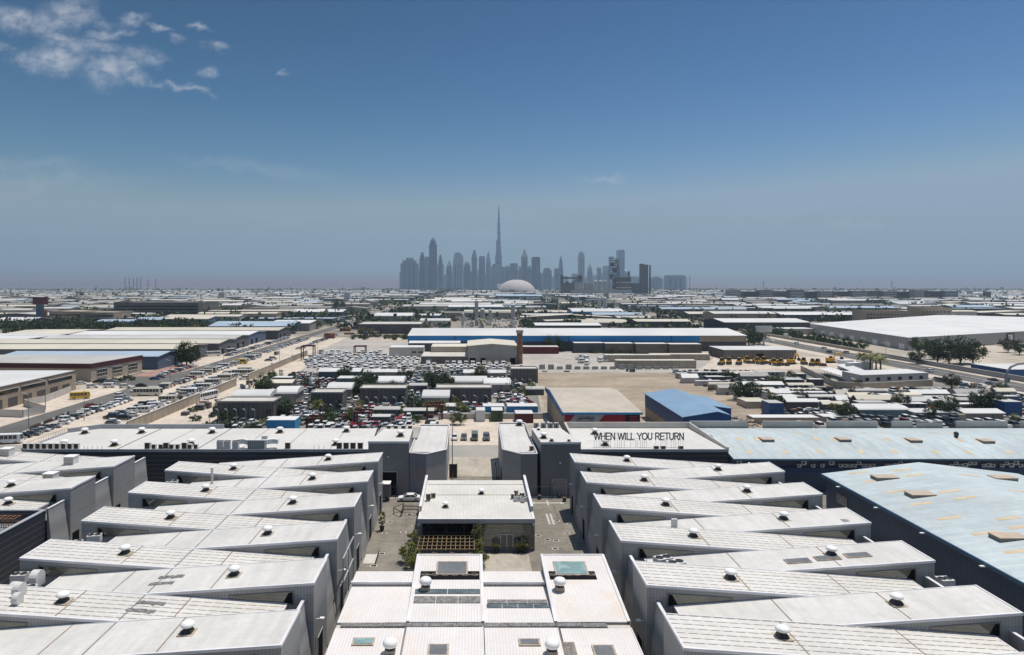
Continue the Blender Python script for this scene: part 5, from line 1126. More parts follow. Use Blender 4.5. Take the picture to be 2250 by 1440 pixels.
# scrap in the yard left of the workshop and junk pile right of the blue shed
rnd = random.Random(21)
def junk(cx, cy, rx, ry, n, label, hi=1.6):
    m = MB()
    for i in range(n):
        x, y = cx + rnd.uniform(-rx, rx), cy + rnd.uniform(-ry, ry); a = rnd.uniform(0, 3.14); L = rnd.uniform(1, 3.2); z = rnd.uniform(.1, hi)
        m.bar((x, y, z), (x + L * math.cos(a), y + L * math.sin(a), max(.1, z + rnd.uniform(-.9, .9))), rnd.uniform(.12, .4), rnd.randrange(4))
    o = m.build('scrap_heap', ['timber_dark', 'concrete_pale', 'dark_metal', 'beige_wall'], base=(cx, cy, 0)); tag(o, label, 'scrap heap')
junk(24.6, 184, 2.2, 10, 46, 'cluttered scrap along the lane left of the tan workshop', 2.2); junk(84, 206, 5, 15, 90, 'big dark junk heap right of the blue shed', 2.4); junk(92, 190, 5, 6, 30, 'junk scattered behind the first grey wall panels')
junk(126, 191, 10, 6, 50, 'long beams and scrap behind the grey wall panels at right', 1.4); junk(103, 188, 6, 3, 20, 'small junk pile behind the second grey wall panel')
t = thing('lane_wall', 'leaning cream wall strip left of the tan workshop lane', 'wall', (22.4, 185, 0)); MB().prism([(22.4, 176), (22.8, 176), (23.6, 205), (23.2, 205)], 0, 3.2).build('panel', 'concrete_pale', t); MB().prism([(22.3, 176), (22.9, 176), (23.7, 205), (23.1, 205)], 3.2, 3.35).build('coping', 'trim_white', t)
W(1640, 1690, 898, 9, 2.4, 'beige_wall', 'far_cream', 'low cream shed behind the junk heap at right', 'F')
W(1690, 1722, 916, 6, 4.6, 'blue_wall', 'far_grey', 'tall dark blue container stack behind the wall panels', 'F', name='container_stack', cat='container')
W(2208, 2246, 916, 6, 5, 'blue_wall', 'far_grey', 'dark blue container stack at the right edge', 'F', name='container_stack', cat='container')
W(1655, 1800, 930, 5, 1.7, 'tan_wall', 'far_white', 'pale low roof just behind the grey wall panels, left one', 'F'); W(1890, 1996, 918, 10, 2.6, 'teal_wall', 'far_white', 'white curved roof with grey-green wall behind the panels', 'B', 1.0)
W(2010, 2110, 920, 8, 1.9, 'far_wall', 'far_white', 'pale low roof behind the panels at right', 'F'); W(1810, 1870, 928, 5, 1.7, 'far_wall', 'far_white', 'small pale roof behind the second gap in the panels', 'F')
W(2120, 2205, 922, 7, 2, 'far_wall', 'far_white', 'white long roof left of the right container stack', 'X', .8)
# ---- cluttered quarter at right between dirt yard and the avenue
struct(MB().sheet([(101, 208), (222, 208), (222, 345), (90, 345)], .014), 'ground', 'lot_dark')
rows = [(833, 1490, 1790), (841, 1500, 1800), (849, 1530, 1810), (858, 1560, 1820), (868, 1580, 1830), (878, 1620, 2240), (886, 1700, 2240), (894, 1725, 2180), (903, 1730, 2190), (911, 1730, 1880)]
k = 0
for pb, pa, pz in rows:
    px = pa
    while px < pz - 30:
        w = rnd.uniform(22, 90); y = gy(pb + rnd.uniform(-2, 2)); x0, x1 = gx(px, y), gx(min(px + w, pz), y); d = rnd.uniform(2.6, 4.6)
        if free(x0, x1, y, y + d, .5):
            c = rnd.choice(('white', 'white', 'cream', 'grey')); wl = rnd.choice(('far_wall', 'far_wall_dark', 'far_grey', 'far_wall_blue', 'far_wall_dark'))
            warehouse('workshop_shed', '%s-roofed low workshop, %s in its row, in the cluttered quarter right of the dirt yard' % (c, ORD[k % 25]), 'shed', x0, x1, y, y + d, rnd.uniform(1.9, 3.0), wl, 'far_' + c, rnd.choice(('X', 'X', 'B', 'F')), rnd.uniform(.7, 1.4), 'workshop sheds of the cluttered right quarter', .35,
                      wins=(('F', 2, x1 - x0 - 2, 1.4, 2.4, max(3, int((x1 - x0) / 3))),) if rnd.random() < .5 else ())
            k += 1
        px += w + rnd.uniform(3, 22)
pts = [(1625, 880), (1650, 884), (2158, 905), (2180, 908), (1690, 850), (1560, 842), (1830, 905), (1760, 884), (2060, 905), (1900, 868), (1960, 878), (2100, 880), (2230, 930), (1850, 850), (2110, 895), (2020, 872), (2210, 900), (1740, 838), (1540, 838), (1600, 838), (1980, 900), (1880, 915), (2080, 915), (1795, 860), (1720, 868), (1945, 892), (2140, 868)]
pts += [(rnd.uniform(1530, 2240), rnd.uniform(835, 925)) for _ in range(48)]
pts = [p for p in pts if gp(*p)[0] > 100 + max(0, 345 - gp(*p)[1]) * .0 and gp(*p)[0] < 222]
for i, (px, py) in enumerate(pts):
    x, y = gp(px, py); tree('dark' if i < 4 else rnd.choice(('mid', 'olive', 'dark', 'dry')), x, y, .95 if i < 4 else rnd.uniform(.4, .8), 'dark rounded tree amid the cluttered workshops right of the dirt yard' if i < 4 else 'small tree between the low workshops of the right quarter', 'trees of the cluttered right quarter')
# ---- white walled compound with canopies and palms
t = thing('compound_house', 'white flat house with a row of windows beside the avenue', 'house', (200, 305, 0))
a, b2 = gp(1893, 848), gp(2040, 842); dx, dy = b2[0] - a[0], b2[1] - a[1]
pl = [a, b2, (b2[0] - 1, b2[1] + 14), (a[0] - 1, a[1] + 14)]; occ(a[0] - 30, b2[0] + 5, a[1] - 12, a[1] + 60)
MB().prism(pl, 0, 4.6).build('wall', 'concrete_pale', t); MB().prism(pl, 4.6, 4.75).build('roof', 'far_white', t)
for i in range(6):
    u = (i + .35) / 6.2; x, y = a[0] + dx * u, a[1] + dy * u; MB().prism([(x, y - .08), (x + 1.7, y - .08 + dy / dx * 1.7), (x + 1.7, y + .1), (x, y + .1)], 2.0, 3.4).build('window', 'dark_glass', t)
for i, (pa, pb_, py) in enumerate(((1812, 1893, 838), (1850, 1900, 822))):
    x0, y0 = gp(pa, 822 if i == 0 else 812); x1, y1 = gp(pb_ if i == 0 else 1895, 846 if i == 0 else 832); t = thing('sawtooth_canopy', ['long white pleated canopy in the walled compound, left one', 'long white pleated canopy in the walled compound, right one'][i], 'canopy', ((x0 + x1) / 2, (y0 + y1) / 2, 0), 'pleated canopies of the compound')
    m = MB(); n = 9
    for j in range(n):
        u, v = j / n, (j + 1) / n; xa, ya, xb, yb = x0 + (x1 - x0) * u, y0 + (y1 - y0) * u, x0 + (x1 - x0) * v, y0 + (y1 - y0) * v
        m.hexa([(xa - 3, ya, 2.6), (xa + 3, ya, 3.2), (xb + 3, yb, 2.7), (xb - 3, yb, 2.1)], [(xa - 3, ya, 2.75), (xa + 3, ya, 3.35), (xb + 3, yb, 2.85), (xb - 3, yb, 2.25)])
    m.build('cover', 'far_white', t)
    m = MB()
    for u in (0, .5, 1): m.bar((x0 + (x1 - x0) * u, y0 + (y1 - y0) * u, 0), (x0 + (x1 - x0) * u, y0 + (y1 - y0) * u, 2.7), .12)
    m.build('post', 'grey_metal', t)
t = thing('compound_wall', 'beige boundary wall of the white compound', 'wall', gp(1830, 855) + (0,)); P = [gp(1760, 815), gp(1835, 852), gp(1900, 856), gp(2050, 848)]
m = MB(); m2 = MB()
for p, q in zip(P, P[1:]): m.prism([p, q, (q[0], q[1] + .4), (p[0], p[1] + .4)], 0, 2.6); m2.prism([(p[0], p[1] - .06), (q[0], q[1] - .06), (q[0], q[1] + .46), (p[0], p[1] + .46)], 2.6, 2.72)
m.build('panel', 'beige_wall', t); m2.build('coping', 'concrete_pale', t)
struct(MB().sheet([gp(1835, 858), gp(1905, 856), gp(2020, 850), gp(1900, 862)], .03), 'ground', 'lot_sand')
for i, (px, py) in enumerate(((1862, 812), (1880, 818), (1905, 815))):
    x, y = gp(px, py); t = thing('water_tank', 'white box tank in the walled compound, %s from left' % ORD[i], 'tank', (x, y, 0), 'white tanks of the compound'); MB().box(x - 3.2, x + 3.2, y, y + 4, 0, 4.6).build('body', 'far_white', t); MB().box(x - 3.3, x + 3.3, y - .1, y + 4.1, 4.6, 4.8).build('cover', 'vent_white', t)
for i, (px, py) in enumerate(((1895, 812), (1912, 816), (1935, 820), (1925, 812))):
    x, y = gp(px, py); tree('palm', x, y, 1.7, 'leaning palm beside the white compound, %s from left' % ORD[i], 'palms of the compound')
# ---- yellow plant machines and the brown shed
struct(MB().sheet([gp(1540, 812), gp(1850, 812), gp(1830, 785), gp(1570, 785)], .02), 'ground', 'lot_sand')
t = W(1590, 1750, 790, 26, 5.6, 'brown_office', 'far_white', 'brown flat shed behind the yellow digging machines', 'F', doors=(('F', 20, 4, 3.5),))
for i in range(13):
    px = 1582 + i * 20 + rnd.uniform(-5, 5); x, y = gp(px, 801 + rnd.uniform(-4, 4)); k = EXC if i in (8, 12) else LOADER
    dup(k, (x, y, .02), rnd.uniform(-.6, .6) - math.pi / 2 * (0 if k is EXC else 1), 'yellow %s, %s from left in the machine row before the brown shed' % ('excavator with raised boom' if k is EXC else 'wheel loader', ORD[i]), 'yellow machines before the brown shed', 1.15)
# ---- avenue at right with its traffic, hedge, big white hall
struct(MB().sheet([(231, 180), (251, 180), (251, 3200), (231, 3200)], .03), 'road', 'asphalt', 'two-way avenue running away at the right')
struct(MB().sheet([(222, 180), (231, 180), (231, 900), (222, 900)], .022), 'pavement', 'lot_sand'); struct(MB().sheet([(251, 180), (259, 180), (259, 900), (251, 900)], .022), 'pavement', 'lot_sand')
MB_ = MB().box(240.6, 241.2, 200, 1000, 0, .35); tag(MB_.build('median_kerb', 'concrete_pale', base=(241, 500, 0)), 'pale kerb down the middle of the right avenue', 'kerb')
for i, (px, py, c) in enumerate(((1711, 740, 'silver'), (1722, 752, 'white'), (1738, 757, 'white'), (1748, 748, 'white'), (1783, 768, 'white'), (1824, 776, 'blue'), (1850, 777, 'beige'), (2060, 818, 'white'), (1700, 735, 'grey'), (1942, 790, 'white'), (2230, 852, 'white'), (1690, 728, 'white'))):
    y = gy(py); x = min(max(gx(px, y), 233), 249); x = 236 if i % 2 else 245.5
    dup(SUV if y < 520 else FARCAR, (x, y, .03), math.pi / 2, '%s car driving on the right avenue, %s counting from the nearest' % (c, ORD[i]), 'traffic on the right avenue', paint=c)
t = thing('logistics_hall', 'huge white-roofed grey hall behind the hedge at right', 'warehouse', (330, 500, 0))
c0 = (298, 459); pl = [c0, (700, 654), (560, 800), (313, 622)]; occ(295, 600, 455, 800)
MB().prism(pl, 0, 8.8).build('wall', 'grey_cladding', t); MB().prism(pl, 8.8, [9.0, 9.0, 9.4, 9.2]).build('roof', 'far_white', t)
m = MB()
for u in [i / 9 for i in range(9)]:
    x, y = 298 + 15 * (u + .03), 459 + 163 * (u + .03); x2, y2 = 298 + 15 * (u + .075), 459 + 163 * (u + .075); m = MB().prism([(x - .12, y), (x2 - .12, y2), (x2 + .1, y2), (x + .1, y)], .1, 4.2); m.build('loading_door', 'far_white', t)
for u in (.27,):
    x, y = 298 + 402 * u, 459 + 195 * u; MB().prism([(x, y - .2), (x + 10, y + 4.65), (x + 10, y + 4.9), (x, y + .1)], 2, 8).build('emblem_panel', 'leaf_green', t); MB().prism([(x + 2, y + .6), (x + 8, y + 3.5), (x + 8, y + 3.8), (x + 2, y + .9)], 3, 7).build('emblem', 'far_white', t)
for i in range(30):
    y = 462 + i * 6.2; tree('hedge' if i % 3 else 'mid', 268 + rnd.uniform(-2, 2) + (i * .25), y, rnd.uniform(1.3, 1.9) if i % 3 else 1.25, 'bushy green tree in the hedge before the huge white hall', 'hedge trees before the huge white hall')
t = thing('hedge_wall', 'low beige wall under the hedge of the huge white hall', 'wall', (262, 540, 0)); MB().box(261.5, 262, 440, 660, 0, 1.8).build('panel', 'beige_wall', t); MB().box(261.4, 262.1, 440, 660, 1.8, 1.95).build('coping', 'concrete_pale', t)
for i, (px, py, s) in enumerate(((2060, 798, 1.7), (2085, 802, 1.9), (2110, 800, 1.9), (2138, 800, 1.7), (2020, 778, 1.25), (2015, 800, 1.0), (2050, 790, 1.3), (2215, 775, 1.2), (2240, 780, 1.1))):
    x, y = gp(px, py); tree('dark' if i != 4 else 'big', x, y, s * (.95 if i < 4 else 1), 'dark dense tree right of the avenue, %s from left' % ORD[[2, 3, 4, 5, 1, 0, 6, 7, 8][i]], 'dark trees right of the avenue')
y = gy(828); warehouse('canopy_shed', 'long navy shed with white roof right of the avenue', 'shed', 258, 300, y - 6, y + 18, 4.2, 'blue_wall', 'far_white', 'F')
t = thing('roadside_wall', 'grey wall along the right side of the avenue', 'wall', (254, 330, 0)); MB().box(255.5, 256, 230, 420, 0, 2.4).build('panel', 'grey_metal', t); MB().box(255.4, 256.1, 230, 420, 2.4, 2.5).build('coping', 'concrete_pale', t)
x, y = gp(2210, 858); t = thing('arched_lamp', 'dark curved gantry mast at the right edge of the avenue', 'gantry', (x, y, 0))
m = MB(); P = [(x, y, 0), (x, y, 5), (x + .6, y, 8), (x + 2.2, y, 10), (x + 5, y, 11.2), (x + 9, y, 11.6)]
for p, q in zip(P, P[1:]): m.bar(p, q, .45, n=8)
m.build('mast', 'grey_metal', t); MB().box(x - 1, x + 1, y - 1, y + 1, 0, .5).build('foot', 'concrete', t); MB().box(x - .6, x + 1.6, y - .3, y, 3.4, 5.6).build('sign_plate', 'teal_wall', t)
x, y = gp(1678, 760); t = thing('billboard', 'blank white hoarding on a white mast by the avenue', 'billboard', (x, y, 0)); MB().cyl(x, y, 0, 10, .7, 10).build('mast', 'far_white', t); MB().box(x - 6, x + 6, y - .6, y + .6, 10, 14.5).build('panel', 'far_white', t)
for i, (px, py) in enumerate(((1656, 762), (1668, 757), (1645, 760), (1705, 722), (1712, 728))):
    x, y = gp(px, py); tree('dark' if i < 3 else 'mid', x, y, 1.5 if i < 3 else 1.2, 'dark tree near the white hoarding by the avenue', 'trees at the white hoarding')
for i in range(7):
    lamp_post(252.5, 300 + i * 55, 9.5, 'thin street lamp on the right avenue, %s from the near end' % ORD[i], 'street lamps of the right avenue', 3, math.pi)
# ---- blue striped long hall, grey sheds and chimney of the middle
y = gy(772); x0, x1 = gx(897, y), gx(1640, y)
t = thing('striped_hall', 'very long white-roofed hall with a broad blue stripe in the middle distance', 'warehouse', ((x0 + x1) / 2, y, 0)); occ(x0, x1, y - 4, y + 75)
MB().box(x0, x1, y, y + 70, 0, 6.6).build('wall', 'far_wall_dark', t); MB().box(x0 - .3, gx(1536, y), y - .5, y - .02, 6.5, 10.4).build('stripe_fascia', 'blue_fascia', t)
MB().box(gx(1536, y), x1, y - .45, y - .02, 6.5, 10.2).build('tan_fascia', 'tan_wall', t)
MB().ex([(y - .6, 10.4), (y + 35, 13.2), (y + 70, 10.4), (y + 70, 10.6), (y + 35, 13.4), (y - .6, 10.6)], 0, x0 - .4, x1 + .4).build('roof', 'far_white', t)
for px in (1000, 1125, 1250, 1475): MB().box(gx(px, y) - .5, gx(px, y) + .5, y - .6, y - .5, 6.5, 10.3).build('stripe_seam', 'far_wall_blue', t)
y0 = gy(800)
t = thing('grey_shed', 'tall grey shed with shallow pitched roof in front of the blue stripe', 'warehouse', (12, y0, 0)); xa, xb = gx(1028, y0), gx(1137, y0); occ(xa, xb, y0, y0 + 60); occ(-45, 150, 350, 500)
MB().ex([(xa, 3.2), (xb, 3.2), (xb, 10), (12, 11.2), (xa, 10)], 1, y0, y0 + 36).build('wall', 'concrete', t); MB().box(xa + .1, xb - .1, y0 + .1, y0 + 35, 0, 3.2).build('plinth', 'beige_wall', t)
MB().ex([(xa - .4, 9.95), (12, 11.2), (xb + .4, 9.95), (xb + .4, 10.3), (12, 11.55), (xa - .4, 10.3)], 1, y0 - .5, y0 + 36.5).build('roof', 'far_cream', t)
for a, w in ((1.0, 3.4), (7.2, 2.8), (24, 3)): MB().box(xa + a, xa + a + w, y0 - .05, y0 + .1, .05, 3.4).build('loading_door', 'void', t)
junk((xa + xb) / 2 + 2, y0 - 3, 8, 2, 30, 'rusty clutter before the tall grey shed', 1.5)
W(925, 1028, 800, 26, 4.2, 'brown_office', 'concrete_pale', 'low grimy lean-to left of the tall grey shed', 'F', doors=(('F', 3, 3, 3),))
W(947, 1026, 790, 20, 7.6, 'beige_wall', 'far_cream', 'cream block behind the grimy lean-to', 'F')
W(855, 930, 785, 14, 6.0, 'concrete_pale', 'far_white', 'long plain white wall block left of the grey shed', 'F', wins=(('F', 14, 22, 2.5, 3.6, 2),))
W(900, 1010, 776, 8, 6.5, 'far_wall_dark', 'far_white', 'white roofed shed in front of the blue stripe at left', 'X', 1)
x, y = gp(1142, 800); t = thing('chimney_stack', 'rust-streaked round silo stack beside the tall grey shed', 'silo', (x, y, 0)); MB().lathe([(1.7, 0), (1.6, 6), (1.65, 17.5)], x, y, 16).build('shaft', 'rust', t); MB().lathe([(1.9, 17.5), (2.1, 18.2), (2.1, 19.2), (1.6, 19.4)], x, y, 16).build('rim', 'concrete', t)
W(1150, 1228, 778, 10, 4.5, 'rust_red', 'concrete_pale', 'low red-edged shelter right of the silo stack', 'F'); struct(MB().sheet([gp(1152, 800), gp(1235, 800), gp(1225, 784), gp(1150, 784)], .03), 'ground', 'lot_grey')
x, y = gp(1214, 772); tree('big', x, y, 1.25, 'round green tree in front of the blue stripe'); tree('mid', x + 6, y - 3, 1.1, 'smaller green tree beside the round one at the blue stripe')
for i, (pa, pb_, py) in enumerate(((1262, 1330, 776), (1330, 1395, 777), (1398, 1470, 778), (1472, 1545, 779))):
    W(pa, pb_ - 3, py, 9, 6.5, 'brown_wall' if i else 'far_wall_dark', 'far_white', ['dark open shed at the right under the blue stripe', 'first brown boarded shed right of the open one', 'second brown boarded shed under the blue stripe', 'third brown boarded shed under the blue stripe'][i], 'F')
for i, (pa, pb_, py, h) in enumerate(((1330, 1475, 796, 4), (1355, 1530, 810, 4.2), (1430, 1560, 792, 3.5))): W(pa, pb_, py, 6, h, 'concrete_wall', 'far_cream', ['low mossy shed with long roof behind the barrier blocks, left one', 'long tan shed right behind the barrier blocks', 'low tan shed left of the yellow machines'][i], 'F')
for i in range(9):
    px = 1300 + i * 11; x, y = gp(px, 776 + rnd.uniform(-1, 2)); tree('dry' if i % 2 else 'hedge', x, y, .8, 'scrubby shrub under the brown boarded sheds', 'shrubs under the brown boarded sheds')
# barrier blocks along the lorry yard
for i in range(34):
    px = 842 + i * 19.4; y = gy(816 if px < 1180 else 812); x = gx(px, y); h = rnd.choice((1.6, 1.6, 2.6)); t = MB().hexa([(x - 1.6, y - .5, 0), (x + 1.6, y - .5, 0), (x + 1.6, y + .5, 0), (x - 1.6, y + .5, 0)], [(x - 1.5, y - .3, h), (x + 1.5, y - .3, h), (x + 1.5, y + .3, h), (x - 1.5, y + .3, h)]).build('barrier_block', 'concrete', base=(x, y, 0)); tag(t, 'grey concrete barrier block along the near edge of the lorry yard', 'barrier', 'barrier blocks of the lorry yard')
t = thing('yard_wall', 'long low concrete kerb wall before the barrier blocks', 'wall', (10, 348, 0)); MB().box(-46, 30, 343.5, 344, 0, 1.2).build('panel', 'concrete', t); MB().box(-46.1, 30.1, 343.4, 344.1, 1.2, 1.32).build('coping', 'concrete_pale', t)
# ---- lorry yard
struct(MB().sheet([(-102, 345), (32, 345), (40, 455), (-102, 560)], .016), 'ground', 'lot_grey', 'pale grey lorry yard in the middle')
struct(MB().sheet([(32, 345), (140, 345), (140, 452), (40, 452)], .014), 'ground', 'lot_grey')
nt = 0
def yard_truck(x, y, rz, kind=None, where='lorry yard in the middle'):
    global nt
    k = FARTRUCK if rnd.random() < .72 else FARCAR; c = rnd.choice(('white', 'white', 'white', 'white', 'cream', 'silver')); nt += 1
    dup(k, (x, y, .02), rz, '%s %s parked in rows in the %s' % (c, 'light truck' if k is FARTRUCK else 'car', where), 'vehicles of the ' + where, paint=c)
for y, xa, xb, st in ((350, -74, 30, 3.3), (357, -80, 30, 3.4), (366, -88, 28, 3.3), (374, -90, 24, 3.3), (381, -92, -30, 3.4), (389, -95, -31, 3.3), (398, -96, -31, 3.4), (407, -97, -33, 3.5), (417, -98, -53, 3.6), (428, -98, -54, 3.6), (440, -98, -58, 3.8)):
    x = xa
    while x < xb:
        if rnd.random() < .82: yard_truck(x, y + rnd.uniform(-.6, .6), -math.pi / 2 + rnd.uniform(-.06, .06))
        x += st * rnd.uniform(.92, 1.15)
for i in range(12):
    x, y = gp(rnd.uniform(1255, 1330), rnd.uniform(782, 803)); yard_truck(x, y, rnd.uniform(-.3, .3) - 1.57, where='yard right of the silo stack')
def gantry(px, py, w, h, label, mt='rust_red'):
    x, y = gp(px, py); t = thing('lifting_gantry', label, 'gantry', (x, y, 0), 'red lifting gantries'); m = MB()
    for sx in (-1, 1):
        for dy in (0, 5): MB().box(x + sx * w / 2 - .25, x + sx * w / 2 + .25, y + dy - .25, y + dy + .25, 0, h).build('leg', mt, t)
        MB().box(x + sx * w / 2 - .2, x + sx * w / 2 + .2, y, y + 5, h - .1, h + .4).build('beam', mt, t)
    for dy in (0, 5): MB().box(x - w / 2 - .4, x + w / 2 + .4, y + dy - .2, y + dy + .2, h + .42, h + .95).build('beam', mt, t)
    MB().bar((x - w / 2, y, h * .4), (x + w / 2, y, h * .4), .15).build('brace', mt, t)
for px, py, w, h, l in ((675, 793, 7, 8, 'dark red lifting gantry at the left end of the lorry yard'), (790, 783, 7, 5.5, 'red lifting gantry deep in the lorry yard'), (707, 866, 4.6, 4.4, 'red lifting gantry among the cluttered workshops at left'), (795, 938, 4.6, 3.8, 'red lifting gantry behind the long left hall roof'), (955, 922, 5, 4, 'red lifting gantry nearer the gate behind the left hall'), (690, 942, 4.6, 2.4, 'low red lifting frame behind the long left hall')): gantry(px, py, w, h, l)
# ================================================================== cluttered quarter at left behind the long left hall
struct(MB().sheet([(-103, 226), (24, 226), (32, 344), (-103, 344)], .012), 'ground', 'lot_dark'); struct(MB().sheet([(-103, 189), (-20, 189), (-20, 226), (-103, 226)], .012), 'ground', 'lot_dark')
OFF = 'brown office block with pale parapet'
for pl_, pr_, pb, l in ((477, 600, 926, 'brown flat office block nearest the boundary wall at left'), (683, 752, 903, 'small brown office block in the left cluttered quarter'), (791, 891, 892, 'brown-violet office block in the middle of the left cluttered quarter'), (958, 1080, 891, 'brown office block nearest the dirt yard in the left cluttered quarter'), (1124, 1182, 842, 'dark brown block at the far corner beside the dirt yard')):
    y = gy(pb); x0, x1 = gx(pl_, y), gx(pr_, y)
    warehouse('office_block', l, 'office', x0, x1, y, y + 9, 6.2, 'brown_office', 'concrete_pale', 'F', parapet=.5, cap='concrete', wins=(('F', x1 - x0 - 2.4, x1 - x0 - .4, 1.2, 3.8, 2),))
    if pb < 920 or True:
        OCC.pop() if False else None
for pl_, pr_, pb, l in ((510, 590, 899, 'white barrel-roofed shed behind the nearest brown office'), (828, 885, 863, 'white barrel-roofed shed behind the brown-violet office'), (988, 1068, 863, 'white barrel-roofed shed behind the brown office near the dirt yard'), (720, 770, 880, 'pale barrel shed above the small brown office'), (606, 650, 890, 'low white-roofed violet shed left of the gantry'), (930, 985, 900, 'little white roof between the office blocks'), (1065, 1120, 868, 'white flat roof at the right of the left cluttered quarter')):
    y = gy(pb); warehouse('barrel_shed', l, 'shed', gx(pl_, y), gx(pr_, y), y, y + 12, 4.2, 'far_wall', 'far_white', 'B', 1.8)
for pl_, pr_, pb, c, l in ((585, 648, 950, 'sky_blue', 'blue container shed with white top behind the long left hall'), (1061, 1108, 917, 'sky_blue', 'blue white-topped container shed, left one near the dirt yard'), (1115, 1182, 917, 'sky_blue', 'blue white-topped container shed, right one near the dirt yard'), (1046, 1066, 927, 'far_white', 'white container left of the parked cars wall'), (1080, 1105, 927, 'leaf_dark', 'dark green container with white top behind the passage'), (1133, 1172, 930, 'maroon', 'violet container with white top behind the right gate wing')):
    y = gy(pb); warehouse('container_shed', l, 'container', gx(pl_, y), gx(pr_, y), y, y + 6, 3.6 if pb != 930 else 3, c, 'far_white', 'F', over=.1)
t = thing('yard_wall', 'pale wall behind the four parked cars beyond the passage', 'wall', (8, 226, 0)); MB().box(-11, 24, 226, 226.5, 0, 1.8).build('panel', 'concrete_pale', t); MB().box(-11.1, 24.1, 225.9, 226.6, 1.8, 1.92).build('coping', 'trim_white', t)
for pa, pb_, py in ((440, 560, 944), (560, 585, 944), (655, 760, 930), (800, 930, 912), (930, 1060, 908), (1100, 1178, 868), (770, 800, 915)):
    px = pa
    while px < pb_:
        x, y = gp(px, py + rnd.uniform(-3, 3)); tree(rnd.choice(('hedge', 'hedge', 'dry', 'olive')), x, y, rnd.uniform(.6, .95), 'scrubby hedge bush behind the long left hall', 'hedge bushes of the left cluttered quarter'); px += rnd.uniform(11, 19)
for pa, n, py, st in ((460, 6, 945, 20), (665, 6, 933, 22), (810, 6, 914, 20), (1000, 5, 910, 24), (1120, 4, 868, 16)):
    for i in range(n):
        x, y = gp(pa + st * i, py); lamp_post(x, y, 6.0, 'small white fence lamp in the hedge behind the long left hall', 'fence lamps of the left cluttered quarter', 1.0, 2.6)
for px, py, k, s in ((575, 868, 'dark', 1.35), (583, 862, 'dark', 1.0), (800, 868, 'dark', 1.5), (812, 862, 'dark', 1.4), (792, 872, 'dark', 1.2), (965, 862, 'dark', 1.5), (978, 868, 'dark', 1.4), (950, 858, 'dark', 1.2), (760, 840, 'dark', 1.3), (745, 842, 'mid', 1.2), (1055, 838, 'dark', 1.2), (1115, 860, 'mid', 1.0), (690, 905, 'mid', 1.1), (700, 908, 'olive', 1.0), (500, 930, 'mid', .9), (720, 935, 'mid', 1.0), (790, 900, 'olive', .9), (1000, 893, 'olive', .9), (900, 880, 'mid', .9), (840, 905, 'dry', 1.0), (1165, 862, 'olive', 1.1), (890, 842, 'dark', 1.2), (640, 842, 'mid', 1.0), (485, 905, 'mid', 1.0)):
    x, y = gp(px, py); tree(k, x, y, s * .74, 'dark bushy tree among the brown offices of the left quarter' if k == 'dark' else 'small tree among the brown offices of the left quarter', 'trees among the brown offices')
W(700, 790, 834, 10, 3.6, 'far_wall_blue', 'far_white', 'pale blue-roofed shed under the kerb wall of the lorry yard, left', 'X', 1); W(800, 905, 832, 8, 3, 'far_wall', 'far_white', 'long white roof below the lorry yard kerb, middle', 'X', .8); W(1020, 1110, 836, 9, 3.4, 'far_wall', 'far_white', 'long white roof below the lorry yard kerb, right', 'X', .8); W(560, 640, 858, 9, 3, 'far_wall', 'far_cream', 'cream roof at the head of the left cluttered quarter', 'X', .8); W(740, 790, 852, 8, 4, 'teal_wall', 'far_white', 'teal walled shed left of the dark trees', 'F')
for i in range(44):
    px, py = rnd.uniform(560, 1170), rnd.uniform(838, 938); x, y = gp(px, py)
    if x < 22 and all(x + 1.5 < a or x - 1.5 > b or y + 1.5 < c or y - 1.5 > d for a, b, c, d in OCC[4:]): tree(rnd.choice(('mid', 'olive', 'dry', 'hedge', 'dark')), x, y, rnd.uniform(.5, .95), 'small tree squeezed between the workshops of the left quarter', 'small trees of the left cluttered quarter')
nq = 0
for pb in (846, 856, 866, 876, 886, 897, 908, 919, 930):
    px = 500 if pb > 880 else 600
    while px < 1170:
        w = rnd.uniform(22, 70); y = gy(pb + rnd.uniform(-3, 3)); x0, x1 = gx(px, y), gx(px + w, y); d = rnd.uniform(4, 7)
        if all(x1 + 1 < a or x0 - 1 > b or y + d + 1 < c or y - 1 > d_ for a, b, c, d_ in OCC[4:]) and rnd.random() < .26:
            c = rnd.choice(('white', 'white', 'cream', 'grey'))
            warehouse('workshop_shed', 'low %s-roofed workshop of the left cluttered quarter, %s of the lot' % (c, ORD[nq % 29]), 'shed', x0, x1, y, y + d, rnd.uniform(2.2, 3.4), rnd.choice(('far_wall', 'far_wall_dark', 'brown_office', 'far_wall_dark')), 'far_' + c, rnd.choice(('X', 'F', 'B')), rnd.uniform(.5, 1), 'workshop sheds of the left cluttered quarter', .3); nq += 1
        px += w + rnd.uniform(8, 45)
for i in range(140):
    px, py = rnd.uniform(600, 1175), rnd.uniform(838, 940); x, y = gp(px, py)
    if py > 925 and px > 1000: continue
    if free(x - 2.4, x + 2.4, y - 2.4, y + 2.4, .3) or not free(-1e4, -9e3, 0, 1):
        pass
    ok = all(x + 2.4 < a or x - 2.4 > b or y + 2.4 < c or y - 2.4 > d for a, b, c, d in OCC[4:])
    if ok:
        c = rnd.choice(('white', 'white', 'silver', 'grey', 'black', 'red')); dup(FARCAR, (x, y, .015), rnd.choice((0, 1.57)) + rnd.uniform(-.1, .1), '%s car parked loosely among the sheds of the left cluttered quarter' % c, 'cars of the left cluttered quarter', paint=c); nq += 1
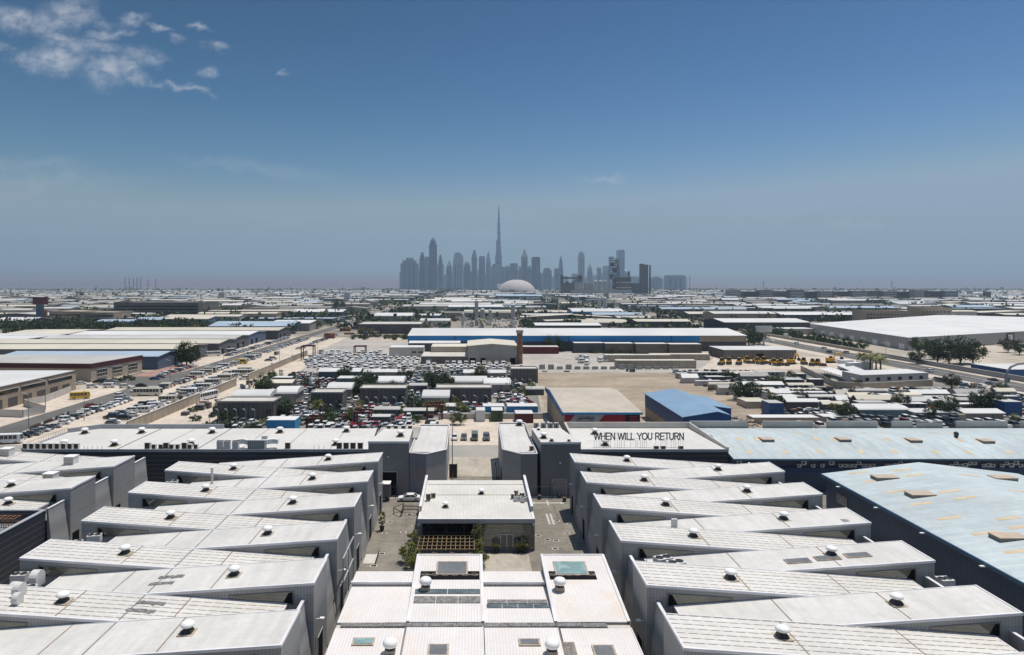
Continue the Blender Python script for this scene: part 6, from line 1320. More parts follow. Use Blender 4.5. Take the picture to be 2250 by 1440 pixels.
for i in range(90):
    px, py = rnd.uniform(1520, 2230), rnd.uniform(838, 928); x, y = gp(px, py)
    if all(x + 2.4 < a or x - 2.4 > b or y + 2.4 < c or y - 2.4 > d for a, b, c, d in OCC[4:]) and x > 60 + (y - 222) * -.05 and not (32 < x < 100 and 189 < y < 345):
        c = rnd.choice(('white', 'white', 'silver', 'grey')); dup(FARCAR, (x, y, .015), rnd.choice((0, 1.57)), '%s car parked among the workshops of the right quarter' % c, 'cars of the cluttered right quarter', paint=c)

# tightly packed vehicles filling the yards between the sheds, beyond what stands as single cars
m = MB(); q = random.Random(31); nv = 0
def mini(x, y, a):
    c, s_ = math.cos(a), math.sin(a); L, w, h = q.uniform(3.9, 5.4), 1.75, q.choice((1.45, 1.5, 1.8, 2.1))
    P = lambda u, v, z: (x + u * c - v * s_, y + u * s_ + v * c, z)
    def bx_(u0, u1, v, z0, z1, mi, k=0.): m.hexa([P(u0, -v, z0), P(u1, -v, z0), P(u1, v, z0), P(u0, v, z0)], [P(u0 + k, -v + k * .4, z1), P(u1 - k, -v + k * .4, z1), P(u1 - k, v - k * .4, z1), P(u0 + k, v - k * .4, z1)], mi)
    mi = q.choice((0, 0, 0, 0, 0, 0, 1, 1, 1, 2, 2, 3, 3, q.choice((4, 2)))); bx_(-L/2, L/2, w/2, .3, h * .58, mi); bx_(-L * .38, L * .24, w * .46, h * .58, h * .93, 5, .25); bx_(-L * .31, L * .17, w * .36, h * .93, h, mi)
def packed(xa, xb, ya, yb, dx, dy, keep, a):
    y = ya
    while y < yb:
        x = xa + q.uniform(0, 3)
        while x < xb:
            if q.random() < keep and all(x + 2.2 < e or x - 2.2 > f or y + 2.2 < g or y - 2.2 > h_ for e, f, g, h_ in OCC[4:]): mini(x + q.uniform(-.3, .3), y + q.uniform(-.5, .5), a + q.uniform(-.08, .08) + (math.pi if q.random() < .4 else 0))
            x += dx * q.uniform(.95, 1.2)
        y += dy * q.uniform(.9, 1.15)
packed(-88, 22, 230, 343, 2.5, 5.6, .85, math.pi / 2); packed(-80, -18, 190, 230, 2.5, 5.6, .9, math.pi / 2)
packed(103, 221, 212, 343, 2.6, 6.0, .78, math.pi / 2)
o = m.build('massed_vehicles', ['paint_white', 'paint_silver', 'paint_grey', 'paint_black', 'paint_red', 'dark_glass']); tag(o, 'dense carpet of small parked vehicles filling the cluttered yards', 'vehicles', kind='stuff')

m = MB(); q = random.Random(44)
def clutter(xa, xb, ya, yb, n, sc):
    for i in range(n):
        x, y = q.uniform(xa, xb), q.uniform(ya, yb); w, d, h = q.uniform(.6, 3) * sc, q.uniform(.6, 2.4) * sc, q.uniform(.4, 2.2) * sc
        if all(x + w < e or x - w > f or y + d < g or y - d > k_ for e, f, g, k_ in OCC[4:]): m.box(x - w / 2, x + w / 2, y - d / 2, y + d / 2, 0, h, q.randrange(7))
clutter(-100, 22, 232, 344, 420, 1); clutter(102, 221, 212, 344, 420, 1); clutter(-45, 140, 420, 452, 60, 1.2); clutter(34, 135, 346, 380, 40, 1)
o = m.build('yard_goods', ['concrete_pale', 'far_wall_dark', 'beige_wall', 'far_white', 'muted_blue', 'brown_office', 'rust']); tag(o, 'loose goods, crates and slabs strewn over the cluttered yards', 'goods', kind='stuff')
# ================================================================== left: road, sandy car park, boundary wall
struct(MB().sheet([(-149, 150), (-137, 150), (-137, 3200), (-149, 3200)], .022), 'road', 'asphalt', 'asphalt road running away at the left')
struct(MB().sheet([(-137, 189), (-104.6, 189), (-104.6, 640), (-137, 640)], .018), 'ground', 'lot_sand', 'sandy car park full of parked vehicles')
struct(MB().sheet([(-104.4, 189), (-84, 189), (-92, 420), (-104.4, 420)], .02), 'ground', 'lot_sand')
struct(MB().sheet([(-168, 180), (-149, 180), (-149, 300), (-168, 300)], .018), 'ground', 'lot_sand'); struct(MB().sheet([(-170, 300), (-149, 300), (-149, 348), (-170, 348)], .018), 'pavement', 'asphalt'); struct(MB().sheet([(-168, 330), (-150, 330), (-150, 372), (-166, 372)], .026), 'pavement', 'brick_paving')
struct(MB().sheet([(-165, 372), (-149, 372), (-149, 520), (-165, 520)], .02), 'ground', 'lot_sand')
kb = MB().box(-137.2, -136.9, 200, 640, 0, .14).build('kerb', 'concrete_pale', base=(-137, 400, 0)); kb['kind'] = 'structure'
t = thing('boundary_wall', 'long beige boundary wall between sandy car park and left workshops', 'wall', (-104.6, 310, 0))
m = MB(); m.box(-104.8, -104.4, 205, 300, 0, 3.4); m.box(-104.8, -104.4, 316, 430, 0, 3.2); m.build('panel', 'concrete_wall', t); MB().box(-104.9, -104.3, 204.9, 300.1, 3.4, 3.52).box(-104.9, -104.3, 315.9, 430.1, 3.2, 3.32).build('coping', 'concrete_pale', t)
KIN = {'saloon': SALOON, 'hatchback': HATCH, 'SUV': SUV, 'van': VAN, 'minibus': MINIBUS, 'pickup': PICKUP}
COLS = ['white'] * 13 + ['silver'] * 6 + ['grey'] * 4 + ['black'] * 3 + ['red', 'blue', 'beige']
ncar = 0
def car_row(x, ya, yb, rz, where, fill, kinds=('saloon', 'saloon', 'hatchback', 'SUV', 'SUV', 'van', 'minibus', 'pickup'), big=None):
    global ncar
    L = []; y = ya
    while y < yb:
        k = rnd.choice(kinds); c = rnd.choice(COLS) if k not in ('van', 'minibus') else rnd.choice(('white', 'white', 'cream'))
        if rnd.random() < fill: L.append((k, c, y))
        y += {'saloon': 2.5, 'hatchback': 2.45, 'SUV': 2.7, 'van': 2.7, 'minibus': 3.0, 'pickup': 2.7}[k] * rnd.uniform(.98, 1.2)
    for i, (k, c, y) in enumerate(L):
        nb = []
        if i: nb.append('%s %s' % (L[i - 1][1], L[i - 1][0]))
        if i < len(L) - 1: nb.append('%s %s' % (L[i + 1][1], L[i + 1][0]))
        dup(KIN[k], (x + rnd.uniform(-.5, .5), y, .02), rz + rnd.uniform(-.12, .12) + (math.pi if rnd.random() < .4 else 0), '%s %s between %s, %s' % (c, k, ' and '.join(nb), where) if len(nb) == 2 else '%s %s ending the %s, beside %s' % (c, k, where, nb[0]), 'vehicles of the ' + where, paint=c); ncar += 1
    return L
car_row(-133.2, 222, 262, .12, 'roadside row of the car park', .95, ('saloon', 'hatchback', 'SUV', 'SUV')); car_row(-133.2, 275, 300, .12, 'middle stretch of the roadside row', .8, ('saloon', 'SUV', 'van')); car_row(-133, 302, 420, .1, 'far stretch of the roadside row', .9)
car_row(-115.5, 216, 352, .15, 'middle row of the car park', .78); car_row(-120.6, 226, 340, .15, 'second middle row of the car park', .55, ('saloon', 'SUV', 'SUV', 'van'))
car_row(-107.6, 208, 296, .1, 'row along the boundary wall', .8, ('saloon', 'SUV')); car_row(-107.6, 320, 425, .1, 'far row along the boundary wall', .85, ('saloon', 'SUV'))
car_row(-139.5 + 4, 445, 560, .1, 'distant roadside row past the bus', .9, ('saloon', 'hatchback', 'SUV')); car_row(-120, 470, 600, .1, 'distant middle row past the gantry', .6, ('saloon', 'SUV'))
car_row(-153, 332, 372, .4, 'row before the maroon-banded hall', .85, ('saloon', 'SUV', 'hatchback')); car_row(-153, 425, 560, .3, 'row before the cream-roofed halls', .75, ('saloon', 'SUV', 'van'))
def at(px, py): return gp(px, py)
for px, py, k, c, rz, l in ((325, 811 + 59, BUS, 'cream', .05, 'long cream bus parked across the sandy car park'), (535, 826, BUS, 'cream', .1, 'cream bus at the far end of the middle row'), (455, 878, BUS, 'white', 1.25, 'dark-windowed white coach beside the gap in the boundary wall'), (176, 877, MINIBUS, 'yellow', .35, 'yellow minibus on the sand left of the road'), (530, 800, MINIBUS, 'yellow', .05, 'small yellow bus deep in the sandy car park'), (466, 783, BUS, 'white', .4, 'white coach before the cream-roofed halls'), (20, 975, MINIBUS, 'white', .15, 'white minibus driving at the left edge of the road'), (10, 782, MINIBUS, 'yellow', 0, 'yellow vehicle by the dark building at the left edge')):
    x, y = at(px, py); dup(k, (x, y, .03), rz, l, paint=c)
for px, py, k, c, rz, l in ((199, 895, SALOON, 'red', 1.2, 'red saloon driving on the left road'), (264, 872, SUV, 'white', 1.35, 'white SUV driving on the left road'), (310, 850, SALOON, 'black', .3, 'black saloon turning at the junction of the left road'), (298, 861, SALOON, 'white', 1.3, 'white saloon ahead of the white SUV on the left road'), (275, 853, SUV, 'white', .1, 'white SUV waiting in the side street'), (240, 852, VAN, 'white', .1, 'white van waiting in the side street'), (203, 853, SUV, 'white', .3, 'pale SUV at the head of the side street'), (178, 845, SALOON, 'white', .4, 'white saloon below the beige hall wall'), (163, 843, SALOON, 'black', .4, 'dark saloon below the beige hall wall'), (340, 835, SALOON, 'blue', .2, 'blue saloon on the brick parking apron'), (352, 831, SALOON, 'grey', .2, 'grey saloon on the brick parking apron'), (458, 807, SALOON, 'white', 1.4, 'white saloon far along the left road'), (548, 780, VAN, 'white', 1.5, 'white van far along the left road'), (590, 794, SALOON, 'grey', .1, 'grey saloon parked alone on the far sand'), (600, 790, SUV, 'silver', .1, 'silver SUV parked alone on the far sand'), (608, 780, VAN, 'grey', 1.5, 'small dark van parked alone on the far sand'), (510, 778, TRUCK, 'green', .5, 'green truck on the apron before the cream halls'), (216, 842, SALOON, 'black', .3, 'first dark car under the wall of the beige hall'), (228, 840, SUV, 'grey', .3, 'second dark car under the wall of the beige hall'), (243, 840, SALOON, 'silver', .3, 'third car under the wall of the beige hall')):
    x, y = at(px, py); dup(k, (x, y, .035), rz, l, paint=c)
x, y = at(224, 893); t = thing('motorcyclist', 'motorcyclist in pale top riding on the left road', 'motorcyclist', (x, y, 0))
MB().ex([(x - .9, .35), (x + .8, .35), (x + .6, .85), (x - .5, .9)], 1, y - .18, y + .18).build('motorcycle', 'dark_metal', t)
for dx in (-.75, .75): MB().ex([(x + dx + .32 * math.cos(a), .32 + .32 * math.sin(a)) for a in [2 * math.pi * i / 12 for i in range(12)]], 1, y - .07, y + .07).build('wheel', 'tyre', t)
MB().lathe([(.2, .85), (.27, 1.1), (.26, 1.4), (.14, 1.5), (.08, 1.54), (.13, 1.62), (.13, 1.74), (.05, 1.84)], x - .1, y, 12).build('rider', 'far_white', t, smooth=True)
# shade nets over motorbikes at the near end
for i in range(16):
    x, y = at(70 + i * 5.2, 944 - i * 2.1); q = thing('market_motorbike', 'dark motorbike in the tight line at the near end of the car park', 'motorbike', (x, y, 0), 'motorbikes lined up at the car park corner')
    MB().ex([(y - .9, .45), (y + .8, .45), (y + .7, 1.0), (y + .2, .95), (y - .5, 1.15)], 0, x - .14, x + .14).bar((x - .35, y + .55, 1.15), (x + .35, y + .55, 1.15), .05).build('body', ['dark_metal', 'rust_red', 'roof_white_unit'][i % 5 // 2], q)
    for dy in (-.7, .7): MB().ex([(y + dy + .32 * math.cos(a), .32 + .32 * math.sin(a)) for a in [2 * math.pi * k / 10 for k in range(10)]], 0, x - .06, x + .06).build('wheel', 'tyre', q)
car_row(-131.5, 190, 220, .12, 'row at the near car park corner', .9, ('saloon', 'hatchback'))
# ---- buildings left of the road
t = thing('banded_hall', 'big grey-brown hall with dark window bands at the left edge', 'warehouse', (-185, 262, 0)); occ(-260, -168, 230, 290)
MB().box(-250, -169.5, 236, 289, 0, 7.7).build('wall', 'tan_wall', t)
MB().box(-250, -169.3, 235.8, 289.2, 7.7, 8.15).build('fascia', 'brown_office', t); MB().box(-250, -169.8, 236.3, 288.7, 8.15, 8.3).build('roof', 'far_white', t)
for a, b in ((238, 252), (254, 268), (270, 286)): MB().box(-169.55, -169.4, a, b, 5.2, 6.6).build('window_band', 'dark_glass', t); MB().box(-169.45, -169.15, a - .3, b + .3, 6.65, 6.85).build('ledge', 'concrete_pale', t)
for i in range(6): a = 238.5 + i * 8.2; MB().box(-169.52, -169.4, a, a + 5, .1, 3.4).build('loading_door', 'brown_office', t)
t = thing('beige_hall', 'beige hall with dark maroon band and tall paned windows at left', 'warehouse', (-185, 320, 0)); occ(-260, -165, 305, 352)
pl = [(-262, 318), (-175.5, 311), (-170.5, 349), (-262, 352)]
MB().prism(pl, 0, 6.3).build('wall', 'beige_wall', t); pb2 = [(-262.2, 317.7), (-175.3, 310.6), (-170.1, 349.3), (-262, 352.3)]; MB().prism(pb2, 6.3, 8.4).build('maroon_band', 'maroon', t); MB().prism([(-262, 318.2), (-175.8, 311.3), (-170.9, 348.7), (-262, 351.7)], 8.4, 8.55).build('roof', 'far_grey', t)
def paned(xa, ya, xb, yb, z0, z1):
    d = Vector((xb - xa, yb - ya)).normalized(); n_ = Vector((d.y, -d.x)) * .12
    w = MB().prism([(xa + n_.x, ya + n_.y), (xb + n_.x, yb + n_.y), (xb - n_.x, yb - n_.y), (xa - n_.x, ya - n_.y)], z0, z1).build('window', 'dark_glass', t); m = MB()
    for i in range(5):
        u = i / 4; p = (xa + (xb - xa) * u + n_.x * 1.2, ya + (yb - ya) * u + n_.y * 1.2); m.bar((*p, z0), (*p, z1), .1)
    for z in (z0, (z0 + z1) / 2, z1): m.bar((xa + n_.x * 1.2, ya + n_.y * 1.2, z), (xb + n_.x * 1.2, yb + n_.y * 1.2, z), .1)
    m.build('frame', 'concrete_pale', w)
f_ = lambda x: 318 + (x + 262) * -7 / 86.5
for a, b in ((-201, -194.5), (-190, -184), (-225, -218)): paned(a, f_(a), b, f_(b), 2.2, 5.2)
g_ = lambda y: -175.5 + (y - 311) * 5 / 38
for a, b in ((315, 322), (326, 333), (338, 345)): paned(g_(a), a, g_(b), b, 1.8, 5.2)
warehouse('blue_roofed_shed', 'blue-roofed dark shed tucked behind the maroon-banded hall', 'warehouse', -250, -166, 357, 386, 6.8, 'far_wall_blue', 'blue_roof_pale', 'X', 1.4)
for ya, yb, xr, rm, wm, l in ((392, 424, -166, 'far_cream', 'far_wall_dark', 'first long cream-roofed hall left of the road'), (430, 462, -161, 'far_cream', 'far_wall_dark', 'second long cream-roofed hall left of the road'), (467, 497, -164, 'far_grey', 'far_wall_dark', 'grey-roofed hall between the cream ones left of the road'), (503, 545, -166, 'far_white', 'far_wall_blue', 'white-roofed dark hall left of the road with roof units'), (552, 590, -158, 'far_cream', 'far_wall_dark', 'farthest cream-roofed hall of the left row')):
    warehouse('long_roofed_hall', l, 'warehouse', -330 if ya < 500 else -300, xr, ya, yb, 7.4, wm, rm, 'X', 1.3, doors=(('R', 5, 4, 4), ('R', 16, 4, 4)))
warehouse('dark_hall', 'dark blue-grey block with low pale roof at the left edge', 'warehouse', -420, -299, 452, 500, 8.5, 'far_wall_blue', 'far_white', 'F'); warehouse('long_roofed_hall', 'tan-roofed long hall next to the dark block at the left edge', 'warehouse', -360, -310, 520, 570, 7, 'far_wall_dark', 'far_cream', 'X', 1.2)
x, y = at(410, 803); tree('big', x, y, 1.55, 'large spreading green tree at the corner of the first cream hall'); tree('dark', x + 3, y - 2, 1.2, 'darker tree beside the large spreading one'); tree('mid', x - 3.5, y + 2, 1.4, 'rounded tree behind the large spreading one')
t = thing('site_fence', 'pale corrugated hoarding around the grey-brown hall', 'fence', (-160, 240, 0))
m = MB(); P = [(-168.4, 262), (-163, 262), (-158.5, 236), (-168, 232), (-172, 226)]
P = [at(155, 862), at(100, 884), at(52, 893), at(98, 908), at(50, 918), at(-10, 916)]
for p, q in zip(P, P[1:]): m.prism([p, q, (q[0] + .15, q[1] + .15), (p[0] + .15, p[1] + .15)], 0, 2.6)
m.build('panel', 'concrete_pale', t); m = MB()
for p in P: m.bar((*p, 0), (*p, 2.8), .12)
m.build('post', 'grey_metal', t)
for i, (px, py) in enumerate(((185, 925), (63, 940), (375, 843), (491, 808), (430, 860), (614, 800), (536, 800), (100, 900), (697, 790))):
    x, y = at(px, py); lamp_post(x, y, 10.5, 'thin tall street lamp along the left road and car park, %s' % ['near the red saloon', 'by the motorbikes', 'by the brick apron', 'by the far roadside row', 'among the middle row', 'by the far lone cars', 'by the small yellow bus', 'by the hoarding', 'by the dark gantry'][i], 'street lamps of the left road', 1.8, math.pi)
for i, (px, py) in enumerate(((280, 832), (290, 836), (195, 838), (188, 836), (250, 838), (268, 838), (430, 925), (425, 905))):
    x, y = at(px, py); tree('hedge', x, y, .7, 'low bush below the maroon-banded hall' if i < 6 else 'lone bush by the boundary wall', 'bushes below the maroon-banded hall' if i < 6 else 'bushes by the boundary wall')
for i in range(70):
    px, py = rnd.uniform(0, 760), rnd.uniform(716, 733); px2 = px
    x, y = gp(px, py)
    if -152 < x < -130 or not free(x - 4, x + 4, y - 4, y + 4, 0): continue
    tree(rnd.choice(('far1', 'far2', 'far1', 'far2')), x, y, rnd.uniform(.9, 1.5), 'dark tree in the green belt behind the cream-roofed halls', 'green belt trees at left')
# ---- farther left landmarks
t = W(250, 447, 694, 60, 18.5, 'brown_office', 'far_grey', 'wide brown multi-storey block with dark floors at left', 'F', name='office_block', cat='office', parapet=1.2, cap='brown_office', over=.2)
yb = gy(694)
for z in (4, 8.5, 13): MB().box(gx(256, yb), gx(432, yb), yb - .25, yb - .05, z, z + 1.9).build('window_band', 'void', t); MB().box(gx(256, yb), gx(432, yb), yb - .3, yb - .05, z + 2.0, z + 2.6).build('sill_band', 'tan_wall', t)
MB().box(gx(436, yb), gx(447, yb), yb - .5, yb - .05, 0, 20).build('stair_tower', 'tan_wall', t)
t = W(176, 250, 718, 40, 14.5, 'tan_wall', 'far_cream', 'tan office block with dark glass bands at left', 'F', name='office_block', cat='office', parapet=1, over=.1); yb = gy(718)
for z in (2.5, 6.5, 10.5): MB().box(gx(188, yb), gx(250, yb) - .2, yb - .2, yb - .05, z, z + 1.9).build('window_band', 'dark_glass', t)
t = W(108, 178, 708, 50, 12, 'tan_wall', 'far_cream', 'low wing of the tan office block', 'F', name='office_block', cat='office', parapet=1, over=.1); yb = gy(708)
for z in (3, 7.5): MB().box(gx(110, yb), gx(176, yb), yb - .2, yb - .05, z, z + 2).build('window_band', 'dark_glass', t)
W(208, 290, 722, 30, 7, 'teal_wall', 'blue_roof_pale', 'teal showroom with pale blue roof in front of the tan office', 'X', 1.5, fascia='sky_blue'); W(226, 290, 716, 10, 8.5, 'maroon', 'far_grey', 'dark maroon fascia shop behind the teal showroom', 'F'); W(290, 360, 718, 40, 7, 'far_wall_blue', 'blue_roof_pale', 'pale blue-roofed shed right of the maroon shop', 'X', 2)
W(357, 457, 718, 40, 8, 'teal_wall', 'far_cream', 'white-roofed pale teal shed right of the blue-roofed one', 'X', 2, wins=(('F', 30, 50, 2, 4.5, 4),)); W(458, 640, 733, 50, 6.5, 'far_wall_blue', 'blue_roof_pale', 'wide shed with bright blue roof beside the left road', 'X', 3.2); W(590, 680, 728, 60, 7.5, 'far_wall', 'far_white', 'white-roofed shed with blue trim beside the left road', 'X', 1.5)
W(450, 638, 698, 30, 9, 'tan_wall', 'far_cream', 'long cream block with rows of small windows', 'F', wins=(('F', 4, 110, 3, 6, 30),)); W(637, 752, 697, 60, 7, 'far_wall_blue', 'far_white', 'long bluish shed with pale roof right of the cream block', 'X', 2.5); W(250, 380, 684, 30, 8, 'far_wall_blue', 'sky_blue', 'strong blue low roof before the brown block', 'F')
x, y = at(88, 712); t = thing('billboard', 'maroon billboard on a tall striped mast at left', 'billboard', (x, y, 0)); MB().box(x - 8, x + 9, y - 1, y + 1, 22, 31).build('panel', 'rust_red', t); MB().box(x - 4, x + 4, y - 1.2, y + 1.2, 0, 21.9).build('mast', 'far_wall_blue', t); MB().box(x + 4.1, x + 8, y - 1.2, y + 1.2, 0, 16).build('mast_side', 'rust', t)
t = thing('flyover', 'grey flyover deck on piers at the left edge', 'flyover', (-640, 930, 0)); MB().box(-1000, -560, 900, 916, 8, 11).build('deck', 'concrete', t)
for i in range(8): x = -980 + i * 58; MB().box(x - 2, x + 2, 904, 912, 0, 8).build('pier', 'concrete', t)
# ---- middle distance right of the left road
W(787, 924, 734, 40, 8.6, 'brown_office', 'concrete_pale', 'brown boarded yard block with pale rim beside the left road', 'F', parapet=.6, cap='concrete_pale'); W(823, 905, 712, 36, 9, 'far_wall', 'far_white', 'white barrel-roofed shed behind the brown boarded block', 'B', 3)
W(922, 988, 678, 40, 8, 'far_wall_blue', 'far_white', 'small white-roofed shed in front of the dome, left', 'X', 2); W(992, 1058, 672, 50, 9, 'far_wall_blue', 'far_white', 'white-roofed blue shed in front of the dome', 'X', 2); W(986, 1104, 687, 40, 9, 'teal_wall', 'far_white', 'long white shed with greenish wall left of the tall silos', 'B', 3.2)
W(913, 968, 704, 25, 6, 'far_wall_blue', 'far_white', 'low white shed with bluish wall left of the grey silos', 'X', 1.4); W(1258, 1372, 700, 50, 9, 'far_wall_blue', 'far_white', 'broad white-roofed hall right of the arched shed', 'X', 3, fascia='sky_blue'); W(1407, 1482, 686, 30, 10, 'concrete_pale', 'blue_roof_pale', 'white building with rows of little blue windows and blue roof', 'F', wins=(('F', 3, 80, 3, 5.5, 22),))
W(1091, 1192, 660, 60, 12, 'far_wall_blue', 'blue_roof_pale', 'broad blue-roofed hall below the dome', 'X', 4)
t = W(1150, 1266, 709, 40, 9, 'void', 'far_white', 'open shed with six dark arched bays', 'F', name='arched_shed'); yb = gy(709)
for i in range(7): x = gx(1150, yb) + (gx(1266, yb) - gx(1150, yb)) * i / 6; MB().box(x - .7, x + .7, yb - .6, yb - .05, 0, 8.5).build('bay_post', 'concrete_pale', t)
for i, (px, p0, p1, w, l) in enumerate(((1047, 660, 716, 8, 'tallest pale silo column of the middle works'), (1060, 678, 716, 10, 'shorter grey silo of the middle works'), (1077, 680, 716, 7, 'slim grey silo of the middle works'), (1127, 668, 716, 9, 'pale silo at the right of the middle works'), (1317, 653, 692, 8, 'left of two bright white silos'), (1329, 653, 692, 8, 'right of two bright white silos'), (1383, 671, 697, 6, 'left of two slim cream silos'), (1415, 670, 697, 6, 'right of two slim cream silos'), (1017, 688, 716, 6, 'small grey silo left of the middle works'))):
    y = gy(p1); x = gx(px, y); r = w / 2 * y / F; z = H - (p0 - HY) * y / F; t = thing('silo', l, 'silo', (x, y, 0)); MB().cyl(x, y, 0, z - r * .5, r, 14).build('shaft', 'far_white' if i in (4, 5) else 'far_grey', t); MB().lathe([(r, z - r * .5), (r * .6, z), (r * .1, z + .2)], x, y, 14).build('cap', 'far_white', t)
t = thing('mixing_plant', 'tangle of grey pipes and conveyors among the silos', 'plant', gp(1060, 720) + (0,))
for i in range(70):
    x, y = gp(rnd.uniform(1010, 1145), rnd.uniform(714, 728)); z = rnd.uniform(1, 10); MB().bar((x, y, z), (x + rnd.uniform(-6, 6), y + rnd.uniform(-3, 3), max(.5, z + rnd.uniform(-7, 7))), rnd.uniform(.2, .6)).build('pipe', 'far_grey', t)
    if i % 6 == 0: MB().box(x - 2, x + 2, y, y + 3, 0, rnd.uniform(2, 6)).build('cabin', 'far_grey', t)
occ(gp(1000, 730)[0], gp(1150, 730)[0], gy(732), gy(708))
x, y = gp(952, 731); tag(MB().box(x - 4, x + 4, y, y + 4, 0, 3.5).box(x - 3, x + 3, y + .5, y + 3.5, 3.5, 4.2).build('red_cabin', 'rust_red', base=(x, y, 0)), 'small red cabin right of the brown boarded block', 'cabin')
for px, py, k, s in ((797, 712, 'far1', 1.6), (805, 708, 'far1', 1.6), (812, 716, 'far1', 1.4), (890, 678, 'far1', 2.2), (1095, 676, 'far1', 1.7), (742, 682, 'far1', 2.4), (750, 680, 'far1', 2.0), (800, 672, 'far1', 2), (1250, 724, 'far2', 1.4), (1262, 726, 'far2', 1.5), (1275, 722, 'far2', 1.5), (1288, 724, 'far2', 1.2), (1318, 722, 'far2', 1.2), (1375, 718, 'far2', 1.4), (1388, 722, 'far2', 1.5), (1400, 722, 'olive', 2.2), (1470, 720, 'far1', 1.4), (1495, 722, 'far2', 1.4), (1240, 688, 'far1', 1.5), (1252, 688, 'far1', 1.4), (1216, 672, 'far1', 1.6), (455, 703, 'far1', 1.8), (515, 706, 'far2', 1.7), (530, 706, 'far2', 1.6), (505, 706, 'far2', 1.4), (305, 722, 'far1', 1.5), (345, 725, 'far2', 1.4), (315, 726, 'far1', 1.3), (1060, 724, 'palm', 2), (795, 738, 'olive', 1.4), (815, 738, 'olive', 1.2), (935, 728, 'olive', 1.5)):
    x, y = gp(px, py); tree(k, x, y, s, {'far1': 'dense dark tree standing among the far sheds', 'far2': 'green tree standing among the far sheds', 'olive': 'olive-green tree among the far sheds', 'palm': 'palm among the pipes of the middle works'}[k], 'trees among the far sheds' if k != 'palm' else None)
for i in range(26):
    x, y = gp(770 + rnd.uniform(0, 130), 742 + rnd.uniform(-3, 6)); tree('hedge' if i % 3 else 'dry', x, y, rnd.uniform(.9, 1.3), 'hedge bush in front of the brown boarded block', 'hedge before the brown boarded block')
# ---- right far landmarks
t = W(1898, 2000, 712, 24, 14, 'tan_wall', 'far_cream', 'tan three-storey housing block beyond the huge white hall, left one', 'F', name='apartment_block', cat='apartment block', parapet=1, wins=(('F', 3, 50, 2, 3.6, 12), ('F', 3, 50, 6, 7.6, 12), ('F', 3, 50, 10, 11.6, 12))); t = W(2022, 2092, 710, 24, 17, 'tan_wall', 'far_cream', 'tan four-storey housing block beyond the huge white hall, right one', 'F', name='apartment_block', cat='apartment block', parapet=1, wins=(('F', 2, 36, 2, 4, 8), ('F', 2, 36, 7, 9, 8), ('F', 2, 36, 12, 14, 8)))
W(1592, 1780, 727, 60, 8, 'far_wall_dark', 'far_white', 'broad white shed with dark open side before the hoarding', 'X', 2.4); W(1700, 1790, 735, 20, 5, 'far_wall', 'far_white', 'low white shed left of the huge hall', 'F'); W(1830, 1900, 672, 80, 11, 'far_wall', 'far_white', 'white shed beyond the hedge row at right', 'X', 3); W(1680, 1790, 690, 60, 8, 'far_wall_dark', 'far_white', 'wide white shed left of the housing blocks', 'X', 3); W(1640, 1700, 690, 30, 9, 'far_wall_dark', 'far_grey', 'dark flat shed behind the avenue', 'F')
for i in range(22):
    x, y = gp(1816 + i * 5.4, 708 + rnd.uniform(-2, 2)); tree('far2' if i % 3 else 'far1', x, y, rnd.uniform(.7, 1.0), 'tree of the clipped row beyond the huge white hall', 'tree row beyond the huge white hall')
k = 0
for px in range(1600, 2080, 34):
    y = 1900 + rnd.uniform(-60, 160); w = rnd.uniform(24, 32); x0, x1 = gx(px, y), gx(px + w, y); hz = rnd.uniform(24, 31)
    t = warehouse('apartment_block', 'hazy brown apartment block of the far right row, %s from left' % ORD[k], 'apartment block', x0, x1, y, y + 22, hz, 'brown_wall' if k % 3 else 'tan_wall', 'far_cream' if k % 2 else 'far_grey', 'F', over=.1, group='apartment blocks of the far right row')
    for j in range(int(hz / 5)): MB().box(x0 + 1, x1 - 1, y - .4, y - .05, 3 + 5 * j, 5 + 5 * j).build('window_band', 'void' if k % 2 else 'far_white', t)
    k += 1
struct(MB().sheet([(-137, 575), (225, 575), (1400, 1500), (-137, 1500)], .03), 'ground', 'estate_ground', 'dusty ground between the far sheds'); struct(MB().sheet([(-150, 610), (-150, 1500), (-1250, 1500), (-470, 610)], .03), 'ground', 'estate_ground')
struct(MB().sheet([(-1250, 1500), (1400, 1500), (9500, 11500), (-8500, 11500)], .25), 'ground', 'far_soil', 'dark dusty plain with scattered scrub toward the horizon')
# ================================================================== the estate that fills the far plain
occ(-470, -252, 606, 668)
for i in range(85):
    x, y = rnd.uniform(-440, -256), rnd.uniform(608, 664); tree(rnd.choice(('far1', 'far2', 'far1', 'olive', 'hedge')), x, y, rnd.uniform(.8, 1.5), 'tree in the dense green belt left of the bright blue roof', 'green belt trees at left')
CAND = []
y = 610.0
while y < 4600:
    x = -.735 * y; ph = rnd.uniform(0, 40); x += ph
    while x < .86 * y:
        w = rnd.uniform(26, 105) * (1 + y / 9000); d = rnd.uniform(20, 42); h = rnd.uniform(5.5, 9.5)
        if rnd.random() < .86 and free(x, x + w, y, y + d, 3): CAND.append((x, x + w, y, y + d, h)); 
        x += w + (rnd.uniform(3, 12) if rnd.random() < .75 else rnd.uniform(14, 60))
    y += rnd.uniform(40, 58) * (1 + y / 3500)
CAND.sort(key=lambda c: -(c[1] - c[0]) / c[2])
CAND = sorted(CAND, key=lambda c: c[2])
near, farr = CAND[:290], CAND[290:]
print('estate sheds', len(CAND), len(near))
RC = ['white'] * 9 + ['cream'] * 4 + ['grey'] * 5 + ['blue'] * 3
def rmat(c): return 'blue_roof_pale' if c == 'blue' else 'far_' + c
rowy, rown = -1, 0; seen = {}
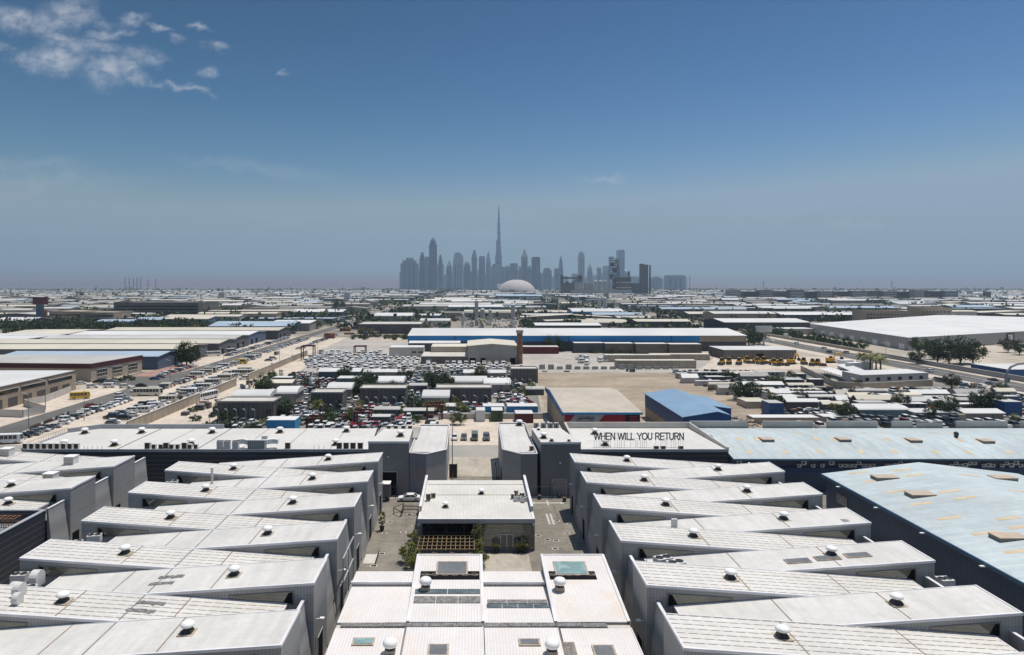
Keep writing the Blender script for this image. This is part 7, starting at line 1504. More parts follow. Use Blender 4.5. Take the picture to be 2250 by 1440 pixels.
for i, (x0, x1, y0, y1, h) in enumerate(near):
    c = rnd.choice(RC if y0 < 850 else RC[5:] + ['dull'] * 9); wl = rnd.choice(('far_wall', 'far_wall', 'far_wall_dark', 'far_wall_blue', 'tan_wall', 'concrete_pale')); kd = rnd.choice(('X', 'X', 'X', 'F', 'Y', 'B'))
    px = CX + F * (x0 + x1) / 2 / y0; py = HY + F * H / y0
    z = 'at the left edge' if px < 250 else 'left of the road' if px < 760 else 'below the skyline' if px < 1250 else 'right of the silos' if px < 1660 else 'right of the avenue'
    dd = 'nearer' if py > 712 else 'middle' if py > 690 else 'farther' if py > 672 else 'farthest'
    wd = {'far_wall': 'brown-grey', 'far_wall_dark': 'dark', 'far_wall_blue': 'slate-blue', 'tan_wall': 'tan', 'concrete_pale': 'pale'}[wl]; sz = 'wide' if x1 - x0 > 75 else 'mid-sized' if x1 - x0 > 48 else 'small'
    lab = '%s %s %s-roofed shed, %s walls, %s estate ranks %s' % (sz, {'X': 'ridged', 'Y': 'gable-fronted', 'F': 'flat', 'B': 'curved'}[kd], c, wd, dd, z)
    kw = {}
    if y0 < 1000: kw = dict(doors=tuple(('F', 3 + j * 9, 4, 4) for j in range(int((x1 - x0 - 6) / 12)))) if i % 3 else dict(wins=(('F', 3, x1 - x0 - 3, 2, 3.6, max(3, int((x1 - x0) / 5))),))
    warehouse('estate_shed', lab, 'warehouse', x0, x1, y0, y1, h, wl, rmat(c), kd, rnd.uniform(1.2, 2.8), 'sheds of the far industrial estate', .6, **kw)
def stuff(name, label, cat, items, mats):
    m = MB()
    for it in items: it(m)
    o = m.build(name, mats); tag(o, label, cat, kind='stuff'); return o
m = MB()
for x0, x1, y0, y1, h in farr:
    wi = rnd.choice((0, 0, 1, 2)); ri = rnd.choice((3, 4, 5, 5, 6, 7, 7, 7, 7, 7)) if y0 > 1500 else rnd.choice((3, 3, 4, 5, 5, 6, 7, 7))
    cy = (y0 + y1) / 2; r_ = rnd.uniform(1, 2.5)
    m.box(x0, x1, y0, y1, 0, h, wi); m.ex([(y0 - .5, h + .02), (cy, h + r_), (y1 + .5, h + .02), (y1 + .5, h + .3), (cy, h + r_ + .3), (y0 - .5, h + .3)], 0, x0 - .5, x1 + .5, ri)
o = m.build('distant_sheds', ['far_wall', 'far_wall_dark', 'far_wall_blue', 'far_white', 'far_cream', 'far_grey', 'blue_roof_pale', 'far_dull']); tag(o, 'mass of tiny pale shed roofs fading toward the horizon', 'warehouses', kind='stuff')
m = MB()
for i in range(2200):
    y = rnd.uniform(1700, 6500) ** 1; x = rnd.uniform(-.74, .85) * y; s = rnd.uniform(6, 16); h = rnd.uniform(5, 12) if rnd.random() < .9 else rnd.uniform(14, 26)
    if free(x, x + s, y, y + s, 0): m.box(x, x + s, y, y + s * .8, 0, h, rnd.choice((0, 1, 2, 3)))
o = m.build('distant_houses', ['far_cream', 'tan_wall', 'far_white', 'brown_wall']); tag(o, 'scatter of tiny houses along the hazy horizon', 'houses', kind='stuff')
m = MB(); q = random.Random(77)
for i in range(6500):
    y = 640 * (9 ** q.random()) ; x = q.uniform(-.74, .85) * y
    if not free(x - 4, x + 4, y - 4, y + 4, 0): continue
    s = q.uniform(2.4, 5.4) * (1 + y / 5000)
    for j in range(14 if y < 2000 else 7):
        c = Vector((x + q.gauss(0, s * .6), y + q.gauss(0, s * .5), abs(q.gauss(s * .9, s * .45)))); l = s * q.uniform(.45, .9)
        u = Vector((q.gauss(0, 1), q.gauss(0, 1), q.gauss(0, 1))).normalized(); w = u.orthogonal().normalized(); v = u.cross(w)
        m.add([c + w * l * .6, c + v * l * .5, c - w * l * .6, c - v * l * .5], [(0, 1, 2, 3)], q.randrange(2) if j else 0)
o = m.build('distant_trees', ['leaf_dark', 'leaf_green']); tag(o, 'dark specks of trees scattered through the distant estate', 'trees', kind='stuff')
m = MB(); q = random.Random(8)
for i in range(900):
    y = 640 * (3.2 ** q.random()); x = q.uniform(-.74, .85) * y
    if free(x - 2, x + 2, y - 2, y + 2, 0): m.box(x - 2.2, x + 2.2, y - 1, y + 1, .2, q.uniform(1.4, 2.8), q.choice((0, 0, 0, 1, 2)))
o = m.build('distant_vehicles', ['paint_white', 'paint_grey', 'paint_black']); tag(o, 'specks of parked vehicles between the distant sheds', 'vehicles', kind='stuff')

m = MB(); q = random.Random(45)
for i in range(1500):
    y = 560 * (2.6 ** q.random()); x = q.uniform(-.72, .84) * y; w, d, h = q.uniform(2, 12), q.uniform(2, 6), q.uniform(1, 4.5)
    if free(x - w / 2, x + w / 2, y - d / 2, y + d / 2, .5): m.box(x - w / 2, x + w / 2, y - d / 2, y + d / 2, 0, h, q.randrange(8))
o = m.build('distant_goods', ['concrete_pale', 'far_wall_dark', 'beige_wall', 'far_white', 'muted_blue', 'brown_office', 'rust', 'far_wall_dark']); tag(o, 'containers and goods stacked in the far estate yards', 'goods', kind='stuff')
# ================================================================== skyline
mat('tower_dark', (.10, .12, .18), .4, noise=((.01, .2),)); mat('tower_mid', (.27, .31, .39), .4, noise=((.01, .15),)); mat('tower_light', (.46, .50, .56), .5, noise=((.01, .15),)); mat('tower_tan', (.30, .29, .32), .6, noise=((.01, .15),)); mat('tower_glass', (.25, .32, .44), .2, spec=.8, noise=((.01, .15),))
def zt(zy, Y): return H + (HY - (430 + zy / 3.125)) * Y / F
def tx(zx, Y): return gx(840 + zx / 3.125, Y)
def octa(cx, cy, r, n=8, ph=.39): return [(cx + r * math.cos(ph + 2 * math.pi * i / n), cy + r * math.sin(ph + 2 * math.pi * i / n)) for i in range(n)]
def tower(name, label, za, zb, ztop, Y, mt, style='box', band=True):
    x0, x1 = tx(za, Y), tx(zb, Y); cx, w = (x0 + x1) / 2, x1 - x0; h = zt(ztop, Y); d = min(w, 70) * .8; r = w / 2
    t = thing(name, label, 'tower', (cx, Y, 0)); m = MB()
    def blk(a, b, z0, z1, dd=d): m.box(cx + a * r, cx + b * r, Y + d / 2 - dd / 2, Y + d / 2 + dd / 2, z0, z1)
    if style == 'box': blk(-1, 1, 0, h)
    elif style == 'step': blk(-1, 1, 0, h * .82); blk(-.8, .75, h * .82, h * .92, d * .8); blk(-.4, .45, h * .92, h, d * .5)
    elif style == 'crown': blk(-1, 1, 0, h * .88); blk(-.75, .7, h * .88, h * .95, d * .8); m.hexa([(cx - .55 * r, Y + d * .2, h * .95), (cx + .5 * r, Y + d * .2, h * .95), (cx + .5 * r, Y + d * .8, h * .95), (cx - .55 * r, Y + d * .8, h * .95)], [(cx - .3 * r, Y + d * .4, h), (cx + .25 * r, Y + d * .4, h), (cx + .25 * r, Y + d * .6, h), (cx - .3 * r, Y + d * .6, h)])
    elif style == 'point': blk(-1, 1, 0, h * .80); m.hexa([(cx - r, Y, h * .80), (cx + r, Y, h * .80), (cx + r, Y + d, h * .80), (cx - r, Y + d, h * .80)], [(cx - .55 * r, Y + d * .3, h * .9), (cx + .55 * r, Y + d * .3, h * .9), (cx + .55 * r, Y + d * .7, h * .9), (cx - .55 * r, Y + d * .7, h * .9)]); m.hexa([(cx - .5 * r, Y + d * .3, h * .9), (cx + .5 * r, Y + d * .3, h * .9), (cx + .5 * r, Y + d * .7, h * .9), (cx - .5 * r, Y + d * .7, h * .9)], [(cx - .05 * r, Y + d * .48, h), (cx + .05 * r, Y + d * .48, h), (cx + .05 * r, Y + d * .52, h), (cx - .05 * r, Y + d * .52, h)])
    elif style == 'taper':
        P = [(0, 1.), (.35, .98), (.6, .88), (.78, .7), (.9, .42), (1, .06)]
        for (a, ra), (b, rb) in zip(P, P[1:]): m.hexa([(cx - r * ra, Y + d / 2 - d / 2 * ra, h * a), (cx + r * ra, Y + d / 2 - d / 2 * ra, h * a), (cx + r * ra, Y + d / 2 + d / 2 * ra, h * a), (cx - r * ra, Y + d / 2 + d / 2 * ra, h * a)], [(cx - r * rb + (r * .2 if b == 1 else 0), Y + d / 2 - d / 2 * rb, h * b), (cx + r * rb, Y + d / 2 - d / 2 * rb, h * b), (cx + r * rb, Y + d / 2 + d / 2 * rb, h * b), (cx - r * rb + (r * .2 if b == 1 else 0), Y + d / 2 + d / 2 * rb, h * b)])
    elif style == 'round': blk(-1, 1, 0, h * .965); blk(-.92, .92, h * .965, h * .985, d * .95); blk(-.75, .75, h * .985, h, d * .8)
    elif style == 'slant': m.ex([(cx - r, 0), (cx + r, 0), (cx + r, h * .86), (cx + .45 * r, h), (cx - .55 * r, h), (cx - r * .75, h * .93), (cx - r, h * .7)], 1, Y, Y + d)
    elif style == 'sail': m.ex([(cx - r, 0), (cx + r * .7, 0), (cx + r * .95, h * .45), (cx + r * .98, h * .97), (cx + .6 * r, h), (cx - .95 * r, h * .985)], 1, Y, Y + d)
    elif style == 'dome': blk(-1, 1, 0, h * .8); m.lathe([(r * .9, h * .8), (r * .8, h * .9), (r * .4, h * .98), (r * .05, h)], cx, Y + d / 2, 14)
    elif style == 'globe': blk(-.75, .75, 0, h * .78); m.lathe([(r * .3, h * .74), (r * .95, h * .82), (r, h * .88), (r * .8, h * .96), (r * .2, h)], cx, Y + d / 2, 12)
    m.build('shaft', mt, t)
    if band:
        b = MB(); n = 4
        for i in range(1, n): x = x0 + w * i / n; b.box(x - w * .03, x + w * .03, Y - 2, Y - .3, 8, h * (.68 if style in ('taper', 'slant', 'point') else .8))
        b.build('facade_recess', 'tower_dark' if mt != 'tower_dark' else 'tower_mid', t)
    return t
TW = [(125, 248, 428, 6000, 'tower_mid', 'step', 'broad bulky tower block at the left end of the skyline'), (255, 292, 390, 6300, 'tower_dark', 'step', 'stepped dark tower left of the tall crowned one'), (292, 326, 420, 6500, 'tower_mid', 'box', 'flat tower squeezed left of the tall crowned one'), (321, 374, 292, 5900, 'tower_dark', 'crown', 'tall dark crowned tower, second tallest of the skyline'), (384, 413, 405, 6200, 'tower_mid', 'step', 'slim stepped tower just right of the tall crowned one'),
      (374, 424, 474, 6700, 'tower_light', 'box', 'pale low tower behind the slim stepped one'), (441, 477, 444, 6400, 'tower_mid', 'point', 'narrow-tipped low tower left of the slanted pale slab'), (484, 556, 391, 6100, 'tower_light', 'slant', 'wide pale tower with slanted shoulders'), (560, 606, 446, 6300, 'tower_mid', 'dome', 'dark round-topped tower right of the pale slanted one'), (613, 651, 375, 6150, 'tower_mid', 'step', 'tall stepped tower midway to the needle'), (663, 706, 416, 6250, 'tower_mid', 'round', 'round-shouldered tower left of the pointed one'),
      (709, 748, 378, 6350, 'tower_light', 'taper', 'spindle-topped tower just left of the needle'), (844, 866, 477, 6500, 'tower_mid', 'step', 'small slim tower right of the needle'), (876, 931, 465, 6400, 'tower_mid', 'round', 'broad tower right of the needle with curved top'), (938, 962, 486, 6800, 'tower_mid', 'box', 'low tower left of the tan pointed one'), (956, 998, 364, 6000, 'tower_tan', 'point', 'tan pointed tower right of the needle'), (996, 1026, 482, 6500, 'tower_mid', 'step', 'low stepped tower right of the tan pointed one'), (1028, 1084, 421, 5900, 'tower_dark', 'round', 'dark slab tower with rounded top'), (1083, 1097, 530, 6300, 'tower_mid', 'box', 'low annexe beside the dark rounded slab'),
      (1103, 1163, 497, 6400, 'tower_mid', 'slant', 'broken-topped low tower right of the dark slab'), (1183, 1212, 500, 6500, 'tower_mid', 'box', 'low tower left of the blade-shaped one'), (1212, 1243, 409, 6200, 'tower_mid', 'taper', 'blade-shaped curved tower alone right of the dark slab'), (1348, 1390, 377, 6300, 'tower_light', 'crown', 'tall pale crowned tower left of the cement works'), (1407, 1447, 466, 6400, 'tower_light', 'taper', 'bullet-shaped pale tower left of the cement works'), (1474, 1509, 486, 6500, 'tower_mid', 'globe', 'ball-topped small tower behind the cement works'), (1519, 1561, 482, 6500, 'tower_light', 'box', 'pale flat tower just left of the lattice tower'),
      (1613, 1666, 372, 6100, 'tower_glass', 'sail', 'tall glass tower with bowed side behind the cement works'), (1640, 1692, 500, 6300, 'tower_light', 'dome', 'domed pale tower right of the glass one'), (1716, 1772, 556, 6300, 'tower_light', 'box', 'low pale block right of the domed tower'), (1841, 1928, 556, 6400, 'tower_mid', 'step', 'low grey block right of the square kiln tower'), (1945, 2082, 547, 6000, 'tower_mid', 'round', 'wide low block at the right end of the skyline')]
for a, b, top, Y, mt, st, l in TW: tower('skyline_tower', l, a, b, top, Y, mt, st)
q = random.Random(5)
k = 0
for za in (118, 145, 190, 232, 250, 270, 300, 376, 420, 436, 462, 480, 520, 556, 580, 604, 640, 655, 700, 745, 828, 850, 868, 900, 930, 965, 1000, 1015, 1060, 1088, 1110, 1140, 1165, 1185, 1240, 1305, 1330, 1392, 1440, 1462, 1500, 1545, 1570):
    mid = 1.0 if za < 1100 else .75
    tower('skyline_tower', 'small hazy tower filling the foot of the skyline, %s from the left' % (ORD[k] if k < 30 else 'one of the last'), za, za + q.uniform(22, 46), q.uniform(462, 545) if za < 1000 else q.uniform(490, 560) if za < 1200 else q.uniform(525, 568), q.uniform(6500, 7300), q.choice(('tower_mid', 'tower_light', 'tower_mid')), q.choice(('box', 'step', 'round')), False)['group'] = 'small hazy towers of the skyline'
    k += 1
# the needle: three-lobed tower of setbacks with a long spire
Y = 6500; cx = tx(799, Y); t = thing('needle_tower', 'needle-thin stepped supertall tower rising far above the skyline', 'tower', (cx, Y, 0))
u = Y / F / 3.125; B = [(605, 520, 34, 34), (520, 488, 30, 30), (488, 405, 24, 22), (405, 345, 18, 17), (345, 305, 17, 13), (305, 250, 9, 13), (250, 195, 9, 10), (195, 150, 7, 8), (150, 115, 4.5, 6), (115, 92, 3.2, 4.2), (92, 75, 2, 2.6)]
m = MB()
for z0, z1, l, r in B:
    a, b = max(0, zt(z0, Y)), zt(z1, Y); x0, x1 = cx - l * u, cx + r * u; d = (x1 - x0) * .5
    m.prism([(x0, Y - d * .2), (cx - .3 * l * u, Y - d * .45), (cx + .3 * r * u, Y - d * .45), (x1, Y - d * .2), (x1, Y + d * .2), (cx + .25 * r * u, Y + d), (cx - .25 * l * u, Y + d), (x0, Y + d * .2)], a, b)
m.build('shaft', 'tower_glass', t); MB().lathe([(1.7 * u, zt(75, Y)), (.7 * u, zt(66, Y)), (.25 * u, zt(54, Y))], cx, Y, 8).build('spire', 'tower_light', t)
b = MB()
for z in (540, 470, 400, 330, 260, 200): zz = zt(z, Y); r = 26 * u * (1 - (605 - z) / 640); b.box(cx - r, cx + r, Y - 4 - r * .5, Y - 3 - r * .45, zz, zz + 9)
b.build('plant_floor_band', 'tower_dark', t)
# white dome and the cement works
Y = 3300; x = gx(1138, Y); r = 44 * Y / F; zt_ = H + (HY - 614.5) * Y / F; t = thing('storage_dome', 'huge shallow pinkish-white dome below the skyline', 'dome', (x, Y + r, 0))
n = 10; MB().lathe([(r * 1.02, 0), (r * 1.02, 3)] + [(r * math.cos(math.pi / 2 * i / n) ** .92, 3 + (zt_ - 3) * (math.sin(math.pi / 2 * i / n) ** 1.12)) for i in range(n)], x, Y + r, 40).build('shell', 'dome_shell', t, smooth=True)
MB().lathe([(r * .16, zt_ - 2.6), (r * .14, zt_ - 1), (r * .02, zt_ - .2)], x, Y + r, 24).build('cap', 'tan_strip', t); MB().box(gx(1118, Y), gx(1132, Y), Y - 14, Y + 8, 0, 22).build('portal', 'concrete', t)
Y = 2700
def cz(zy): return max(0, zt(zy, Y))
def cxp(zx): return tx(zx, Y)
def cem(name, label, za, zb, ztop, mt, d=25, cap=None, z0=0, dy=0):
    t = thing(name, label, 'industrial structure', ((cxp(za) + cxp(zb)) / 2, Y + dy, 0)); MB().box(cxp(za), cxp(zb), Y + dy, Y + dy + d, z0, cz(ztop)).build('body', mt, t)
    if cap: MB().box(cxp(za) - 1, cxp(zb) + 1, Y + dy - 1, Y + dy + d + 1, cz(ztop), cz(ztop) + 2.5).build('roof', cap, t)
    return t
t = thing('preheater_tower', 'dark lattice preheater tower of the cement works', 'industrial structure', (cxp(1595), Y, 0))
m = MB()
for za in (1566, 1584, 1603, 1622):
    for dy in (0, 22): m.box(cxp(za) - 1.2, cxp(za) + 1.2, Y + dy, Y + dy + 2.4, 0, cz(418 if za < 1600 else 440))
for z in range(432, 640, 17): m.box(cxp(1566), cxp(1622 if z > 445 else 1600), Y, Y + 24, cz(z), cz(z) + 2.2)
m.build('frame', 'dark_metal', t); m = MB()
for a, z, w in ((1585, 460, 12), (1600, 500, 14), (1580, 540, 12), (1606, 575, 12), (1590, 610, 16)): m.lathe([(w * u * .3, cz(z + 28)), (w * u * .55, cz(z + 12)), (w * u * .55, cz(z))], cxp(a), Y + 12, 10)
m.build('cyclone', 'dark_metal', t); MB().bar((cxp(1604), Y - 2, cz(432)), (cxp(1624), Y - 2, cz(500)), 3).bar((cxp(1624), Y - 2, cz(500)), (cxp(1627), Y - 2, cz(600)), 3).build('duct', 'brown_office', t)
t = cem('kiln_tower', 'dark square-topped kiln tower standing right in the cement works', 1776, 1826, 474, 'brown_office', 26); MB().box(cxp(1776), cxp(1800), Y, Y + 26, cz(474), cz(468)).build('top_block', 'brown_office', t)
t = thing('chimney', 'thin dark chimney right of the square kiln tower', 'chimney', (cxp(1838), Y, 0)); MB().lathe([(4.6, 0), (3.4, cz(480))], cxp(1838), Y, 12).build('shaft', 'brown_office', t); MB().lathe([(4.2, cz(484)), (4.2, cz(480) + 1)], cxp(1838), Y, 12).build('rim', 'tower_dark', t)
t = cem('mill_building', 'brown mill building with pale floor bands in the cement works', 1606, 1708, 560, 'brown_wall', 30, 'concrete_pale')
for z in (600, 635): MB().box(cxp(1604), cxp(1710), Y - 2, Y - .2, cz(z), cz(z) + 4).build('floor_band', 'concrete_pale', t)
MB().box(cxp(1690), cxp(1702), Y + 2, Y + 14, cz(560) + 2.6, cz(520)).build('roof_hopper', 'brown_office', t)
for i, za in enumerate((1450, 1484, 1518, 1552)):
    t = thing('cement_silo', 'pale domed cement silo, %s of four in a row' % ORD[i], 'silo', (cxp(za + 12), Y, 0), 'cement silos'); r = 13 * Y / F / 3.125
    MB().cyl(cxp(za + 12), Y - 8, 6, cz(590), r, 14).build('shaft', 'far_grey', t); MB().lathe([(r, cz(590)), (r * .7, cz(583)), (r * .1, cz(580))], cxp(za + 12), Y - 8, 14).build('cap', 'concrete_pale', t); MB().box(cxp(za), cxp(za + 24), Y - 16, Y, 0, 6).build('base', 'brown_office', t)
t = thing('conveyor_works', 'dark conveyor gantry and hopper at the left of the cement works', 'industrial structure', (cxp(1300), Y, 0))
m = MB(); m.box(cxp(1226), cxp(1242), Y, Y + 12, 0, cz(545)); m.box(cxp(1226), cxp(1372), Y, Y + 10, cz(572), cz(560)); m.box(cxp(1342), cxp(1374), Y, Y + 14, 0, cz(548)); m.bar((cxp(1280), Y, cz(620)), (cxp(1345), Y, cz(570)), 3.4); m.box(cxp(1262), cxp(1280), Y - 3, Y + 10, 0, cz(590)); m.build('frame', 'brown_office', t)
MB().box(cxp(1316), cxp(1374), Y - 6, Y + 16, 0, cz(592)).build('hopper', 'concrete', t); MB().box(cxp(1230), cxp(1310), Y - 8, Y + 20, 0, cz(600)).build('mill_hall', 'brown_office', t)
cem('clinker_shed', 'long low pale shed along the foot of the cement works', 1290, 1700, 648, 'concrete_pale', 20, None, 0, -30); cem('clinker_shed', 'dark low building at the right foot of the cement works', 1715, 1765, 602, 'brown_office', 20); cem('clinker_shed', 'grey block between hopper and silos', 1392, 1445, 605, 'concrete', 22, 'concrete_pale')
for i, (za, top) in enumerate(((2092, 555), (2113, 556), (1868, 560), (1905, 548))): pass
def crane(px, ptop, Y, label, jib=1):
    x = gx(px, Y); z = H + (HY - ptop) * Y / F; t = thing('tower_crane', label, 'crane', (x, Y, 0), 'distant tower cranes'); s = Y / F * .45
    MB().box(x - s, x + s, Y, Y + 2 * s, 0, z).build('mast', 'tower_dark', t); MB().box(x - s * 7 * (1 if jib < 0 else .35), x + s * 7 * (1 if jib > 0 else .35), Y, Y + s, z - 2.5 * s, z - 1.2 * s).build('jib', 'tower_dark', t)
for i, (px, pt, j) in enumerate(((325, 615, 1), (342, 614, -1), (1508, 608, 1), (1516, 607, -1), (1678, 618, 1), (1960, 617, -1))): crane(px, pt, 4200, 'faint tower crane on the horizon, %s from left' % ORD[i], j)
for i, px in enumerate((275, 284, 293, 301, 309)):
    x = gx(px, 5200); z = H + (HY - 611) * 5200 / F; t = thing('power_chimney', 'faint power station chimney on the left horizon, %s of five' % ORD[i], 'chimney', (x, 5200, 0), 'power station chimneys'); MB().lathe([(4, 0), (3, z)], x, 5200, 10).build('shaft', 'tower_mid', t); MB().lathe([(3.4, z - 6), (3.4, z)], x, 5200, 10).build('rim', 'tower_dark', t)
m = MB(); q = random.Random(12)
for i in range(260):
    Y = q.uniform(3000, 5600); px = q.uniform(830, 1560); x = gx(px, Y); s = q.uniform(8, 16)
    for j in range(12):
        c = Vector((x + q.gauss(0, s), Y + q.gauss(0, s), abs(q.gauss(5, 4)))); l = s * q.uniform(.5, 1); a = Vector((q.gauss(0, 1), q.gauss(0, 1), q.gauss(0, 1))).normalized(); w = a.orthogonal().normalized(); v = a.cross(w)
        m.add([c + w * l * .6, c + v * l * .5, c - w * l * .6, c - v * l * .5], [(0, 1, 2, 3)])
o = m.build('distant_wood', 'leaf_dark'); tag(o, 'dark line of trees below the skyline', 'trees', kind='stuff')
# ================================================================== prototypes go, air, sky, sun, camera
index_kids(); dead = []
def walk(o):
    dead.append(o)
    for c_ in KID.get(o.name, []): walk(c_)
for p in PROTO: walk(p)
bpy.data.batch_remove(dead)
hz = MB().box(-12500, 12500, -600, 12500, -1.5, 850).build('haze', 'void'); tag(hz, 'thin blue-grey haze over the plain', 'haze', kind='stuff')
hm = bpy.data.materials.new('haze_air'); hm.use_nodes = True; nt = hm.node_tree; nt.nodes.remove(nt.nodes['Principled BSDF'])
pv = nt.nodes.new('ShaderNodeVolumePrincipled'); pv.inputs['Density'].default_value = HAZE; pv.inputs['Color'].default_value = (.60, .80, 1.0, 1); pv.inputs['Anisotropy'].default_value = .25
nt.links.new(pv.outputs[0], nt.nodes['Material Output'].inputs['Volume']); hz.data.materials.clear(); hz.data.materials.append(hm)
SUN = Vector((.215, .145, 1)).normalized(); el = math.asin(SUN.z); az = math.atan2(SUN.x, SUN.y)
w = bpy.data.worlds.new('World'); S.world = w; w.use_nodes = True; nt = w.node_tree; bg = nt.nodes['Background']
sk = node(nt, 'ShaderNodeTexSky', sky_type='NISHITA', sun_disc=False, sun_elevation=el, sun_rotation=az, altitude=50, air_density=1.15, dust_density=.6, ozone_density=3.5)
tc = node(nt, 'ShaderNodeTexCoord').outputs['Generated']; sp = node(nt, 'ShaderNodeSeparateXYZ'); nt.links.new(tc, sp.inputs[0])
# clouds drawn on the sky in world directions
yy = math_(nt, 'MAXIMUM', sp.outputs[1], .05); uu = math_(nt, 'DIVIDE', sp.outputs[0], yy); vv = math_(nt, 'DIVIDE', sp.outputs[2], yy)
cb = node(nt, 'ShaderNodeCombineXYZ'); nt.links.new(uu, cb.inputs[0]); nt.links.new(vv, cb.inputs[1])
n1 = node(nt, 'ShaderNodeTexNoise'); nt.links.new(cb.outputs[0], n1.inputs['Vector']); n1.inputs['Scale'].default_value = 19; n1.inputs['Detail'].default_value = 7; n1.inputs['Roughness'].default_value = .62
off = node(nt, 'ShaderNodeVectorMath', operation='MULTIPLY_ADD'); nt.links.new(n1.outputs['Color'], off.inputs[0]); off.inputs[1].default_value = (.075, .055, 0); nt.links.new(cb.outputs[0], off.inputs[2])
off2 = node(nt, 'ShaderNodeVectorMath', operation='SUBTRACT'); nt.links.new(off.outputs[0], off2.inputs[0]); off2.inputs[1].default_value = (.0375, .0275, 0)
acc = None
for px, py, rw, rh, st, rot in ((28, 38, 46, 22, .8, -.3), (150, 28, 42, 26, .8, .3), (100, 50, 34, 30, .65, -.5), (125, 78, 75, 15, .75, -.35), (215, 45, 30, 11, .5, -.3), (232, 76, 38, 11, .75, -.1), (268, 77, 20, 8, .8, -.2), (115, 133, 58, 26, .95, 0), (52, 130, 14, 17, .7, 0), (150, 102, 55, 18, .6, 0), (205, 98, 60, 11, .65, -.35), (232, 157, 42, 26, .95, 0), (282, 152, 32, 18, .75, -.4), (300, 125, 35, 16, .45, 0), (292, 48, 26, 13, .65, .2), (350, 62, 21, 6, .75, -.05), (432, 62, 20, 6, .7, -.3), (392, 86, 18, 7, .35, -.4), (478, 103, 26, 8, .65, -.05), (453, 160, 18, 9, .8, 0), (390, 184, 24, 6, .7, -.15), (425, 200, 38, 6, .65, -.3), (350, 127, 26, 12, .6, .1), (10, 103, 22, 8, .5, 0), (340, 178, 30, 5, .3, -.3), (627, 164, 7, 4, .6, 0), (1328, 393, 44, 6, .42, 0), (90, 400, 170, 26, .20, 0), (60, 360, 120, 14, .16, 0), (560, 365, 150, 14, .14, -.1), (640, 480, 70, 10, .10, 0), (1890, 494, 60, 9, .2, 0), (1812, 536, 46, 9, .2, 0), (1040, 512, 80, 9, .14, 0), (1740, 460, 160, 16, .08, .1), (1150, 470, 120, 14, .07, 0)):
    s = node(nt, 'ShaderNodeVectorMath', operation='SUBTRACT'); nt.links.new(off2.outputs[0], s.inputs[0]); s.inputs[1].default_value = ((px - CX) / F, (HY - py) / F, 0)
    r_ = node(nt, 'ShaderNodeVectorRotate', rotation_type='Z_AXIS'); nt.links.new(s.outputs[0], r_.inputs[0]); r_.inputs['Angle'].default_value = -rot
    m_ = node(nt, 'ShaderNodeVectorMath', operation='MULTIPLY'); nt.links.new(r_.outputs[0], m_.inputs[0]); m_.inputs[1].default_value = (F / rw, F / rh, 0)
    l_ = node(nt, 'ShaderNodeVectorMath', operation='LENGTH'); nt.links.new(m_.outputs[0], l_.inputs[0]); f = ramp(nt, l_.outputs['Value'], 1.8, .0, 0, min(1, st * (1.15 if st > .3 else 1.7)))
    acc = f if acc is None else math_(nt, 'MAXIMUM', acc, f)
n2 = noise_(nt, cb.outputs[0], 55, 6, .62, (.8, 1.3, 1)); acc = math_(nt, 'MULTIPLY', acc, ramp(nt, n2, .28, .62, .22, 1.)); front = math_(nt, 'GREATER_THAN', sp.outputs[1], .1); acc = math_(nt, 'MULTIPLY', acc, front)
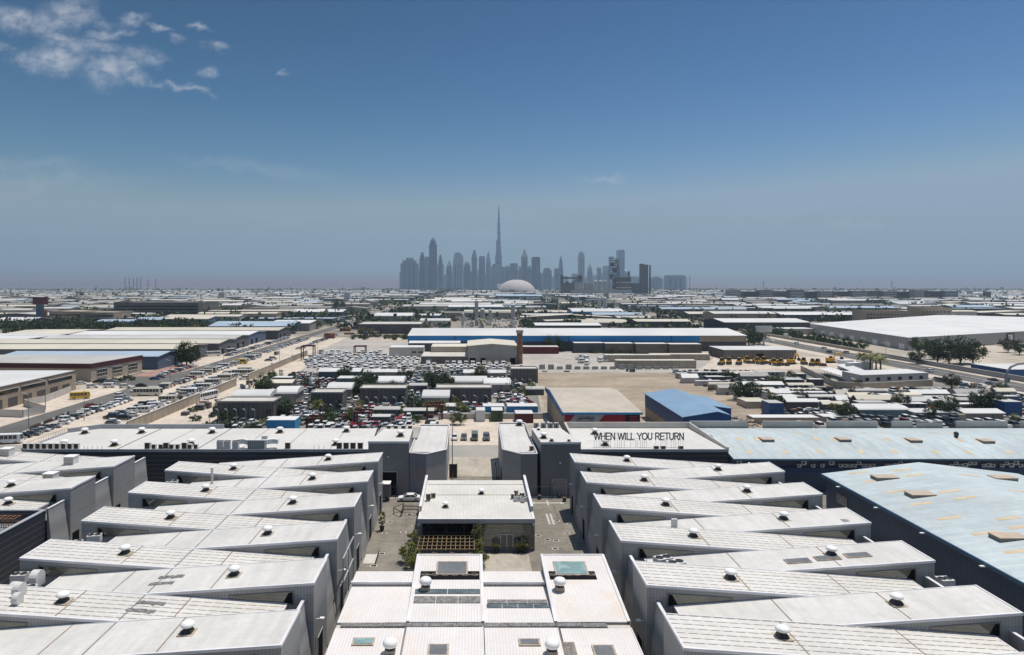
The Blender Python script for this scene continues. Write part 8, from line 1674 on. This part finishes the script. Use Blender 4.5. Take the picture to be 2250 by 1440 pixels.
# a deeper, more contrasty clear sky: each channel gets its own power, held down at the horizon
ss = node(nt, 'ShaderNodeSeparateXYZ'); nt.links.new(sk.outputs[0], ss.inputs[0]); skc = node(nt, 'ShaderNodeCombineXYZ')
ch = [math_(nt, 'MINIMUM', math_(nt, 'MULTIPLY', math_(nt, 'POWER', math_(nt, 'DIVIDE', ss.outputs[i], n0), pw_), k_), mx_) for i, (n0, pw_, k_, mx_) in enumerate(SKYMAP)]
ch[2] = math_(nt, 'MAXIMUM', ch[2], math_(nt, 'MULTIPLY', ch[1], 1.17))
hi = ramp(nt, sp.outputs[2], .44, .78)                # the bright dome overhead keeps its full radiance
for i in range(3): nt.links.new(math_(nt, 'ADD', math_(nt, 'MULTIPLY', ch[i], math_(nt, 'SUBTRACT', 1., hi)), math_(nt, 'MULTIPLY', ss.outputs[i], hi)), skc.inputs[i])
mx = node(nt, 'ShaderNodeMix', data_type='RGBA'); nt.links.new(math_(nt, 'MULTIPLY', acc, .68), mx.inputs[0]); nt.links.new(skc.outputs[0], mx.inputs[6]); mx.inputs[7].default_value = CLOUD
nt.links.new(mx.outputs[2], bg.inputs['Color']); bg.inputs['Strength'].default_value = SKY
ld = bpy.data.lights.new('sun', 'SUN'); ld.energy = SUNE; ld.angle = R(.5); ld.color = (1, .94, .85); lo = bpy.data.objects.new('sun', ld); C.objects.link(lo); lo.rotation_euler = (-SUN).to_track_quat('-Z', 'Y').to_euler(); lo.location = (0, 0, 300)
cd = bpy.data.cameras.new('camera'); co = bpy.data.objects.new('camera', cd); C.objects.link(co); co.location = (0, 0, H); co.rotation_euler = (R(90), 0, 0)
cd.sensor_width = 36; cd.lens = F / 2250 * 36; cd.shift_x = (1125 - CX) / 2250; cd.shift_y = (HY - 720) / 2250; cd.clip_end = 40000; cd.clip_start = .5; S.camera = co
S.render.engine = 'CYCLES'; S.view_settings.view_transform = 'Standard'; S.view_settings.look = 'None'; S.view_settings.gamma = 1; S.view_settings.exposure = EXPO; S.view_settings.use_curve_mapping = False
S.cycles.volume_bounces = 0; S.cycles.max_bounces = 6; S.cycles.diffuse_bounces = 3
lab = {}
for o in bpy.data.objects:
    if o.parent is None and o.get('category'): lab.setdefault(o['label'], []).append(o)
dl = [(k, len(v)) for k, v in lab.items() if len(v) > 1 and not all(o.get('group') for o in v)]
print('TOP', sum(len(v) for v in lab.values()), 'labels', len(lab), 'objects', len(bpy.data.objects), 'dup labels without group', dl[:10], 'long', [k for k in lab if not 4 <= len(k.split()) <= 16])
